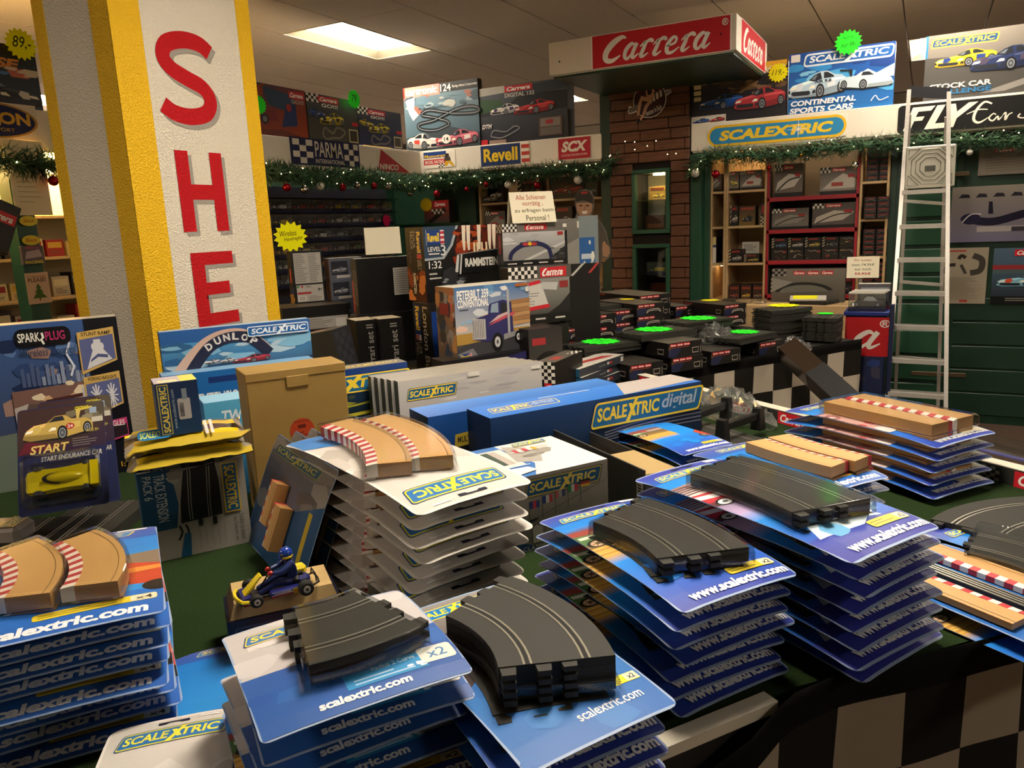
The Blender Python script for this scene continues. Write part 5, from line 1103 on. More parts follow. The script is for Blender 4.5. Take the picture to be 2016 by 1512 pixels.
fbox('race_set_box', 'Carrera box picturing a dark blue arch over a race track', 988, 442, 1116, 448, 3.88, .1, 1.29, {'front': art_arch, 'left': lambda a: (a.R(0, 0, 1, 1, '#15110f'), a.chk(0, .8, 1, 1, 4, 3, '#d8d4c8', '#15110f'), a.R(.3, .3, .7, .75, '#a82830'))}, th=46)
def art_lap(a):
    a.R(0, 0, 1, 1, '#0f0e0e'); a.G(0, .16, .97, .78, '#4c4a46', '#8c8a84'); a.R(0, .78, 1, 1, '#57524c'); a.chk(.0, .8, .45, 1, 9, 3, '#e0dcd2', '#1a1816'); carrera(a, .5, .8, .92, .97)
    a.P([(.1, .26), (.62, .3), (.5, .72), (.0, .62)], '#c8c4bc'); a.P([(.1, .2), (.64, .27), (.62, .33), (.08, .27)], RED); a.P([(.0, .6), (.5, .7), (.49, .76), (0, .66)], RED); a.lines(.06, .32, .5, .6, 6, '#8c8884'); a.P([(.6, .16), (.97, .16), (.97, .5), (.8, .3)], '#201e1e'); a.P([(.5, .6), (.75, .56), (.78, .7), (.52, .72)], '#b8b8b4'); a.R(.8, .6, .94, .72, '#8c2c2c')
    for k in range(3): a.R(.08+.32*k, .06, .24+.32*k, .09, '#c8c4bc')
fbox('race_set_box', 'Carrera lap counter box below the arch box', 1000, 528, 1124, 530, 3.75, .11, 1.012, {'front': art_lap}, th=52)
fbox('race_set_box', 'grey Carrera box standing behind the arch box', 1078, 432, 1142, 430, 4.1, .06, 1.02, {'front': lambda a: (a.G(0, 0, 1, 1, '#3c3834', '#77726c'), a.P([(.2, .3), (1, .4), (1, .8), (.4, .7)], '#8c8880'), a.R(.9, .9, .98, .97, '#d8d4c8'))}, th=46, col='#4c4844')
def art_tunnel(a):
    a.G(0, 0, 1, 1, '#4a4842', '#2c2a28'); a.R(.1, .72, .5, .84, '#a02c30'); a.P([(0, 0), (.8, 0), (.5, .3), (.1, .2)], '#7c7a70')
    for k, c in enumerate(('#141312', '#3c3a36', '#141312')): a.E(.6, .1, .6-.1*k, .5-.09*k, c, 20, 0.2, pi)
fbox('race_set_box', 'dark Carrera box picturing black curved track', 1040, 650, 1106, 640, 3.55, .16, ZL, {'front': art_tunnel})
fbox('race_set_box', 'plain dark box supporting the lap counter box', 1010, 648, 1120, 644, 3.8, .14, ZL, {'front': lambda a: a.R(.05, .1, .5, .3, '#5c2420')}, th=52, col='#15120f')
def tent(label, xl, yt, xr, yr, D, h, fn, th, dep=.07, name='tent_card'):
    """folded paper sign standing like a tent; upper left photo corner, front sheet leaning back"""
    P = ond(xl, yt, D); Q = onplane(xr, yr, P, th); t = Vector((cos(radians(th)), sin(radians(th)), 0)); w = (Q-P).dot(t); lean = dep/h
    o = empty(name, (P.x, P.y, P.z-h), (0, 0, radians(th))); tag(o, label, 'sign')
    for nm, s in (('front_sheet', -1), ('rear_sheet', 1)):
        b = MB(); L = hypot(dep, h); b.box(0, -.0006, 0, w, .0006, L, '#e6dec4'); q = b.build(nm, MPRINT, o, (0, s*dep, 0), (s*math.atan(lean), 0, 0))
        if s < 0: a = Art(w, L, 1e-4); a.R(0, 0, 1, 1, '#e6dec4'); fn(a); a.on('lettering', q, (0, -.0007, 0), (pi/2, 0, 0), MPRINT)
    return o
def art_alle(a):
    a.T('Alle Schienen', .14, .74, .82, .9, '#b06048', bold=.01); a.T('vorrätig ,', .27, .5, .74, .69, '#b06048', bold=.01); a.T('zu erfragen beim', .08, .3, .97, .46, '#5c5c3c', bold=.01); a.T('Personal !', .32, .06, .84, .24, '#5c5c3c', bold=.01)
tent('folded cream sign about tracks in stock standing on the arch box', 1001, 379, 1087, 382, 3.92, .155, art_alle, 40)
# clear bagged kit beside the arch box
o = fbox('bagged_kit', 'clear bagged kit with blue header card next to the cut-out man', 1139, 425, 1177, 428, 4.15, .03, 1.07, {'front': lambda a: (a.R(0, 0, 1, 1, '#7c8488'), a.R(0, .1, .8, .75, '#2c5c98'), a.blot(.1, .15, .75, .7, 8, ['#c8c4b8', '#e0dcd0', '#8ca0b0'], 3, .1), a.R(.1, .5, .6, .56, '#c0c8d0'))}, th=40, col='#8c9294')
fbox('race_set_box', 'striped dark box under the bagged kit', 1122, 520, 1180, 522, 4.18, .12, ZL, {'front': lambda a: (a.R(0, 0, 1, 1, '#1c1818'), a.P([(.6, .9), (.9, 1), (1, 1), (.7, .9)], '#c04040'), a.P([(0, .88), (.4, 1), (.5, 1), (.1, .88)], '#c8c4bc'))}, th=40, col='#1c1818')
# black boxes seen from behind
def art_back(a):
    a.R(0, 0, 1, 1, '#0e0d0c'); a.R(.06, .4, .96, .96, '#b4b0a8'); a.lines(.08, .42, .5, .94, 15, '#8c8880', .5, 3); a.lines(.54, .42, .94, .94, 15, '#8c8880', .5, 4); a.R(.08, .06, .96, .37, '#b4b0a8'); a.E(.13, .34, .04, .02, '#2c8c3c'); a.E(.26, .34, .04, .02, '#b84040'); a.T('8+', .78, .25, .92, .3, '#141414', bold=.03); a.R(.1, .2, .55, .24, '#a83030'); a.R(.12, .08, .36, .17, '#e4e0d8')
    for k in range(8): a.R(.14+.026*k, .085, .152+.026*k, .165, '#1a1a1a')
    a.lines(.45, .07, .9, .17, 4, '#77736c'); a.T('CEFC', .38, .32, .56, .35, '#1a1a1a')
def art_back_side(a): a.R(0, 0, 1, 1, '#1a1613'); a.T('Carrera', .3, .42, .6, .68, '#b84c48', bold=.03, rot=90); a.P([(.1, .2), (.8, .36), (.9, .2), (.3, .1)], '#1c2450'); a.chk(.0, .02, .9, .2, 4, 3, '#8c6c34', '#1a1613')
ZM = 1.076
fbox('controller_box', 'black wireless controller box showing its printed back', 572, 495, 632, 492, 4.6, .11, ZM, {'front': art_back, 'left': art_back_side}, faces={'top': '#2a2622'})
fbox('race_set_box', 'long black box with grey printed label lying below the controller box', 556, 608, 686, 590, 4.4, .3, .94, {'front': lambda a: (a.R(0, 0, 1, 1, '#0f0d0c'), a.R(.3, .0, .97, .55, '#a8a49c'), a.lines(.32, .05, .75, .5, 6, '#77736c'), a.R(.78, .1, .94, .45, '#c8c4bc'))}, faces={'top': '#3c3833'})
fbox('race_set_box', 'black box under the long black box beside the column', 560, 655, 690, 640, 4.38, .3, ZL, {'front': lambda a: a.R(.4, .2, .96, .9, '#8c8880')})
def art_bluecar(a): a.R(0, 0, 1, 1, '#565a68'); a.R(.06, .2, .55, .85, '#20222c'); car(a, .08, .3, .52, .65, '#8c8c94'); a.P([(.6, .1), (.72, .95), (.98, .95), (.98, .1)], '#7c7c88'); a.R(.2, .05, .6, .18, '#b8b4b0')
P = ond(640, 500, 4.75)
for k in range(3): carton('car_box', '%s blue grey boxed car from the bottom behind the controller box' % ORD[k], 'box', .21, .1, .128, (P.x+.06, P.y+.09, .96+.1285*k), 57, '#4c4a55', {'left': '#a87c64', 'top': '#c8c4bc'}, {'front': art_bluecar}, eps=1e-4)
carton('race_set_box', 'plain dark carton below the boxed cars', 'box', .3, .14, .208, (P.x+.06, P.y+.09, ZL), 57, '#15120f', eps=1e-4)
fbox('race_set_box', 'large black box with white text label behind the tour truck kit', 700, 510, 840, 503, 4.3, .1, 1.04, {'front': lambda a: (a.R(0, 0, 1, 1, '#0d0c0c'), a.R(.5, .3, .98, .8, '#c4c0b8'), a.lines(.52, .32, .96, .78, 11, '#8c8880', .4, 5)), 'left': lambda a: (a.R(0, 0, 1, 1, '#1c1a18'), a.R(.05, .02, .2, .6, '#a83838'), a.S([(.35, .2), (.45, .5), (.8, .45), (.7, .15), (.35, .2)], .02, '#8c8880'), a.S([(.35, .55), (.45, .8), (.8, .75), (.7, .5), (.35, .55)], .02, '#8c8880'))}, faces={'top': '#b8b4aa'})
fbox('race_set_box', 'black box supporting the large labelled box', 702, 622, 842, 612, 4.3, .12, ZL, {'front': lambda a: a.lines(.1, .4, .6, .7, 3, '#5c5850')})
for k in range(2): fbox('race_set_box', ['left', 'right'][k]+' upright black box with grey lettering reading down', 700+46*k, 632-3*k, 744+48*k, 631-3*k, 3.9+.0*k, .15, ZL, {'front': lambda a: (a.R(0, 0, 1, 1, '#100e0d'), a.T('Ferrari set II', .45, .1, .75, .92, '#8c8880', bold=.01, rot=90))}, faces={'top': '#c8c2b0', 'right': '#4c3c24'})
fbox('race_set_box', 'dark grey carton leaning with chequered side near the blue box', 600, 655, 672, 658, 3.6, .2, ZL, {'front': lambda a: (a.R(0, 0, 1, 1, '#35322a')), 'right': lambda a: (a.R(0, 0, 1, 1, '#26272c'), a.chk(.1, .3, .9, .95, 4, 6, '#26272c', '#36383e'), a.R(.3, .1, .38, .4, '#c8c4bc')), 'top': lambda a: (a.R(0, 0, 1, 1, '#4a463c'), a.R(.05, .6, .4, .9, '#a86048'), a.lines(.1, .2, .7, .5, 2, '#b8b4a8'))}, th=15, tilt=(0, radians(-9)), col='#35322a')
tent('blank folded white card standing on the large black box', 716, 449, 786, 447, 4.42, .15, lambda a: None, 40, dep=.06)
burst('price_star', 'yellow starburst reading wireless hand controller beside the column', .1, ond(572, 466, 4.62), (pi/2, 0, radians(45)), NY, [('Wireless', .2, .52, .68, .68, 4), ('Handregler', .3, .36, .86, .5, 6)], n=15, inner=.78, ink='#20201c')
# small blue and red set boxes stacked at the table corner
def art_setbox(a): a.R(0, 0, 1, 1, '#23506c'); a.R(.05, .6, .5, .75, '#8c9060'); a.lines(.05, .3, .8, .5, 1, '#a8b8c0')
def art_setlong(a): a.GH(0, 0, 1, 1, '#3c4048', '#2c3038'); a.R(.66, .4, .72, .7, '#a83030'); a.R(.6, .4, .65, .7, '#c8c4bc'); a.R(.92, .2, .98, .8, '#c8c4b8'); a.T('Ford GT', .42, .4, .56, .6, '#a8a8a0')
SB = onz(1141, 726, .8645)
for k in range(3): carton('race_set_box', '%s flat race car box from the top in the corner stack' % ORD[k], 'box', .13, .42, .037, (SB.x-.0625*cos(radians(-8))+.2*sin(radians(8))*0+cos(radians(82))*.21, SB.y+sin(radians(82))*.21-.0*k, ZL+.0755-.0377*k), -8+[0, 3, -1][k], '#2c3038', {'top': '#c8c2b4'}, {'front': art_setbox, 'right': art_setlong, 'top': lambda a: (a.G(0, 0, 1, 1, '#cfc8bc', '#b8b4ac'), a.P([(.2, .2), (.5, .3), (.8, .9), (.4, .8)], '#a83838'), a.P([(.1, .1), (.3, .15), (.3, .5), (.15, .4)], '#b8a860'))}, group='flat race car boxes in the corner stack', eps=1e-4)
fbox('race_set_box', 'chequered edge Carrera box left of the flat race car boxes', 1056, 712, 1092, 716, 3.25, .3, ZL, {'front': lambda a: (a.R(0, 0, 1, 1, '#161311'), a.chk(.0, .5, 1, 1, 5, 6, '#dcd6ca', '#161311'), a.R(.4, .0, .8, .5, RED), a.T('Carrera', .45, .04, .75, .46, WHT, bold=.03, rot=90)), 'top': lambda a: (a.R(0, 0, 1, 1, '#5c564e'), a.chk(.5, .7, 1, 1, 4, 4, '#dcd6ca', '#161311'), a.R(.3, .2, .8, .45, '#a84038'))}, th=0)
# ================================================================== the front table
FTH = 54.7; FO = onz(1170, 1505, .75); ft1 = Vector((cos(radians(FTH)), sin(radians(FTH)), 0)); ft2 = Vector((-sin(radians(FTH)), cos(radians(FTH)), 0))
def ft(s, q, z=.75): p = FO+ft1*s+ft2*q; return Vector((p.x, p.y, z))
KN = ft(.32, 0); k46 = Vector((cos(radians(46)), sin(radians(46)), 0)); K2 = KN+k46*1.27
fo = empty('display_table', ft(0, 1.0, 0)); tag(fo, 'front table with green felt top stacked with track packs', 'table'); FB0 = Vector(fo.location)
b = MB(); poly = [ft(-1.7, 0), KN, K2, ft(1.57, 2.05), ft(-1.7, 2.05)]; poly = [(p.x-FB0.x, p.y-FB0.y) for p in poly]
b.prism(poly, .715, .75); b.build('table_top', mat('green_felt', '#25361a', .95, spec=.1, noise=(220, '#1a2812', .8), bump=('noise', 700, .4, .002)), fo)
def strip(nm, A, B, w, z0, z1, m, off=0):
    A, B = Vector(A), Vector(B); t = (B-A).normalized(); n = Vector((t.y, -t.x, 0)); A = A+n*off-FB0; B = B+n*off-FB0
    b = MB(); b.prism([(A.x, A.y), (A.x+n.x*w, A.y+n.y*w), (B.x+n.x*w, B.y+n.y*w), (B.x, B.y)], z0, z1); return b.build(nm, m, fo)
strip('aluminium_edge', ft(-1.7, 0), KN, .03, .738, .757, mat('matt_aluminium', '#d8d2c0', .4, .15))
strip('dark_apron', ft(-1.7, 0), KN, .016, .3, .738, DARK)
RIM = mat('white_rim_board', '#d2cbb8', .6)
R0, R1 = ft(1.57, 2.05), K2
o = strip('rim_board', R0, R1, -.045, .70, .80, RIM)
tr_ = (R1-R0).normalized(); L_ = (R1-R0).length; a = Art(L_, .05, 1e-4); a.R(0, 0, 1, 1, '#2c2c28')
n_ = int(L_/.26)
for k in range(n_): x = (k+.06)/n_; carrera(a, x, .06, x+.5/n_, .94, fine=False); a.chk(x+.6/n_, .1, x+.86/n_, .9, 6, 4, '#1a1a1a', '#6c6a60')
th_ = atan2(tr_.y, tr_.x)
a.on('logo_strip', fo, (R0.x-FB0.x+sin(th_)*.001, R0.y-FB0.y-cos(th_)*.001, .748), (pi/2, 0, th_), INK)
for x, y in ((-1.6, .1), (-1.6, 1.95), (1.3, .4), (1.3, 1.9)):
    p = ft(x, y, 0)-FB0; b = MB(); b.box(p.x-.03, p.y-.03, 0, p.x+.03, p.y+.03, .715); b.build('leg', DARK, fo)
pf = KN+k46*(-.265)+Vector((sin(radians(46)), -cos(radians(46)), 0))*.022; pf.z = .772
flag('chequered_flag', 'large chequered flag draped along the front table edge', 1.72, .62, 13, 4, .062, pf, 46, wob=.014, seed=6, sag=lambda u: max(0, .17-u)*.75 + .02*u, c1='#8f8372', c2='#1c1916', start=1, yoff=lambda x: -.16*max(0, .265-x)-.03*max(0, 1-abs(x-.2)/.2))

# ---- tall boxes at the back of the front table
ZF = .751
def art_spark(a):
    a.G(0, 0, 1, 1, '#3c3c48', '#3c5c94'); a.blot(.2, .3, .78, .95, 26, ['#5c7cb0', '#2c4474', '#8c94a8', '#1c2c54', '#a08078'], 12, .1); a.R(.76, .3, 1, 1, '#101018'); a.P([(.68, 0), (.8, .3), (.78, .7), (1, .3), (1, 0)], '#12121a')
    rg = random.Random(5)
    for k in range(14): x = .28+.034*k; h = .05+.1*rg.random(); a.R(x, .62, x+.026, .62+h, rg.choice(['#6c7ca0', '#8c98b4', '#4c5c84']))
    a.P([(.2, .36), (.7, .4), (.74, .62), (.2, .6)], '#7c5c54'); a.blot(.34, .44, .72, .62, 10, ['#d8b088', '#e8d8b8', '#b07050'], 3, .06); a.P([(.2, .2), (.44, .24), (.5, .44), (.3, .52), (.2, .5)], '#b8b0a8'); a.P([(.24, .4), (.4, .42), (.44, .5), (.3, .52)], '#5c4c48'); a.P([(.42, .5), (.7, .53), (.7, .55), (.42, .53)], '#4c2828'); a.R(.68, .46, .7, .58, '#c8c4c8'); a.P([(0, 0), (.7, 0), (.5, .3), (.3, .36), (0, .34)], '#6c786c'); a.P([(.2, .1), (.66, .06), (.5, .26), (.3, .32)], '#3c443c')
    a.S([(.6, .95), (.64, .86), (.61, .8), (.65, .72), (.62, .66)], .012, '#d8e0f0')
    a.rr(.28, .86, .66, .97, .04, '#0c0c12'); a.T('SPARK', .3, .89, .45, .945, WHT, bold=.02); a.S([(.465, .94), (.47, .91), (.455, .9), (.47, .87)], .012, WHT); a.T('PLUG', .485, .89, .62, .945, '#b03068', bold=.02); a.T('Wireless Control', .3, .8, .68, .85, '#24304c', bold=0, shear=.2)
    for y0, t in ((.68, 'STUNT RAMP'), (.4, 'WORKING HEADLIGHTS')):
        a.P([(.7, y0-.02), (.965, y0+.05), (.965, y0+.26), (.7, y0+.24)], '#d0ac60'); a.P([(.71, y0), (.955, y0+.06), (.955, y0+.215), (.71, y0+.195)], '#5c6494'); a.T(t, .73, y0+.215, .94, y0+.238, '#20180c', bold=.02)
        if t[0] == 'S': a.P([(.74, y0+.01), (.93, y0+.06), (.87, y0+.13), (.8, y0+.13)], '#d8d8dc'); a.P([(.77, y0+.05), (.83, y0+.08), (.9, y0+.07), (.9, y0+.09), (.83, y0+.1), (.78, y0+.07)], '#4c5484'); a.rr(.79, y0+.12, .88, y0+.17, .02, '#d8d8dc'); a.R(.81, y0+.165, .86, y0+.19, '#d8d8dc')
        else:
            for cx in (.78, .89):
                for k in range(6): an = pi*k/6; a.S([(cx-.045*cos(an), y0+.11-.08*sin(an)), (cx+.045*cos(an), y0+.11+.08*sin(an))], .008, '#e0e0e4')
    a.P([(.74, .2), (.97, .24), (.97, .36), (.74, .34)], '#c8407c'); a.P([(.745, .21), (.965, .25), (.965, .32), (.745, .3)], '#2c2028'); a.T('SINGLES', .8, .31, .95, .345, WHT, bold=.01); a.T('5+', .91, .09, .96, .13, WHT, bold=.02); a.T('1:32', .88, .04, .97, .075, '#d0a030', bold=.02)
fbox('race_set_box', 'tall SPARK PLUG race set box at the left by the column', -62, 647, 229, 628, 2.3, .09, ZF, {'front': art_spark}, faces={'top': '#b8b0a0'}, col='#101014')
def art_dunlop(a):
    a.G(0, 0, 1, 1, '#1c4c84', '#2a5c9c'); a.G(0, .3, 1, .82, '#2c3c54', '#4c90c0'); a.blot(0, .5, 1, .8, 24, ['#7cb0cc', '#3c78a8', '#a8c0cc', '#2c5c88'], 4, .14); a.P([(0, .3), (1, .34), (1, .46), (.4, .42), (0, .3)], '#23304a'); a.P([(.2, .36), (.32, .34), (.5, .44), (.3, .44)], '#b03040'); a.P([(.28, .42), (.52, .42), (.6, .36), (.3, .35)], '#c8c4bc')
    a.S([(.06, .3), (.14, .52), (.28, .78), (.42, .88), (.56, .84), (.68, .62)], .16, '#c8a898', sm=6); a.S([(.13, .28), (.2, .5), (.31, .74), (.44, .84), (.58, .8), (.7, .56)], .15, '#20243c', sm=6)
    for ch, x, y, r in (('D', .3, .74, 28), ('U', .36, .81, 18), ('N', .42, .845, 6), ('L', .48, .85, -6), ('O', .54, .82, -20), ('P', .6, .76, -34)): a.T(ch, x-.022, y-.05, x+.022, y+.05, '#d8d4d0', bold=.04, rot=r)
    car(a, .44, .46, .7, .6, '#a02c3c'); car(a, .36, .49, .46, .58, '#b8b4b4'); car(a, .26, .5, .36, .58, '#c8c4c4')
    a.rr(.56, .82, .985, .965, .03, '#d8e8f0'); a.rr(.565, .835, .98, .95, .025, '#1c5ca0'); scalextric(a, .56, .82, .985, .965, letters='#e4ecf0', box=False); a.T('FOOTBRIDGE', .31, .14, .8, .25, '#d8d8d4', bold=.04, shear=.15)
fbox('race_set_box', 'blue footbridge set box with black arch leaning before the column', 312, 655, 609, 633, 2.55, .05, .955, {'front': art_dunlop}, faces={'top': '#9cb4cc'}, col='#1c4c84')
fbox('race_set_box', 'blue extension pack box below the footbridge box', 318, 742, 620, 715, 2.5, .09, .86, {'front': lambda a: (a.G(0, 0, 1, 1, '#1a5a9c', '#1c64a8'), a.R(.28, .8, 1, .9, '#16306c'), a.T('EXTENSION & ACCESSORY', .2, .45, .9, .65, '#d8e0e4', bold=.02, shear=.12), a.T('LAP CIRCUIT', .3, .2, .7, .36, '#c8d8e0', bold=.02, shear=.12))}, faces={'top': '#7ca8cc'}, col='#1b5c98')
fbox('race_set_box', 'pale blue lap counter box under the extension pack', 400, 795, 560, 772, 2.2, .12, ZF, {'front': lambda a: (a.G(0, 0, 1, 1, '#2c7cb4', '#58acd4'), a.T('TWIN', .2, .78, .6, .9, '#e0ecf0', bold=.03, shear=.2), a.rr(.3, .5, .9, .66, .04, '#a89888'), a.T('LAP COUNTER', .34, .53, .86, .62, '#1c1c1c', bold=.01))}, faces={'top': '#8cc0dc'}, col='#2c7cb4')
# the plain brown carton with the orange seal
def art_carton(a):
    a.E(.5, .57, .125, .1, '#a83a18', 28, round_=True); a.T('CARRERAWORLD', .42, .625, .58, .64, '#5c1c0c', bold=.01); a.R(.46, .585, .54, .61, '#5c1c0c'); a.lines(.42, .49, .58, .565, 4, '#6c2410', .4)
CARD = mat('brown_cardboard', '#96783e', .6, spec=.3, noise=(7, '#8a6c36', .6))
P = ond(482, 742, 2.0); Q = onplane(677, 699, P, 57); tt = Vector((cos(radians(57)), sin(radians(57)), 0)); nn = Vector((-tt.y, tt.x, 0)); wd = (Q-P).dot(tt); dd = .125
cb = MB(); cb.box(-wd/2, -dd/2, 0, wd/2, dd/2, 1.15-ZF, ch=.003); c = P+tt*(wd/2)+nn*(dd/2)
cbo = cb.build('cardboard_box', CARD, None, (c.x, c.y, ZF), (0, 0, radians(57))); tag(cbo, 'plain brown cardboard box with a round orange seal', 'box')
b = MB(); b.box(-wd/2-.001, -dd/2-.002, .375, wd/2+.001, dd/2+.002, .3995, ch=.002); b.build('lid_flap', CARD, cbo)
b = MB(); b.box(-.03, -dd/2-.004, .35, .03, -dd/2-.001, .38, ch=.001); b.build('tuck_tab', CARD, cbo)
a = Art(wd, .4, 8e-5); art_carton(a); a.on('orange_seal', cbo, (-wd/2, -dd/2-.0005, 0), (pi/2, 0, 0), MPRINT)
# TRACK EXTENSION PACK, on it the foil packs, on them the small blue box
def art_trackext(a):
    a.R(0, 0, 1, 1, '#9c968c'); a.R(0, .34, .3, 1, '#1c4c70'); a.P([(.3, .34), (.34, .6), (.3, 1), (.28, 1), (.28, .34)], '#1c4c70'); a.blot(.3, .7, .9, 1, 8, ['#8c867c', '#a8a298'], 3, .12)
    a.P([(.34, .38), (.36, .62), (.42, .96), (.72, .99), (.74, .8), (.74, .4)], '#12110f')
    for x in (.44, .62):
        for s in (-.012, .012): a.S([(x+s, .4), (x+s+.005, .6), (x+s+.03, .97)], .007, '#a8a294', sm=4)
    a.R(.5, .32, .54, .39, '#12110f'); a.R(.64, .3, .68, .39, '#12110f'); a.S([(.3, .2), (.34, .28), (.32, .36)], .02, '#12110f', sm=4); a.S([(.36, .2), (.4, .28), (.38, .36)], .02, '#12110f', sm=4); a.P([(.3, .0), (.4, .0), (.42, .26), (.36, .26)], '#1c5070')
    a.R(.77, .4, .93, .97, '#c8a838'); a.R(.785, .415, .915, .955, '#1c5c88'); a.T('SCALEXTRIC', .8, .44, .9, .93, '#d8b840', bold=.03, rot=-90)
    a.T('TRACK EXTENSION', .14, .44, .24, .96, '#c8d0d0', bold=.01, rot=-90); a.T('PACK 6', .04, .7, .12, .96, '#c8d0d0', bold=.01, rot=-90); a.T('Suitable to extend', .9, .06, .95, .36, '#2c2c2a', bold=0, rot=-90); a.T('any Scalextric set', .83, .06, .88, .34, '#2c2c2a', bold=0, rot=-90)
    for k in range(5): a.R(.5+.06*k, .06, .505+.06*k, .3, '#77736a')
fbox('race_set_box', 'upright track extension pack box standing left of the kart', 268, 935, 478, 902, 1.78, .1, ZF, {'front': art_trackext, 'left': lambda a: a.R(0, 0, 1, 1, '#1f4c6c')}, faces={'top': '#c0b8a8'}, col='#23496a')
FOIL = mat('yellow_foil', attr=True, rough=.22, spec=.7, coat=.3)
def foil_pack(label, P, rz, w, d, h, seed, fn=None):
    rg = random.Random(seed); b = MB(); nx, ny = 14, 8
    for s in (1, -1):
        base = len(b.v)
        for j in range(ny+1):
            for i in range(nx+1):
                u, v = i/nx*2-1, j/ny*2-1; k = max(0, (1-abs(u)**3)*(1-abs(v)**3))**.5; fl = .5*h*k*s+rg.uniform(-.002, .002)+(.012*(abs(u) > .9)*(1 if u < 0 else -1)*sin(v*4+seed))
                b.v.append((u*w/2+(rg.uniform(-.004, .004) if abs(u) > .9 else 0), v*d/2, h/2+fl))
        for j in range(ny):
            for i in range(nx):
                u = (i+.5)/nx*2-1; v = (j+.5)/ny*2-1; c = '#15130f' if (v < -.1 and v > -.62) else ('#8c8478' if abs(u) > .9 else '#d8b814')
                if v > .5: c = '#6c645c' if u > 0 else '#d8b814'
                if v < -.7: c = '#b8a030' if s > 0 else '#201c18'
                q = [base+j*(nx+1)+i, base+j*(nx+1)+i+1, base+(j+1)*(nx+1)+i+1, base+(j+1)*(nx+1)+i]; b.face(q if s > 0 else q[::-1], c)
    o = b.build('foil_pack', FOIL, None, P, (0, 0, radians(rz)), smooth=True); tag(o, label, 'pack', 'yellow foil packs on the extension box')
    if fn: a = Art(w*.9, d*.35, 8e-5); fn(a); a.on('print', o, (-w*.45, -d*.5+.004, h*.86), (radians(24), 0, 0), PRINT)
tp = ond(268, 935, 1.78); te = Vector((cos(radians(57)), sin(radians(57)), 0)); tn = Vector((-te.y, te.x, 0)); pc = tp+te*.12+tn*.04
foil_pack('lower yellow foil pack lying on the track extension box', (pc.x, pc.y, tp.z+.002), 57, .27, .2, .045, 1)
foil_pack('upper yellow foil pack with black band under the small blue box', (pc.x, pc.y, tp.z+.045), 55, .265, .19, .04, 2, lambda a: (a.rr(.06, .2, .36, .75, .2, '#1c6c9c'), a.T('SCALEXTRIC', .08, .3, .34, .65, '#d8e060', bold=.02, shear=.15), a.R(.66, .1, .69, .9, '#c8c4b8'), a.R(.71, .1, .74, .9, '#c8c4b8')))
zs = tp.z+.086
def art_smallbox(a):
    a.G(0, 0, 1, 1, '#153a5c', '#14284c'); a.R(.04, .03, .3, .97, '#c8b040'); a.R(.06, .045, .28, .955, '#1a3c60'); a.T('SCALEXTRIC', .09, .07, .25, .93, '#d8c04c', bold=.03, rot=90); a.T('www.scalextric.com', .34, .12, .42, .86, '#a8b8c4', bold=0, rot=90); a.rr(.48, .28, .78, .68, .03, '#a8a4a0'); a.R(.6, .66, .72, .86, '#7c8890')
    for k in range(9): a.R(.52, .34+.03*k, .62, .355+.03*k, '#20202c')
fbox('car_box', 'small blue upright car box with barcode on the foil packs', 303, 757, 386, 738, 1.74, .085, zs, {'front': art_smallbox, 'top': lambda a: (a.R(0, 0, 1, 1, '#b0a8b4'), a.R(.62, 0, 1, 1, '#d8c460'), a.chk(.1, .1, .55, .4, 6, 2, '#d8c460', '#f0e8c8'))}, faces={'right': '#14264a'}, col='#143056', th=57)
# long blue digital boxes
def art_digital(a):
    a.G(0, 0, 1, 1, '#15202a', '#173a6c'); a.blot(.0, .0, 1, .5, 14, ['#1c2420', '#2c2c34', '#20302c'], 8, .12); a.P([(.42, .0), (1, .0), (1, .2), (.7, .32), (.5, .3)], '#4c4020')
    for k in range(4): a.S([(.5, .38+.04*k), (.7, .42+.05*k), (1, .4+.06*k)], .018, '#77788a', sm=4)
    a.S([(.56, .3), (.75, .2), (1, .06)], .04, '#8c5848', sm=4); car(a, .38, .16, .56, .4, '#3c4448', trim='#5c2c2c'); scalextric(a, .43, .58, .985, .95, digital=True, fill='#1c6494')
fbox('race_set_box', 'long blue digital race set box lying in the middle of the table', 965, 824, 1380, 757, 2.18, .15, ZF, {'front': art_digital, 'top': lambda a: (a.G(0, 0, 1, 1, '#2c68b8', '#3c78c8'), scalextric(a, .04, .3, .34, .7, fill='#2c68b8', digital=True), a.P([(.6, .0), (1, .2), (1, 1), (.7, 1)], '#a8a09c'), a.lines(.3, .8, .7, .9, 1, '#d8d8d4')), 'left': lambda a: a.R(0, 0, 1, 1, '#1a2c50')}, faces={'top': '#2c68b8'}, col='#162c54')
fbox('race_set_box', 'second blue digital box with multi-car racing panel behind the first', 842, 822, 1225, 762, 2.2955, .145, ZF, {'front': lambda a: (a.G(0, 0, 1, 1, '#143468', '#1c4c94'), a.P([(.1, .0), (.36, .0), (.36, .72), (.12, .66)], '#a89030'), a.P([(.11, .0), (.355, .0), (.355, .5), (.125, .46)], '#14161c'), a.T('MULTI-CAR RACING', .13, .52, .34, .62, '#1c1c1c', bold=.02), car(a, .16, .08, .26, .4, '#8c2828'), car(a, .25, .05, .35, .36, '#6c6c54')), 'top': lambda a: a.G(0, 0, 1, 1, '#2c62b0', '#4c84cc'), 'left': lambda a: a.R(0, 0, 1, 1, '#163058')}, faces={'top': '#2c62b0'}, col='#173a70')
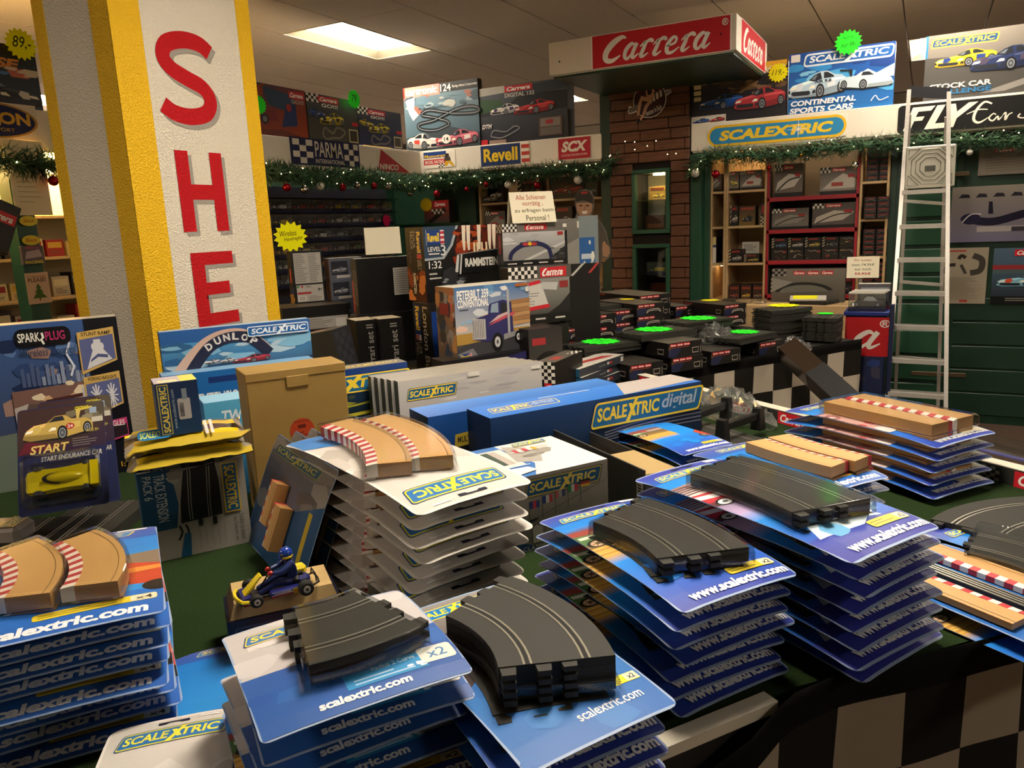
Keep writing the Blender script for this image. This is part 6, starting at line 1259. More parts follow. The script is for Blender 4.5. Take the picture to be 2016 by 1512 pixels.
# row of thin white sets and the blue box beside them
def art_white(a):
    a.G(0, 0, 1, 1, '#a8a4a8', '#c4c0bc'); a.blot(.3, .5, .9, 1, 12, ['#b8b4b8', '#aca8ac', '#ccc8c4'], 8, .14); a.P([(0, 0), (1, 0), (1, .06), (0, .12)], '#3c3c44'); scalextric(a, .05, .58, .37, .82, fill='#1c5c8c', edge='#1c3c5c')
    car(a, .1, -.02, .42, .36, '#a0404c', style='race', trim='#2c2c30', flip=True); a.P([(.55, .2), (.8, .34), (.82, .4), (.56, .28)], '#1a1a1c'); a.R(.63, .18, .64, .34, '#1a1a1c'); a.R(.69, .2, .7, .34, '#1a1a1c'); a.P([(.5, .1), (.6, .2), (.8, .22), (.84, .1)], '#c8b040'); a.R(.92, .86, .985, .94, '#dcd8d0'); a.R(.46, .9, .54, .99, '#dcd8d0')
for k in range(5):
    off = nn*(.042*k); P = ond(783, 753, 2.9); Q = onplane(1066, 718, P, 57); wd2 = (Q-P).dot(tt); c = P+tt*(wd2/2-.012*k)+nn*(.02+.041*k)
    carton('race_set_box', '%s thin white race set box of the row, counted from the front' % ORD[k], 'box', wd2, .039, .19, (c.x, c.y, ZF), 57, '#b4b0aa', {'left': '#20302c', 'top': '#9c988c'}, {'front': art_white, 'left': lambda a: (a.R(0, 0, 1, 1, '#1c2a28'), a.lines(.3, .1, .7, .9, 12, '#3c4c40'))} if k == 0 else {'left': lambda a: (a.R(0, 0, 1, 1, '#1c2a28'), a.lines(.3, .1, .7, .9, 12, '#3c4c40'))}, group='row of thin white race sets', eps=9e-5)
fbox('race_set_box', 'blue and green ultimate set box behind the brown carton', 640, 733, 801, 706, 3.0, .1, ZF, {'front': lambda a: (a.G(0, 0, 1, 1, '#141c18', '#1c3c64'), a.R(0, .86, 1, 1, '#173a7c'), a.blot(.0, .2, 1, .5, 10, ['#3c4c3c', '#20302c', '#8c8c30'], 6, .14), scalextric(a, -.5, .56, .96, .88, fill='#1c6c9c'), a.P([(.1, .28), (.7, .36), (.74, .42), (.2, .32)], '#a8a838'), a.P([(.0, .1), (1, .18), (1, .24), (0, .16)], '#b8b030'), a.R(.3, .0, 1, .1, '#1c5c94'), a.T('Ultimate Set', .36, .02, .8, .08, '#c8d8e0')), 'top': lambda a: (a.R(0, 0, 1, 1, '#6c6860'), scalextric(a, .1, .3, .9, .7, fill='#6c6860'))}, faces={'top': '#77726a'}, col='#173a6c')
# white box with the row of flags
def art_flags(a):
    a.G(0, 0, 1, 1, '#6c665e', '#8c857c'); a.P([(.0, .0), (.3, .0), (.0, .2)], '#1c3c64'); scalextric(a, .14, .72, .9, .94, fill='#1c4c70', frame='#b09a48', letters='#c8b050', edge='#20303c')
    a.S([(.1, .36), (.96, .72)], .006, '#3c3834'); a.P([(.1, .34), (.26, .4), (.26, .43), (.1, .4)], '#26242a')
    for k, cs in enumerate((('#28386c', '#a83040', '#28386c'), ('#20306c', '#a8a49c', '#a03038'), ('#a05050', '#8c8884', '#3c4068'), ('#2c6c40', '#a8a49c', '#a03038'), ('#26221c', '#982c2c', '#c0982c'))):
        x = .18+.13*k; y = .56+.035*k
        for j in range(3):
            if k == 4: a.R(x, y+.1-.033*(j+1), x+.1, y+.1-.033*j, cs[j])
            else: a.R(x+.033*j, y, x+.033*(j+1), y+.1, cs[j])
        a.R(x-.005, y-.2, x, y+.1, '#2c2a28')
    a.P([(.2, .1), (.3, .1), (.3, .3), (.24, .34), (.2, .3)], '#a8a298'); a.T('CLASSIC GRANDSTAND', .1, .01, .8, .07, '#a8a298')
def art_flags_top(a):
    a.R(0, 0, 1, 1, '#d6d2ca'); a.P([(0, 0), (.26, 0), (.42, .3), (.36, 1), (0, 1)], '#3a6cac'); a.P([(.08, .3), (.34, .3), (.36, .88), (.06, .88)], '#cac6be'); a.R(.1, .38, .2, .84, '#3c4c40'); a.R(.2, .38, .28, .84, '#a8a098'); a.P([(.3, .42), (.5, .3), (.7, .7), (.4, .95)], '#9c9890'); a.blot(.4, .35, .75, .9, 10, ['#8c8880', '#b4b0a8', '#77736c'], 3, .09)
    for k, c in enumerate(('#b04048', '#d8d0c8', '#b04048', '#d8d0c8', '#c8a040')): a.R(.42+.05*k, .66, .46+.05*k, .76, c)
    scalextric(a, .5, .84, .86, .96, fill='#2c6ca8'); a.P([(.1, .04), (.34, .1), (.3, .22), (.1, .24)], '#dcd8d0'); a.S([(.05, .28), (.36, .28)], .01, '#e8e8e8'); a.S([(.04, .3), (.04, .9)], .01, '#e8e8e8')
fbox('race_set_box', 'white grandstand box with little national flags on its front', 1003, 946, 1196, 911, 1.75, .26, ZF, {'front': art_flags, 'top': art_flags_top, 'left': lambda a: a.G(0, 0, 1, 1, '#14283c', '#1c3c5c')}, faces={'top': '#d2cec6'}, col='#5c5850')
# the dark open tray behind it
A_ = onz(1085, 843, .9); B_ = onz(1270, 926, .9); tv = (B_-A_); tl = tv.length; tang = math.degrees(atan2(tv.y, tv.x))
tray = empty('open_tray', (A_.x, A_.y, .751), (0, 0, radians(tang))); tag(tray, 'dark grey open card tray with a barcode beside the flag box', 'tray')
GB_ = mat('grey_board', '#3c3a38', .6); TB_ = mat('tan_board', '#a08858', .7)
for nm, q, m_ in (('front_wall', (0, -.002, 0, tl, .002, .149), GB_), ('rear_wall', (0, .128, 0, tl, .132, .12), GB_), ('side_wall', (tl-.002, 0, 0, tl+.002, .13, .125), GB_), ('tray_floor', (0, 0, 0, tl, .13, .003), TB_), ('tan_insert', (tl*.55, .015, .003, tl*.95, .115, .128), TB_)):
    b = MB(); b.box(*q, ch=.0008); b.build(nm, m_, tray)
a = Art(tl, .149, 8e-5); a.R(.93, .3, .985, .8, '#c8c4bc')
for k in range(8): a.R(.94, .34+.05*k, .975, .365+.05*k, '#1a1a1a')
a.E(.5, .72, .03, .12, '#6c5c38'); a.R(.54, .68, .62, .74, '#a8a49c'); a.lines(.62, .2, .9, .6, 8, '#4c4a46'); a.on('print', tray, (0, -.0022, 0), (pi/2, 0, 0), MPRINT)
# ================================================================== blister packs of track, stacked on the front table
CARDB = mat('card_edge', '#c8ccd2', .5); BLIS = clear('blister_plastic', '#f4f6f6', .22, .09)
NX_, NY_ = 6, 10
def sag_line(t, n):              # piecewise-linear droop towards both ends, so that card and print stay parallel
    t = min(1, max(0, t))*n; i = min(n-1, int(t)); f = lambda k: max(0, (abs(2*k/n-1)-.3)/.7)**2
    return f(i)+(f(i+1)-f(i))*(t-i)
def lattice(me, w, L, drop):
    bm = bmesh.new(); bm.from_mesh(me)
    for ax, s_, n in ((0, w, NX_), (1, L, NY_)):
        for k in range(1, n):
            no = (1, 0, 0) if ax == 0 else (0, 1, 0); co = (s_*k/n, 0, 0) if ax == 0 else (0, s_*k/n, 0)
            bmesh.ops.bisect_plane(bm, geom=bm.verts[:]+bm.edges[:]+bm.faces[:], plane_co=co, plane_no=no)
    bm.to_mesh(me); bm.free()
    for v in me.vertices:
        x, y, z = v.co; v.co = (x-w/2, y-L/2, z-drop*sag_line(y/L, NY_)-.35*drop*sag_line(x/w, NX_))
def make_pack(label, w, L, C_, th, fn, contents, group, drop=.012, m=None, name='track_pack', edge='#8fa4c4'):
    """hanging card w x L (header at +y) with track pieces under a clear blister; C_ centre, th direction of its width"""
    o = empty(name, C_, (0, 0, radians(th))); tag(o, label, 'track pack', group)
    a = Art(w, L, 1e-5); a.rr(0, 0, 1, 1, .035, edge); card = a.on('card', o, (0, 0, 0), (0, 0, 0), PRINT); lattice(card.data, w, L, drop)
    md = card.modifiers.new('t', 'SOLIDIFY'); md.thickness = .0009; md.offset = -1
    a = Art(w, L, 3e-5); fn(a)
    xr = .035*L/w                      # keep the print inside the rounded corners
    vs = []
    for (x, y, z) in a.v:
        X, Y = x/w, y/L; X = min(.998, max(.002, X)); Y = min(.998, max(.002, Y))
        ex = max(0, xr-min(X, 1-X))/xr; ey = max(0, .035-min(Y, 1-Y))/.035; d = hypot(ex, ey)
        if d > 1:
            k = 1/d; cx = xr*(1-ex*k); cy = .035*(1-ey*k); X = cx if X < .5 else 1-cx; Y = cy if Y < .5 else 1-cy
        vs.append((X*w, Y*L, z))
    a.v = vs; art = a.on('artwork', o, (0, 0, 0), (0, 0, 0), PRINT); lattice(art.data, w, L, drop)
    inv = Matrix.Rotation(-radians(th), 3, 'Z')
    for kind, me, P, r, h in contents:      # P world position of the piece's middle, r world direction
        p = inv @ (Vector(P)-Vector(C_)); rz = radians(r-th)
        if kind == 'track':
            t = place('track', me[0], o, (p.x, p.y, .0022+h), (0, 0, rz)); place('rail', me[1], t)
        elif kind == 'border': place('border', me, o, (p.x, p.y, .0022+h), (0, 0, rz))
        else: place('blister', me, o, (p.x, p.y, .0012), (0, 0, rz))
    return o
def blister_sector(R, ang, W, H, n=10, grow=.007, lip=.012):
    def pt(o, k, g): 
        aa = (ang+2*g/R)*(k/n-.5); return ((R+o)*cos(aa)-R, (R+o)*sin(aa))
    b = MB(); rings = []
    for g, z in ((lip, 0), (grow, .0006), (grow*.92, H*.72), (grow*.78, H*.88), (grow*.55, H*.97), (grow*.3, H)):
        rings.append([(*pt(W/2+g, k, g), z) for k in range(n+1)]+[(*pt(-W/2-g, k, g), z) for k in range(n, -1, -1)])
    m_ = len(rings[0])
    for r_ in rings: b.v += r_
    for i in range(5):
        for k in range(m_): b.face([i*m_+k, i*m_+(k+1) % m_, (i+1)*m_+(k+1) % m_, (i+1)*m_+k])
    for k in range(n): b.face([5*m_+k, 5*m_+k+1, 5*m_+m_-2-k, 5*m_+m_-1-k])
    return b.mesh('blister', BLIS)
def corners(c4, z):
    q = [onz(x, y, z) for x, y in c4]; t = ((q[1]-q[0])+(q[2]-q[3])); s = ((q[0]-q[3])+(q[1]-q[2]))
    return (q[0]+q[1]+q[2]+q[3])/4, math.degrees(atan2(t.y, t.x)), t.length/2, s.length/2
def stack_below(root, n, pitch, label, zmin=.764, jit=.007, rot=2.2, seed=1, drift=(0, 0), skip=('blister', 'rail'), group=None):
    rg = random.Random(seed); x, y, z = root.location; r0 = root.rotation_euler.z
    for k in range(1, n):
        zz = z-pitch*k
        if zz < zmin: break
        c = copy_tree(root, None, skip); c.location = (x+rg.uniform(-jit, jit)+drift[0]*k, y+rg.uniform(-jit, jit)+drift[1]*k, zz); c.rotation_euler.z = r0+radians(rg.uniform(-rot, rot))
        c['label'] = label % ORD[k]; c['group'] = group or root['group']
# ---- printed cards
def url(a, col='#e4e6ea', y=.035, h=.05, x0=.14, x1=.97, t='www.scalextric.com', bold=.045): a.T(t, x0, y, x1, y+h, col, bold=bold, shear=.08)
def strip_x(a, n='x2', x0=.56, y0=.1, x1=.96, col='#d8c030'): a.rr(x0, y0, x1, y0+.045, .012, col); a.lines(x0+.02, y0+.008, x1-.14, y0+.038, 2, '#8c7c20', .4); a.rr(x1-.11, y0+.002, x1-.002, y0+.043, .01, '#ded8b8'); a.T(n, x1-.09, y0+.01, x1-.02, y0+.035, '#23201a', bold=.02)
def hole(a, y=.955): a.P([(.38, y), (.44, y), (.46, y+.008), (.54, y+.008), (.56, y), (.62, y), (.62, y+.016), (.38, y+.016)], '#15182c')
def art_k1(carc='#4c7040', road='#c89a3c', cyan='#1286dc'):
    def f(a):
        a.G(0, 0, 1, .16, '#2c3a98', '#2a5cc0'); a.G(0, .16, 1, .45, '#2a5cc0', cyan); a.G(0, .45, 1, .86, cyan, '#1c78cc'); a.G(0, .86, 1, 1, '#1c60b8', '#3c3c98')
        a.G(0, .4, .6, .47, cyan, road); a.G(0, .47, .6, .56, road, '#c8a050'); a.G(0, .56, .6, .66, '#8c6c38', '#5c5034'); a.G(0, .66, .6, .73, '#b8a8a0', '#6c3c34'); a.G(0, .73, .6, .79, '#6c3c34', cyan)
        for k in range(6): a.P([(0, .475+.014*k), (.5, .455+.014*k), (.5, .459+.014*k), (0, .482+.014*k)], ['#d8b058', '#b0803c', '#e0bc68'][k % 3])
        a.P([(0, .6), (.12, .6), (.22, .63), (.18, .68), (0, .7)], carc); a.P([(.02, .655), (.16, .64), (.14, .67), (.02, .68)], '#c8ccb8'); a.P([(0, .7), (.3, .66), (.3, .72), (0, .75)], '#8c3c34')
        a.E(.1, .595, .085, .036, '#1c1814'); a.E(.1, .593, .058, .026, '#c8a884'); a.E(.1, .593, .02, .01, '#5c4838')
        for k in range(6): an = pi*k/3; a.S([(.1, .593), (.1+.05*cos(an), .593+.023*sin(an))], .004, '#5c4430')
        a.P([(.9, .3), (1, .26), (1, .48), (.86, .42)], '#b8402c'); a.E(.88, .3, .08, .04, '#20201e'); a.E(.89, .3, .05, .026, '#8c8880')
        a.blot(.1, .12, .8, .34, 9, [cyan, '#2c98e8', '#1c74d0'], 12, .12)
        scalextric(a, .1, .865, .74, .93, fill='#1c78bc'); hole(a); a.R(.78, .955, .93, .985, '#dcdce0'); strip_x(a); url(a)
    return f
def art_k1b(a):
    a.G(0, 0, 1, .16, '#2c3090', '#3444a4'); a.G(0, .16, 1, .4, '#2858b8', '#1884d4'); a.G(0, .4, 1, .86, '#1a8cdc', '#2080d0'); a.G(0, .86, 1, 1, '#2458b0', '#3c3c98'); a.P([(.1, .15), (.55, .14), (.96, .24), (.9, .3), (.5, .33), (.2, .25)], '#c8d8e0'); a.blot(.2, .16, .9, .3, 10, ['#e4e8ea', '#9cc4dc', '#6cacd8'], 4, .09)
    a.G(0, .36, .5, .44, '#1a84d4', '#a89cc8'); a.G(0, .44, .5, .54, '#b09cc4', '#8c7c98'); a.G(0, .54, .5, .66, '#3c2c30', '#b83c44'); a.G(0, .66, .5, .78, '#d8d0cc', '#8c6c6c')
    for k in range(5): a.P([(0, .685+.018*k), (.4, .675+.018*k), (.4, .682+.018*k), (0, .694+.018*k)], '#4c2c2c')
    a.P([(0, .58), (.14, .575), (.24, .62), (.12, .66), (0, .67)], '#b02c34'); a.P([(0, .62), (.16, .6), (.2, .63), (0, .655)], '#e0d8d4'); a.E(.12, .555, .085, .03, '#141414'); a.E(.12, .555, .062, .022, '#d0d0d0'); a.E(.12, .555, .025, .009, '#4c4c4c'); scalextric(a, .08, .865, .74, .93, fill='#1c78bc'); hole(a); a.R(.78, .95, .92, .98, '#dcdce0'); strip_x(a); url(a)
def art_k2(a):
    a.G(0, 0, 1, .2, '#2c5cac', '#2a6cc0'); a.G(0, .2, 1, .8, '#2c88d0', '#2478c8'); a.G(0, .8, 1, 1, '#2c5cac', '#4a56a4'); a.P([(.6, .3), (1, .34), (1, .6), (.7, .56)], '#7c6c5c'); a.P([(.62, .28), (1, .24), (1, .44), (.8, .5), (.62, .44)], '#b8442c'); a.E(.76, .27, .1, .06, '#1c1a18'); a.E(.77, .27, .065, .042, '#a8a49c'); a.E(.77, .27, .02, .014, '#4c4844'); a.E(.98, .22, .07, .045, '#1c1a18'); a.P([(.78, .36), (1, .38), (1, .42), (.8, .42)], '#d8863c')
    scalextric(a, .2, .86, .86, .94, fill='#1c78bc'); hole(a); a.R(.8, .96, .95, .99, '#dcdce0'); strip_x(a, 'x4', .48, .11, .97); url(a, y=.03, h=.06, x0=.02, x1=.93)
def art_k3(a):
    a.R(0, 0, 1, 1, '#b8b4b4'); a.blot(0, .45, 1, 1, 14, ['#c4c0c0', '#aca8a8', '#d0ccca'], 6, .16); a.P([(0, 0), (1, 0), (1, .47), (.5, .44), (0, .45)], '#25549c'); a.blot(.0, .02, 1, .4, 6, ['#2c60a8', '#22509a'], 3, .2); scalextric(a, .08, .76, .72, .88, fill='#3a72b0', edge='#2c4c7c'); hole(a, .965); a.R(.42, .12, .82, .24, '#2c88c0'); a.T('Radius 2 Curve', .56, .2, .78, .232, '#c8dce8'); a.lines(.46, .13, .78, .18, 2, '#a8c8dc'); a.rr(.8, .14, .98, .26, .02, '#d4d4cc'); a.T('x2', .84, .17, .94, .235, '#4c7ca8', bold=.01); a.blot(.72, .13, .8, .18, 3, ['#e0e8ec'], 3, .03); a.T('scalextric.com', .27, .055, .71, .105, '#dfe3e8', bold=.04)
def art_k4(a):
    a.G(0, 0, 1, .5, '#2c64ac', '#2e78bc'); a.G(0, .5, 1, 1, '#4c3c3c', '#8c8884'); a.P([(0, .4), (1, .44), (1, .6), (0, .54)], '#3c302e'); a.blot(0, .02, 1, .4, 10, ['#2a68b0', '#3474b8'], 8, .18); scalextric(a, .1, .86, .76, .95, fill='#1c78bc'); a.P([(.68, .16), (.97, .16), (.97, .2), (.7, .2)], '#d8cc20'); a.lines(.7, .165, .86, .195, 3, '#6c6410', .35); a.R(.88, .163, .968, .198, '#dcd8c0'); a.T('x2', .9, .17, .95, .192, '#20201c', bold=.02); a.T('scalextric.com', .44, .085, .88, .125, '#e4e6e8', bold=.015)
def art_k5(a):
    a.R(0, 0, 1, 1, '#c4bfb8'); a.blot(0, .0, 1, .7, 26, ['#d0ccc6', '#b8b2aa', '#ccc6be', '#aaa49c'], 3, .17); a.P([(0, 0), (1, 0), (1, .16), (.4, .34), (0, .3)], '#b8b2ac'); a.P([(0, 0), (1, 0), (1, .2), (0, .42)], '#3c78b8'); scalextric(a, .1, .84, .9, .93, fill='#2c6ca8', edge='#2c4c7c', frame='#c8c030', letters='#e0d840'); hole(a); a.lines(.7, .96, .94, .985, 1, '#dcdcd8'); a.rr(.05, .05, .5, .09, .01, '#c8b430'); a.T('scalextric.com', .1, .02, .6, .045, '#e0e4e8', bold=.02)
def art_k6(a): a.G(0, 0, 1, 1, '#2c64b4', '#2c74c4'); scalextric(a, .1, .88, .8, .96, fill='#1c78bc'); strip_x(a, 'x2', .62, .14, .98, '#d8cc20'); a.T('scalextric.com', .46, .07, .92, .11, '#e4e6e8', bold=.015)
def art_k7(a):
    art_k1(road='#b88878')(a); a.P([(0, .3), (.5, .26), (.5, .7), (0, .74)], '#b8908c'); a.blot(0, .3, .5, .7, 12, ['#c8a8a4', '#a84848', '#d8c8c4', '#8c5c5c'], 4, .1); a.R(.6, .06, .96, .1, '#d8d4b8')
# ---- the pieces in them
R2 = track_piece(.292, radians(45), T=.012); R2s = track_piece(.292, radians(24), T=.012, n=6); R4 = track_piece(.8, radians(20), W=.162, T=.012, n=8)
BC8 = border_piece(.60, radians(38), W=.088, T=.0265, n=12); BC1 = border_piece(.3, radians(46), W=.082, T=.0245, n=8, kerb=.02); BS = border_piece(None, .34, W=.085, T=.03, n=9, kerb=.016); BS6 = border_piece(.9, radians(16), W=.075, T=.026, n=10, kerb=.016)
BL2 = blister_sector(.292, radians(45), .156, .029); BL2s = blister_sector(.292, radians(24), .156, .034); BL4 = blister_sector(.8, radians(20), .162, .029); BL3 = blister_sector(.292, radians(45), .156, .022, grow=.005)
def pt(x, y, z): p = onz(x, y, z); return (p.x, p.y, 0)
G = 'blister packs stacked on the front table'
# S4: middle right
R3s = track_piece(.40, radians(33), T=.012); BLR3 = blister_sector(.40, radians(33), .156, .029)
C4, T4, W4, L4 = corners(((1052, 1015), (1252, 965), (1578, 1115), (1350, 1187)), .95)
p = (-.366, 1.228, 0)
s4 = make_pack('track curve pack topping the middle right stack, green car picture', W4, L4, C4, T4, art_k1(), [('track', R3s, p, 55, 0), ('track', R3s, p, 55, .0125), ('blister', BLR3, p, 55, 0)], G)
stack_below(s4, 8, .0275, 'curve pack in the middle right stack, %s from the top', seed=4, drift=(-.002, -.003), group='packs of the middle right stack')
# S5: right
C5, T5, W5, L5 = corners(((1278, 925), (1432, 883), (1832, 1030), (1640, 1107)), .985)
p = (C5.x+.02, C5.y+.0, 0)
p5 = Vector(pt(1524, 950, 1.01))
s5 = make_pack('long track curve pack topping the right stack, red car picture', W5, L5, C5, T5, art_k1b, [('track', R4, p5, 56, 0), ('track', R4, p5, 56, .0125), ('blister', BL4, p5, 56, 0)], G)
stack_below(s5, 9, .0283, 'long curve pack in the right stack, %s from the top', seed=5, drift=(.003, -.001), group='packs of the right stack')
# S3: front centre, with the tall pile of four curves
C3z = .886; N1, N2 = onz(1340, 1372, C3z), onz(1102, 1484, C3z); tv = (N1-N2).normalized(); up = Vector((-tv.y, tv.x, 0)); T3 = math.degrees(atan2(tv.y, tv.x)); W3, L3 = (N1-N2).length+.045, .44
C3 = N1-tv*(W3/2)+up*(L3/2); p = (-.476, .91, 0)
s3 = make_pack('blue pack with tall pile of black curves at the front centre', W3, L3, C3, T3, art_k4, [('track', R2, p, 57, .0125*k) for k in range(4)]+[('blister', BL3, p, 57, 0)], G, drop=.008)
lo3 = s4; rg = random.Random(9)
for k in range(1, 6):
    c = copy_tree(s4, None, ('blister', 'rail')); c.location = (C3.x+rg.uniform(-.012, .012)-.004*k, C3.y+rg.uniform(-.01, .01)-.004*k, C3z-.0268*k); c.rotation_euler.z = radians(T3-1+rg.uniform(-2, 2)); c['label'] = 'curve pack under the tall front pile, %s from the top' % ORD[k]; c['group'] = 'packs of the front centre stack'
# S2: front left
C2, T2, W2, L2 = corners(((450, 1240), (770, 1145), (948, 1305), (490, 1448)), .95)
p = (-.664, .738, 0)
s2 = make_pack('white and blue short curve pack topping the front left stack', W2, L2, C2, T2, art_k3, [('track', R2s, p, -29, 0), ('track', R2s, p, -29, .016), ('blister', BL2s, p, -29, 0)], G, drop=.01)
stack_below(s2, 4, .034, 'white and blue short curve pack in the front left stack, %s from the top', seed=2, rot=3, drift=(-.004, -.001), group='packs of the front left stack')
for k in range(4):
    zz = .95-.034*3-.026*(k+1)
    if zz < .753: break
    c = copy_tree(s4, None, ('blister', 'rail', 'track')); c.scale = (1.2, .72, 1); c.location = (C2.x+rg.uniform(-.01, .01), C2.y+rg.uniform(-.01, .01), zz); c.rotation_euler.z = radians(T2+rg.uniform(-3, 3)); c['label'] = 'blue pack low in the front left stack, %s from the table' % ORD[3-k]; c['group'] = 'packs of the front left stack'
# S1: left
B1_, D1_ = onz(250, 1028, .965), onz(397, 1172, .965); T1 = 54.0; W1_, L1 = .345, .4; C1 = (B1_+D1_)/2-Vector((cos(radians(T1)), sin(radians(T1)), 0))*(W1_/2)
pr, pl = (-1.218, .752, 0), (-1.292, .682, 0)
s1 = make_pack('tan border pack with red kerbs topping the left stack', W1_, L1, C1, T1, art_k2, [('border', BC1, pt(190, 1095, .99), 62, 0), ('border', BC1, pt(66, 1115, .99), 62, 0), ('blister', blister_sector(.3, radians(46), .082, .031), pt(190, 1095, .99), 62, 0), ('blister', blister_sector(.3, radians(46), .082, .031), pt(66, 1115, .99), 62, 0)], G)
stack_below(s1, 8, .0278, 'tan border pack in the left stack, %s from the top', seed=11, drift=(.0, -.001), jit=.012, group='packs of the left stack')
# S8: white packs, turned round
C8, T8, W8, L8 = corners(((600, 855), (790, 812), (1005, 946), (765, 1005)), 1.03)
ba, bb = (-1.0563, 1.4217, 0), (-1.113, 1.352, 0)
bl8 = blister_sector(.6, radians(38), .088, .034)
s8 = make_pack('white tan-border pack topping the stack before the brown carton', W8, L8, C8, T8+180, art_k5, [('border', BC8, pt(811, 851, 1.06), 55, 0), ('border', BC8, pt(737, 861, 1.06), 55, 0), ('blister', bl8, pt(811, 851, 1.06), 55, 0), ('blister', bl8, pt(737, 861, 1.06), 55, 0)], G, drop=.016, edge='#d8d4cc')
stack_below(s8, 10, .0295, 'white tan-border pack in the stack before the carton, %s from the top', seed=8, drift=(-.001, -.002), group='packs of the white stack')
# S7: far right by the rim
C7, T7, W7, L7 = corners(((1549, 801), (1650, 776), (1955, 848), (1856, 866)), .915)
p7 = Vector(pt(1762, 808, .94)); d7 = Vector((sin(radians(T7)), -cos(radians(T7)), 0)); t7 = Vector((cos(radians(T7)), sin(radians(T7)), 0))
s7 = make_pack('straight tan border pack topping the far right stack', W7+.04, L7, C7, T7, art_k7, [('border', BS, p7-t7*.045, T7+180, 0), ('border', BS, p7+t7*.045, T7, 0)], G)
b = MB(); b.box(-.1, -.185, 0, .1, .185, .036, ch=.008); pl7 = Matrix.Rotation(-radians(T7), 3, 'Z') @ (p7-Vector(C7)); place('blister', b.mesh('blister', BLIS), s7, (pl7.x, pl7.y, .001))
stack_below(s7, 6, .0325, 'straight border pack in the far right stack, %s from the top', seed=7, drift=(.002, -.002), group='packs of the far right stack')
# S6: tan border pack half under the long curve stack
p6 = Vector(pt(1575, 893, .92)); C6 = Vector(pt(1545, 905, .9)); C6.z = .9
s6 = make_pack('tan border pack with kerbs behind the long curve stack', .26, .4, C6, 55, art_k2, [('border', BS6, p6-Vector((cos(radians(55)), sin(radians(55)), 0))*.02, 237, 0), ('border', BS6, p6+Vector((cos(radians(55)), sin(radians(55)), 0))*.058, 237, 0)], G)
stack_below(s6, 5, .03, 'tan border pack behind the long curve stack, %s from the top', seed=6, group='packs behind the right stack')
# S9: right edge
C9 = Vector(pt(1965, 1165, .786)); C9.z = .786; pb = Vector(pt(1935, 1120, .8)); pq = Vector(pt(1880, 1165, .8)); e9 = Vector((cos(radians(56)), sin(radians(56)), 0))
BS9 = border_piece(None, .24, W=.062, T=.012, n=7, kerb=.016)
s9 = make_pack('blue pack with flat straight tan borders at the right edge', .27, .4, C9, 56, art_k6, [('border', BS9, pb+e9*.012, 56, 0), ('border', BS9, pq, 236, 0), ('track', track_piece(None, .25, W=.036, T=.008, n=4, lanes=(-.25, .25), conn=False), (pb+pq)/2+e9*.004, 56, 0)], G, drop=.004)
C9b = Vector(pt(2075, 1085, .79)); C9b.z = .79; p9 = Vector(pt(2040, 1090, .81))
s9b = make_pack('blue curve pack cut by the right picture edge', .24, .42, C9b, 56, art_k1(), [('track', R2, p9, 56, 0), ('blister', BL2, p9, 56, 0)], G, drop=.004)
c = copy_tree(s9b, None, ('blister', 'track')); c.location = (C9.x-.01, C9.y-.03, .757); c.rotation_euler.z = radians(58); c['label'] = 'blue card lying under the flat border pack at the right edge'
# small packs by the digital box and under the stacks
C11 = Vector(pt(1318, 853, .86)); C11.z = .86
s11 = copy_tree(s4, None, ('blister', 'track')); s11.location = C11; s11.scale = (.8, .8, .8); s11.rotation_euler.z = radians(57); s11['label'] = 'small blue pack peeping out behind the long digital box'
c = copy_tree(s11, None, ('track',)); c.location = (C11.x, C11.y, .828); c['label'] = 'blue card under the pack behind the digital box'
for k, (x, y, z, r, lab) in enumerate(((470, 1330, .757, 48, 'blue pack lying flat on the felt left of the front left stack'), (300, 1600, .80, 44, 'pale pack at the bottom picture edge beside the left stack'))):
    c = copy_tree(s1 if k == 0 else s8, None, ('blister', 'border')); q = onz(x, y, z); c.location = (q.x, q.y, z); c.rotation_euler.z = radians(r); c.scale = (.7, .7, .7); c['label'] = lab
# S10: three packs leaning on the white stack
A0 = onz(478, 1062, .7535); B0 = onz(575, 1168, .7535); X_ = (B0-A0).normalized(); wl = (B0-A0).length+.03
lean = Vector((-X_.y, X_.x, 0))
for k in range(3):
    topv = (Vector((0, 0, 1))*.225+lean*.095).normalized(); Z_ = X_.cross(topv).normalized(); base = A0+X_*(wl/2)+lean*(.042*k+.0)+Vector((.0, .0, 0))+topv*.14
    M_ = Matrix(((X_.x, topv.x, Z_.x, base.x), (X_.y, topv.y, Z_.y, base.y), (X_.z, topv.z, Z_.z, base.z), (0, 0, 0, 1)))
    if k == 0:
        o = make_pack('grey border pack leaning against the white stack, frontmost', wl, .28, (0, 0, 0), 0, lambda a: (a.G(0, 0, 1, 1, '#1c4c7c', '#6c645c'), a.blot(0, .4, 1, 1, 12, ['#77706a', '#5c544e', '#8c847c'], 4, .16), a.P([(.3, 0), (1, 0), (1, .7), (.6, .5)], '#1c4870'), scalextric(a, .05, .84, .8, .93, fill='#26506c', frame='#8c8438', letters='#a89c40'), a.R(.84, .2, .89, .6, '#b89c28')), [('border', border_piece(None, .1, W=.05, T=.03, n=4, kerb=.012), (-.03, .0, 0), 0, 0), ('border', border_piece(None, .1, W=.05, T=.03, n=4, kerb=.012), (.03, -.04, 0), 0, 0)], 'packs leaning on the white stack', drop=.008); lean0 = o
    else: o = copy_tree(lean0, None, ('blister', 'border')); o['label'] = ['', 'middle of the three packs leaning on the white stack', 'rearmost of the three packs leaning on the white stack'][k]
    o.matrix_world = M_
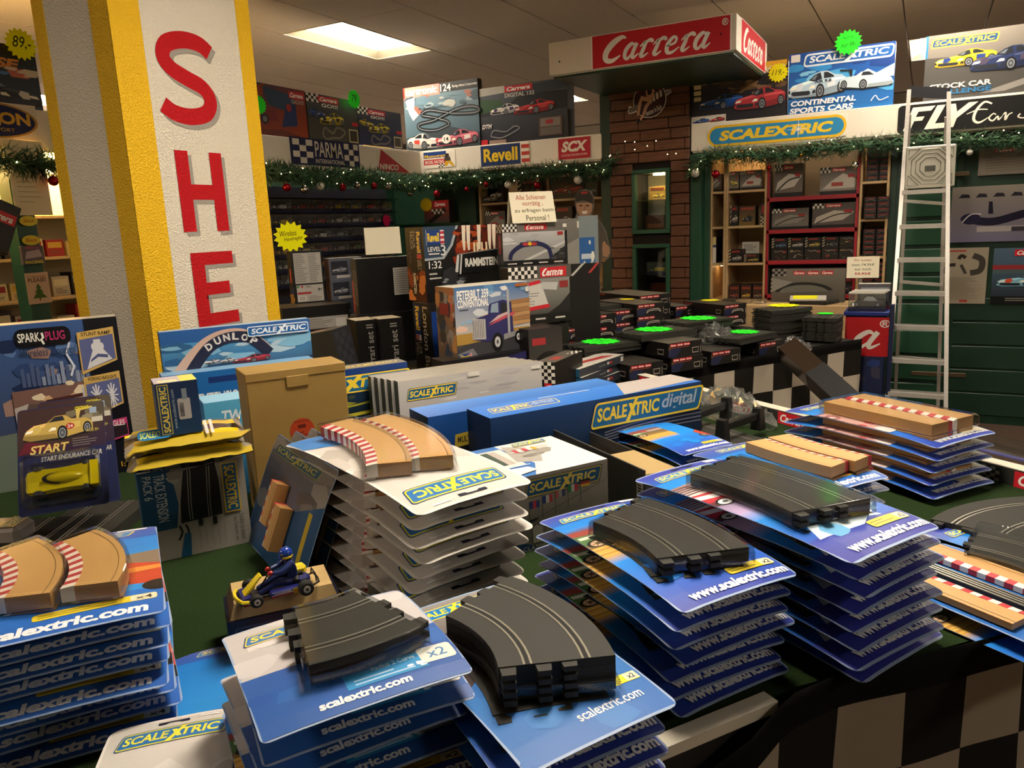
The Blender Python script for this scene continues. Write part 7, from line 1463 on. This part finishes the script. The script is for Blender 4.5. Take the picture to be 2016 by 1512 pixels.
# ================================================================== the kart on its box
KZ = .858; kA = onz(452, 1203, KZ); kB = onz(660, 1158, KZ); kt = kB-kA; kth = math.degrees(atan2(kt.y, kt.x)); kc = onz(552, 1148, KZ)
kn = Vector((-sin(radians(kth)), cos(radians(kth)), 0)); kw = kt.length
carton('car_box', 'dark blue car box under the tan kart stand', 'box', kw+.02, .115, KZ-.028-.751, (kc.x-kn.x*.0, kc.y, .751), kth, '#10162c', {'front': '#0e1226'}, {'front': lambda a: (a.rr(.06, .45, .6, .82, .08, '#3c4664'), a.rr(.07, .49, .59, .78, .06, '#10142a'), scalextric(a, .06, .45, .6, .82, letters='#4c5878', box=False))})
b = MB(); b.add([(-kw/2-.004, -.055, 0), (kw/2+.004, -.055, 0), (kw/2+.004, .055, 0), (-kw/2-.004, .055, 0), (-kw/2+.006, -.047, .027), (kw/2-.004, -.047, .027), (kw/2-.004, .047, .027), (-kw/2+.006, .047, .027)], [(3, 2, 1, 0), (4, 5, 6, 7), (0, 1, 5, 4), (1, 2, 6, 5), (2, 3, 7, 6), (3, 0, 4, 7)])
o = b.build('kart_stand', mat('tan_card', '#b59a66', .8, noise=(60, '#a88c58', .5)), None, (kc.x, kc.y, KZ-.0275), (0, 0, radians(kth))); tag(o, 'tan card stand on the blue car box under the kart', 'stand')
kp = onz(548, 1163, KZ+.004); ko = empty('toy_kart', (kp.x, kp.y, KZ+.0005), (0, 0, radians(kth+6))); ko.scale = (1.0,)*3; tag(ko, 'blue and yellow toy racing kart with helmeted driver', 'toy kart')
KB = mat('kart_blue', '#171c5c', .3); KY = mat('kart_yellow', '#d8c020', .3); KR = mat('kart_red', '#a81c20', .35); KK = mat('kart_black', '#0d0d0f', .5); HUB = mat('kart_hub', '#b8b4ac', .4)
# x forward is negative (kart heads left)
b = MB(); b.box(-.05, -.018, .006, .05, .018, .01, ch=.001); b.build('chassis', KK, ko)
for sy in (-1, 1):
    b = MB(); b.box(-.02, sy*.026-.008, .006, .034, sy*.026+.008, .018, ch=.003); sp = b.build('side_pod', KB, ko)
    if sy < 0: a = Art(.05, .011, 5e-5); a.R(0, .1, .75, .4, '#8c2028'); a.R(0, .4, .75, .5, '#d8d4cc'); a.T('AVIGERMA', .1, .55, .7, .85, '#e4e0d8', bold=.02, shear=.15); a.E(.86, .5, .12, .5, '#d8c020'); a.S([(.78, .3), (.86, .6), (.94, .3)], .14, '#a81c20', sm=3); a.on('sponsor_print', sp, (-.018, -.0341, .0065), (pi/2, 0, 0))
b = MB(); b.add([(-.072, -.028, .005), (-.052, -.03, .005), (-.052, .03, .005), (-.072, .028, .005), (-.066, -.024, .014), (-.05, -.026, .016), (-.05, .026, .016), (-.066, .024, .014)], [(3, 2, 1, 0), (4, 5, 6, 7), (0, 1, 5, 4), (1, 2, 6, 5), (2, 3, 7, 6), (3, 0, 4, 7)]); b.build('front_bumper', KB, ko)
b = MB(); b.tube([(-.052, -.031, .008), (-.068, -.029, .011), (-.074, -.016, .013), (-.076, 0, .0135), (-.074, .016, .013), (-.068, .029, .011)], .0035, 6); b.build('bumper_rim', KY, ko)
b = MB(); b.box(-.066, -.031, .002, -.05, -.024, .009, ch=.001); b.build('bumper_flap', KR, ko)
b = MB(); b.add([(-.062, -.012, .014), (-.062, .012, .014), (-.03, .009, .044), (-.03, -.009, .044), (-.058, -.012, .012), (-.058, .012, .012), (-.027, .009, .042), (-.027, -.009, .042)], [(0, 3, 2, 1), (4, 5, 6, 7), (0, 1, 5, 4), (1, 2, 6, 5), (2, 3, 7, 6), (3, 0, 4, 7)]); np_ = b.build('nassau_panel', KY, ko)
b = MB(); b.box(.026, -.02, .012, .05, .02, .03, ch=.005); b.build('seat_back', KK, ko); b = MB(); b.box(.03, .002, .02, .056, .024, .04, ch=.006); b.build('engine_cover', KY, ko); b = MB(); b.box(.03, -.022, .012, .056, .0, .03, ch=.006); b.build('rear_pod', KB, ko)
b = MB(); b.tube([(.056, -.024, .008), (.07, -.022, .012), (.072, 0, .013), (.07, .022, .012), (.056, .024, .008)], .0018, 5); b.tube([(.066, -.02, .012), (.066, -.014, .026), (.066, .014, .026), (.066, .02, .012)], .0014, 5); b.build('rear_bumper', KK, ko)
for x, w_, r_ in ((-.045, .012, .0115), (.042, .018, .0135)):
    for sy in (-1, 1):
        b = MB(); b.lathe([(r_*.8, -w_/2), (r_, -w_/2+.002), (r_, w_/2-.002), (r_*.8, w_/2)], 16, ax='y'); wh = b.build('wheel', TYRE, ko, (x, sy*(.037), r_), smooth=False)
        b = MB(); b.lathe([(r_*.5, -w_/2-.001), (r_*.5, w_/2+.001)], 12, ax='y'); b.build('hub', HUB, wh); b = MB(); b.lathe([(r_*.18, -w_/2-.002), (r_*.18, w_/2+.002)], 8, ax='y'); b.build('axle_nut', KK, wh)
b = MB(); n = 14; b.tube([(-.012+.005*cos(2*pi*k/n)*.6, .011*sin(2*pi*k/n), .043+.008*cos(2*pi*k/n)) for k in range(n+1)], .0013, 5); b.tube([(-.012, 0, .043), (-.03, 0, .02)], .0014, 5); b.build('steering_wheel', KK, ko)
# driver: one skinned body, helmet, gloves
V = [(.03, 0, .022), (.028, 0, .035), (.024, 0, .05), (.022, 0, .059), (.024, -.014, .055), (.008, -.018, .045), (-.01, -.011, .044), (.024, .014, .055), (.008, .018, .045), (-.01, .011, .044), (.026, -.008, .02), (-.002, -.012, .026), (-.026, -.011, .016), (-.036, -.011, .012), (.026, .008, .02), (-.002, .012, .026), (-.026, .011, .016), (-.036, .011, .012)]
E_ = [(0, 1), (1, 2), (2, 3), (2, 4), (4, 5), (5, 6), (2, 7), (7, 8), (8, 9), (0, 10), (10, 11), (11, 12), (12, 13), (0, 14), (14, 15), (15, 16), (16, 17)]
rad = [.011, .0115, .012, .005, .0075, .0055, .004, .0075, .0055, .004, .0085, .007, .005, .0045, .0085, .007, .005, .0045]
me = bpy.data.meshes.new('driver_body'); me.from_pydata(V, E_, []); me.materials.append(mat('race_overall', '#16265c', .45)); dr = place('driver_body', me, ko)
sk = dr.modifiers.new('skin', 'SKIN'); me.skin_vertices[0].data[0].use_root = True
for i, r_ in enumerate(rad): me.skin_vertices[0].data[i].radius = (r_, r_)
sb = dr.modifiers.new('sub', 'SUBSURF'); sb.levels = 2; sb.render_levels = 2
b = MB(); b.ball((.02, 0, .072), (.0125, .011, .0125), 16, 12); b.box(.006, -.008, .062, .018, .008, .07, ch=.003); hm = b.build('helmet', mat('helmet_blue', '#1c3c98', .2, coat=.5), ko, smooth=True)
b = MB(); b.box(.0085, -.0095, .0685, .0145, .0095, .075, ch=.002); b.build('visor', KK, hm); b = MB(); b.lathe([(.0113, -.002), (.0122, 0), (.0118, .002)], 16, off=(.0205, 0, .0665)); b.build('yellow_band', KY, hm)
for sy in (-1, 1): b = MB(); b.ball((-.012, sy*.0105, .045), (.006, .0045, .0045), 8, 6); b.build('glove', KR, ko, smooth=True)
b = MB(); b.lathe([(.0075, 0), (.006, .003)], 10, off=(.024, 0, .0565)); b.build('red_collar', KR, ko)

# ================================================================== carded cars leaning by the tall box at the left
def carded(label, TLp, TRp, BLp, BRp, Dt, Db, withcar=True):
    TL_, TR_, BL_, BR_ = ond(*TLp, Dt), ond(*TRp, Dt+.06), ond(*BLp, Db), ond(*BRp, Db+.06)
    X_ = ((TR_-TL_)+(BR_-BL_)).normalized(); Y_ = ((TL_-BL_)+(TR_-BR_)); Y_ = (Y_-X_*Y_.dot(X_)).normalized(); Z_ = X_.cross(Y_); w = ((TR_-TL_).length+(BR_-BL_).length)/2; h = ((TL_-BL_).length+(TR_-BR_).length)/2; C_ = (TL_+TR_+BL_+BR_)/4
    M_ = Matrix(((X_.x, Y_.x, Z_.x, C_.x), (X_.y, Y_.y, Z_.y, C_.y), (X_.z, Y_.z, Z_.z, C_.z), (0, 0, 0, 1)))
    def art(a):
        a.G(0, 0, 1, .55, '#10183c', '#16204c'); a.G(0, .55, 1, 1, '#2c1c34', '#3c2c34'); a.P([(0, .6), (.5, .58), (.9, .7), (1, .8), (1, 1), (0, 1)], '#3c2828'); a.blot(.5, .78, 1, 1, 8, ['#6c6450', '#4c4438', '#8c8468'], 3, .12); a.P([(.0, .56), (.5, .6), (.1, .68)], '#5c1828')
        car(a, .06, .66, .86, .98, '#b89c50', style='proto', trim='#c8b060'); a.E(.6, .78, .05, .03, '#a83028'); a.T('24', .57, .765, .63, .795, '#e8e0d8'); a.T('carson', .66, .93, .82, .965, '#c8c030', bold=.02, shear=.2); a.R(.83, .88, .91, .94, '#8ca0b8'); a.R(.85, .79, .98, .84, '#b8b4a4')
        a.T('START', .14, .55, .58, .63, '#d0b868', bold=.03, shear=.2); a.T('START ENDURANCE CAR', .26, .47, .95, .515, '#c8c4bc', bold=.02, shear=.15); a.T('AGE 8+', .78, .7, .93, .73, '#b8a858', bold=.02); a.lines(.62, .57, .92, .66, 4, '#77706c', .4)
    o = make_pack(label, w, h, (0, 0, 0), 0, art, [], 'carded race cars', drop=.002, name='carded_car', edge='#23284c'); o['category'] = 'toy car'; o.matrix_world = M_
    if withcar:
        b = MB(); b.box(-w*.43, -h*.47, .001, w*.43, h*.0, .045, ch=.012); b.build('blister', BLIS, o)
        body = empty('race_car', (0, -h*.235, .004)); body.parent = o; body.scale = (w*.82/.15,)*3; body.rotation_euler = (0, 0, radians(0))
        b = MB(); Lc = .145
        prof = [(-.5, .3, .008), (-.46, .44, .016), (-.3, .5, .02), (-.1, .46, .019), (.1, .46, .02), (.3, .5, .021), (.5, .46, .02)]
        for i in range(len(prof)-1):
            (x0, w0, h0), (x1, w1, h1) = prof[i], prof[i+1]; Wc = .06
            q = lambda x, ww, hh: [(x*Lc, -ww*Wc, .004), (x*Lc, ww*Wc, .004), (x*Lc, ww*Wc*.9, hh), (x*Lc, 0, hh*.8), (x*Lc, -ww*Wc*.9, hh)]
            v = q(x0, w0, h0)+q(x1, w1, h1); b.add(v, [(1, 2, 7, 6), (2, 3, 8, 7), (3, 4, 9, 8), (4, 0, 5, 9), (0, 1, 6, 5)]+([(4, 3, 2, 1, 0)] if i == 0 else [])+([(5, 6, 7, 8, 9)] if i == len(prof)-2 else []))
        b.build('car_shell', mat('car_yellow', '#c8b400', .25, coat=.4), body)
        b = MB(); b.ball((.005, 0, .016), (.042, .014, .012), 16, 10); b.build('cockpit', mat('car_yellow', '#c8b400', .25, coat=.4), body, smooth=True)
        b = MB(); b.add([(-.036+.02*(1-cos(t))*.0+.034*(1-cos(t)), .0145*sin(t), .0215+.006*cos(t)) for t in [(-1.5+3*k/12) for k in range(13)]]+[(-.026+.03*(1-cos(t)), .0125*sin(t), .0245+.005*cos(t)) for t in [(-1.5+3*k/12) for k in range(13)]], [(k, k+1, 14+k, 13+k) for k in range(12)]); b.build('windscreen', KK, body)
        b = MB(); b.box(.06, -.03, .022, .078, .03, .026, ch=.001); b.build('rear_wing', mat('car_yellow', '#c8b400', .25, coat=.4), body)
        for x in (-.045, .05):
            for sy in (-1, 1): b = MB(); b.lathe([(.012, -.005), (.012, .005)], 14, ax='y'); b.build('wheel', TYRE, body, (x, sy*.029, .01))
    return o
carded('yellow endurance car carded under a clear blister at the left', (18, 808), (200, 790), (52, 1020), (219, 985), 1.9, 1.8)
carded('second endurance car card half hidden behind the first', (66, 792), (215, 776), (98, 1010), (240, 982), 2.02, 1.94, False)

# ================================================================== loose track, supports, bags and cases on the front table
q = onz(150, 1010, .79)
BASE3 = track_piece(None, .42, W=.2, T=.03, lanes=(-.25, .25))
for k, (x, y, r) in enumerate(((150, 1040, 30), (60, 1075, 32))): p = onz(x, y, .785); add_track('track_straight', BASE3, None, (p.x, p.y, .7515), (0, 0, radians(r)), ['black straight track lying behind the left stack', 'black straight track at the left picture edge'][k])
p = onz(-10, 1010, .86)
b = MB(); b.box(-.11, -.04, 0, .07, .045, .05, ch=.012); o = b.build('track_bag', mat('pale_bag', '#a09890', .35, coat=.3), None, (p.x, p.y, .7905-.006), (0, 0, radians(30))); tag(o, 'pale bag with sideways logo at the left picture edge', 'bag')
a = Art(.1, .085, 6e-5); a.R(.55, .06, .95, .94, '#c8b030'); a.R(.6, .08, .9, .92, '#2c5c80'); a.T('SCALEXTRIC', .64, .12, .86, .88, '#d8c850', bold=.02, rot=-90); a.on('print', o, (-.035, -.04, .0503), (0, 0, 0))
RT = track_piece(.33, radians(80), W=.19, T=.012, n=16)
for k in range(4): p = onz(2050, 1005, .80); add_track('track_curve', RT, None, (p.x+.002*k, p.y, .7515+.0122*k), (0, 0, radians(118+k)), 'black curve at the right picture edge, %s from the felt' % ORD[k], 'curves at the right picture edge')
p = onz(1470, 905, .76)
LS = track_piece(None, .5, W=.16, T=.012)
for k, (x, y, r) in enumerate(((1475, 880, -36), (1432, 868, -34))): p = onz(x, y, .763); add_track('track_straight', LS, None, (p.x, p.y, .7515+.0125*k), (0, 0, radians(r+90)), ['long black straight lying before the bridge supports', 'upper black straight lying before the bridge supports'][k])
# bridge supports: two black trestles
BLKP = mat('black_plastic', '#0f0f10', .4)
for k, (xa, ya, xb, yb) in enumerate(((1422, 870, 1492, 845), (1368, 845, 1430, 822))):
    A_ = onz(xa, ya, .7765); B_ = onz(xb, yb, .7765); v = B_-A_; th_ = atan2(v.y, v.x); L_ = v.length
    o = empty('bridge_support', (A_.x, A_.y, .7765), (0, 0, th_)); tag(o, ['front black bridge support trestle on the straights', 'rear black bridge support trestle beside the digital box'][k], 'bridge support')
    for x in (0, L_):
        b = MB(); b.add([(x-.017, -.02, 0), (x+.017, -.02, 0), (x+.017, .02, 0), (x-.017, .02, 0), (x-.013, -.014, .075), (x+.013, -.014, .075), (x+.013, .014, .075), (x-.013, .014, .075)], [(3, 2, 1, 0), (4, 5, 6, 7), (0, 1, 5, 4), (1, 2, 6, 5), (2, 3, 7, 6), (3, 0, 4, 7)]); b.build('leg', BLKP, o)
    b = MB(); b.box(.012, -.01, .035, L_-.012, .01, .062, ch=.003); b.build('crossbar', BLKP, o)
BAG = clear('crinkled_clear_bag', '#f8faf8', .7, .15, veil=.05)
def bag(label, P, sx, sy, sz, rz, seed):
    rg = random.Random(seed); b = MB(); n, m_ = 22, 12
    for i in range(m_+1):
        th_ = pi/2*i/m_
        for k in range(n):
            ph = 2*pi*k/n; r_ = 1+.22*rg.uniform(-1, 1)+.1*sin(5*ph+seed); b.v.append((sx*sin(th_+.02)*cos(ph)*r_, sy*sin(th_+.02)*sin(ph)*r_, max(.0015, sz*cos(th_)*(1+.3*rg.uniform(-1, 1)))))
    for i in range(m_):
        for k in range(n): b.face([i*n+k, (i+1)*n+k, (i+1)*n+(k+1) % n, i*n+(k+1) % n])
    o = b.build('plastic_bag', BAG, None, P, (0, 0, radians(rz))); tag(o, label, 'plastic bag')
p = onz(1437, 798, .80); bag('crumpled clear plastic bag behind the black bridge supports', (p.x, p.y, .752), .2, .075, .1, -38, 1)
p = onz(1405, 668, .84); bag('crumpled clear bag among the black track piles', (p.x, p.y, .827), .1, .1, .09, 10, 2); p = onz(1560, 668, .82); bag('clear bag wrapping the foot of the tall curve pile', (p.x, p.y, .752), .1, .07, .07, 50, 3)
p = onz(1950, 862, .83); o = MB(); o.box(-.16, -.06, 0, .16, .06, .025, ch=.006); oo = o.build('clear_clamshell', BLIS, None, (p.x, p.y, .802), (0, 0, radians(-38))); tag(oo, 'empty clear clamshell pack on the white table rim', 'pack')
a = Art(.3, .03, 6e-5); a.R(0, 0, 1, 1, '#2c2c7c'); a.on('blue_insert', oo, (-.15, -.058, .001), (0, 0, 0))

# ================================================================== the red display stand, leaning carton and goods near the shelves
stp = ony(1704, 630, 5.0); sx0, sx1 = ony(1664, 630, 5.0).x, ony(1738, 630, 5.0).x; zt_ = ony(1700, 622, 5.0).z; zr = ony(1700, 702, 5.0).z
so = empty('display_stand', ((sx0+sx1)/2, 5.1, 0)); tag(so, 'blue display stand with red logo panel left of the ladder', 'display stand'); hx = (sx1-sx0)/2
b = MB(); b.box(-hx-.0, -.08, 0, hx+.02, .12, zt_, ch=.004); b.build('cabinet', mat('stand_blue', '#16244c', .5, noise=(8, '#0e1838', .6)), so)
b = MB(); b.box(-hx-.01, -.1, zt_, hx+.03, .14, zt_+.025, ch=.004); b.build('top_tray', mat('stand_tray', '#1c3080', .4), so)
b = MB(); b.box(hx+.035, -.1, 0, hx+.06, -.07, zt_+.07, ch=.003); b.build('corner_post', mat('stand_blue2', '#141f44', .5), so)
a = Art(.52, zt_-zr-.01, 1e-4); a.R(.5, 0, 1, 1, '#b8181e'); W_ = .52
for q_ in _CAR['a']: a.S([(.56+(p_[0]+p_[1]*.36)*.3, .22+p_[1]*.62) for p_ in q_], [p_[2]*.6 for p_ in q_], '#e4ded2', sm=5)
a.T('®', .86, .74, .97, .94, '#e4ded2'); a.on('red_panel', so, (-hx-.26, -.0805, zr), (pi/2, 0, 0), INK)
a = Art(2*hx, zr-.3, 1e-4); a.blot(.0, .3, 1, 1, 14, ['#2c3c74', '#3c3c50', '#101838', '#8c8c98', '#3c2c2c'], 4, .2); a.on('side_picture', so, (-hx, -.0805, .3), (pi/2, 0, 0), INK)
for k in range(4): display('clear cased car on the red stand, %s layer up' % ORD[k], ((sx0+sx1)/2+.01, 5.06+.02*k, zt_+.026+.0*k), 0, 4+k, 'cased cars on the red stand') if k == 0 else None
lp = empty('lid_pile', ((sx0+sx1)/2, 5.02, zt_+.129)); tag(lp, 'pile of white case lids on the cased car of the red stand', 'lids')
b = MB(); b.box(-hx*.9, 0, 0, hx*1.02, .1, .004); lm_ = b.mesh('lid', mat('white_lid', '#c8c4bc', .3))
for k in range(3): place('lid', lm_, lp, (.012*k, .02*k, .005*k))
carton('car_box', 'small grey truck box on the red stand', 'box', .18, .08, .15, ((sx0+sx1)/2+.04, 5.19, zt_+.026), 0, '#3c3c44', {'top': '#c8c4bc'}, {'front': lambda a: (a.R(0, 0, 1, 1, '#4c4c54'), a.R(.1, .3, .95, .85, '#8c9098'), a.R(.15, .2, .9, .4, '#2c2c34'), a.R(0, 0, 1, .12, '#6c2424'))}, eps=1e-4)
tent('white price sign reading 59,95 above the red stand', 1668, 506, 1732, 504, 5.25, .14, lambda a: (a.T('Wir kosten', .2, .78, .75, .9, '#a85c4c', bold=.01), a.T('statt 74,95€', .15, .55, .85, .68, '#4c5c40', bold=.01), a.T('nur noch', .25, .35, .75, .47, '#4c5c40', bold=.01), a.T('59,95€', .25, .12, .75, .26, '#a82c2c', bold=.02)), 5, dep=.03)
tc = COL.objects[-1]
while tc.parent: tc = tc.parent
b = MB(); b.box(.08, -.006, -(tc.location.z-zt_-.026), .1, .006, .02); b.build('sign_holder', mat('clear_holder', '#a8a8a0', .3), tc)
p = ony(1668, 545, 5.25)
# leaning dark carton in front of the flag
A_, B_ = ond(1551, 688, 4.1), ond(1690, 815, 3.72); ax_ = (B_-A_).normalized(); L_ = (B_-A_).length; sd_ = ax_.cross(CF).normalized(); up_ = sd_.cross(ax_).normalized()
def slab(t0, t1, w0, w1, h0, h1):
    b = MB(); b.add([A_+ax_*t*L_+sd_*w_+up_*h_ for t in (t0, t1) for w_, h_ in ((w0, h0), (w1, h0), (w1, h1), (w0, h1))], [(3, 2, 1, 0), (4, 5, 6, 7), (0, 1, 5, 4), (1, 2, 6, 5), (2, 3, 7, 6), (3, 0, 4, 7)]); return b
oc = empty('carton', A_-A_); tag(oc, 'dark glossy carton leaning against the chequered skirt', 'box')
slab(0, .42, -.052, .052, -.06, .06).build('brown_half', mat('brown_gloss', '#33261a', .28, coat=.3), oc); slab(.42, 1.15, -.055, .055, -.062, .062).build('black_half', mat('dark_box_black', '#0b0a0a', .5), oc)
# set boxes on the wooden counter under the lit shelves
b = MB(); b.box(-1.3, 5.72, .55, -.3, 6.08, .86, ch=.003); o = b.build('counter', WOOD); tag(o, 'pale wooden counter under the lit shelves', 'counter')
def art_x3(a):
    a.G(0, 0, 1, 1, '#4c4840', '#77726a'); a.chk(0, .78, .2, 1, 5, 3, '#8c8880', '#20201e')
    for k in range(3): carrera(a, .3+.19*k, .82, .46+.19*k, .93, fine=False)
    a.E(.45, .3, .4, .3, '#20201e', 20, .2, pi); a.E(.45, .28, .34, .24, '#6c6a62', 20, .2, pi); a.P([(.0, .3), (.3, .6), (.0, .74)], '#8c8a84')
x0_, x1_ = ony(1518, 560, 5.9).x, ony(1663, 560, 5.9).x
carton('race_set_box', 'wide grey set box with three logos standing on the counter', 'box', x1_-x0_, .08, .24, ((x0_+x1_)/2, 5.97, .861), 0, '#2a2824', {'left': '#a82c2c'}, {'front': art_x3}, eps=1e-4)
p = ony(1590, 588, 5.78); [add_track('track_curve', TR_PILE, None, (p.x+.02, 5.86, .8615+.0112*k), (0, 0, radians(82+3*k)), ['lower', 'upper'][k]+' black curve under the brochures on the counter') for k in range(2)]; b = MB(); b.box(-.12, -.05, 0, .12, .05, .012, ch=.002); o = b.build('brochure_stack', mat('brochure_white', '#b8b4ac', .5), None, (p.x, 5.8, .8965), (radians(12), 0, radians(6))); tag(o, 'stack of white brochures before the wide set box', 'brochures')
b = MB(); b.box(-.1, -.035, .0125, .06, .045, .0135); b.build('yellow_card', NEON if False else mat('yellow_paper', '#e8e400', .7), o)
for k in range(3): b = MB(); b.box(-.05, -.03, 0, .05, .03, .035, ch=.01); p = ony(1435+30*k, 590, 5.8); o = b.build('small_bag', BLIS if k else mat('smoky_bag', '#3c342c', .3), None, (p.x, 5.82, .861), (0, 0, radians(20*k))); tag(o, '%s small bag of parts from the left on the counter' % ORD[k], 'bag', 'small bags on the counter')
# lit box and models inside the pillar show-cases
wx = -1.885
carton('model_box', 'lit yellow car model box on the upper show-case shelf', 'box', .14, .07, .1, (wx+.03, PY+.12, 1.6435), -8, '#8c7040', {'top': '#e0d0a0'}, {'front': lambda a: (a.R(0, 0, 1, 1, '#a88848'), car(a, .2, .15, .9, .55, '#e0c040'), a.R(.1, .7, .9, .9, '#6c2c20'))}, eps=1e-4)
carton('model_box', 'dark red box low in the upper show-case', 'box', .15, .1, .11, (wx, PY+.15, 1.416), 0, '#3c1410', None, {'front': lambda a: a.R(.1, .1, .9, .4, '#6c4030')}, eps=1e-4)
carton('model_box', 'red box standing in the lower show-case', 'box', .16, .1, .16, (wx+.03, PY+.2, .831), 0, '#4c1412', None, {'front': lambda a: a.lines(.2, .3, .8, .5, 2, '#7c4038')}, eps=1e-4)
display('cased yellow model car on the lower show-case shelf', (wx+.03, PY+.14, 1.0585), 0, 3, None)
b = MB(); b.box(-.04, -.02, 0, .04, .02, .012); o = b.build('case_lamp', mat('case_lamp_glow', '#ffe0a0', .4, emit=('#ffd890', 22)), None, (wx+.05, PY+.05, 1.825)); tag(o, 'small warm lamp in the roof of the upper show-case', 'lamp')
# hidden strip added behind the fascia to light the shelves, and the bookcase lamp
SL = mat('shelf_strip_glow', '#fff0d0', .4, emit=('#ffdca0', SHELF_POWER))
for nm, q, lab in ((0, (-1.45, 6.27, 1.995, -.3, 6.3, 2.01), 'added hidden strip lamp behind the right fascia over the shelves'), (1, (-1.43, 6.3, 1.105, -1.39, 6.32, 1.12), 'small lamp inside the narrow pale bookcase')):
    b = MB(); b.box(*q); o = b.build('strip_lamp', SL); tag(o, lab, 'lamp')

# ================================================================== the bright aisle left of the column
XA = XL-.45
b = MB(); b.box(XA-.06, 1.9, 0, XA-.04, 3.4, 1.95); ro = b.build('pegboard', mat('pale_pegboard', '#c8b890', .7)); tag(ro, 'pale pegboard wall behind the left aisle goods', 'shelf')
b = MB(); b.box(-.02, -.6, 0, .28, .6, .015); shm = b.mesh('aisle_shelf', WOOD)
for k, z in enumerate((.7, 1.0, 1.2, 1.42, 1.64)): place('aisle_shelf', shm, ro, (XA-.03, 2.65, z))
rg = random.Random(21)
for k, z in enumerate((1.016, 1.216, 1.436)):
    for j in range(9):
        y = 2.12+.115*j; h = rg.uniform(.08, .15); c_ = rg.choice(['#d8c080', '#c8b898', '#8c5c3c', '#3c3028', '#b89c50', '#a83028', '#e0d0a0'])
        carton('goods_box', '%s small goods box from the left on the %s aisle shelf' % (ORD[j], ORD[k]), 'box', .1, .1, h, (XA+.12, y, z), 90, c_, None, {'front': (lambda cc: lambda a: (a.R(.1, .5, .9, .85, cc), a.lines(.15, .1, .85, .4, 3, '#6c5c40')))(rg.choice(['#a83028', '#e8d8a8', '#2c2420', '#d8b040']))}, eps=1e-4, group='small goods in the left aisle')
sheet('notice_sheet', 'long cream notice hanging left of the column', 'notice', .2, .36, (XL+.06, onx(32, 424, XL+.06).y, onx(32, 424, XL+.06).z), 96, lambda a: (a.lines(.3, .86, .7, .92, 3, '#b8a888'), a.lines(.15, .15, .8, .75, 9, '#a89878', .12)), col='#e8dcb8')
for px_, py_, lab in ((56, 435, 'upper'), (61, 473, 'lower')):
    p = onx(px_, py_, XL+.05); b = MB(); n = 20; b.prism([(.045*cos(2*pi*k/n), .025*sin(2*pi*k/n)) for k in range(n)], 0, .002); o = b.build('shelf_badge', mat('yellow_badge', '#e0cc10', .5), None, p, (pi/2, 0, pi/2)); tag(o, '%s yellow oval badge on the green post left of the column' % lab, 'sign')
    a = Art(.08, .03, 1e-4); a.T('Slot.it', .15, .25, .85, .8, '#c87818', bold=.03, shear=.2); a.on('lettering', o, (-.04, -.015, .0021), (0, 0, 0), MPRINT)
y_ = onx(60, 500, XL+.03).y; b = MB(); b.box(XL-.06, y_-.05, 0, XL+.04, y_+.05, ZB-.02, ch=.003); struct(b.build('trim_8', GREEN2), 'green post left of the column with badges and notices')
p = onx(58, 600, XL+.06); sheet('notice_card', 'cream card with green fir tree reading PLEASE', 'notice', .12, .155, (XL+.06, p.y, p.z), 92, lambda a: (a.T('Ä TÄNNSCHEN', .1, .84, .85, .92, '#8c5040', bold=.01), a.T('PLEASE!', .1, .7, .88, .83, '#5c4030', bold=.02), a.P([(.5, .66), (.62, .5), (.56, .5), (.7, .36), (.62, .36), (.82, .18), (.2, .18), (.4, .36), (.32, .36), (.45, .5), (.38, .5)], '#4c6830'), a.R(.47, .1, .53, .18, '#6c4c30')), col='#d8b898')
carton('glove_pack', 'grey racing gloves pack on the green post', 'pack', .11, .02, .09, (XL+.052, onx(66, 520, XL+.05).y, onx(66, 520, XL+.05).z), 90, '#5c5050', None, {'front': lambda a: (a.T('RACING', .1, .04, .9, .2, '#d8cc20', bold=.03), a.P([(.1, .3), (.9, .4), (.8, .8), (.2, .7)], '#b09c9c'), a.T('Slot.it', .2, .84, .8, .98, '#c83060', bold=.02))}, eps=1e-4)
b = MB(); b.box(-.04, -.1, -.12, .04, .1, .12, ch=.003); p = onx(-22, 440, XL+.12); o = b.build('hanging_box', mat('black_box2', '#15110f', .5), None, p, (radians(-25), 0, 0)); tag(o, 'black box with red logo hanging at the left picture edge', 'box')
a = Art(.16, .05, 1e-4); carrera(a, 0, 0, 1, 1, fine=False); a.on('red_logo', o, (.0405, -.07, .02), (pi/2, 0, pi/2))
b = MB(); b.box(XA+.0, 2.1, 1.9, XA+.3, 3.2, 1.93); o = b.build('strip_lamp', mat('aisle_glow', '#fff0d0', .4, emit=('#ffd080', 7))); tag(o, 'warm strip lamp under the left aisle fascia', 'lamp')
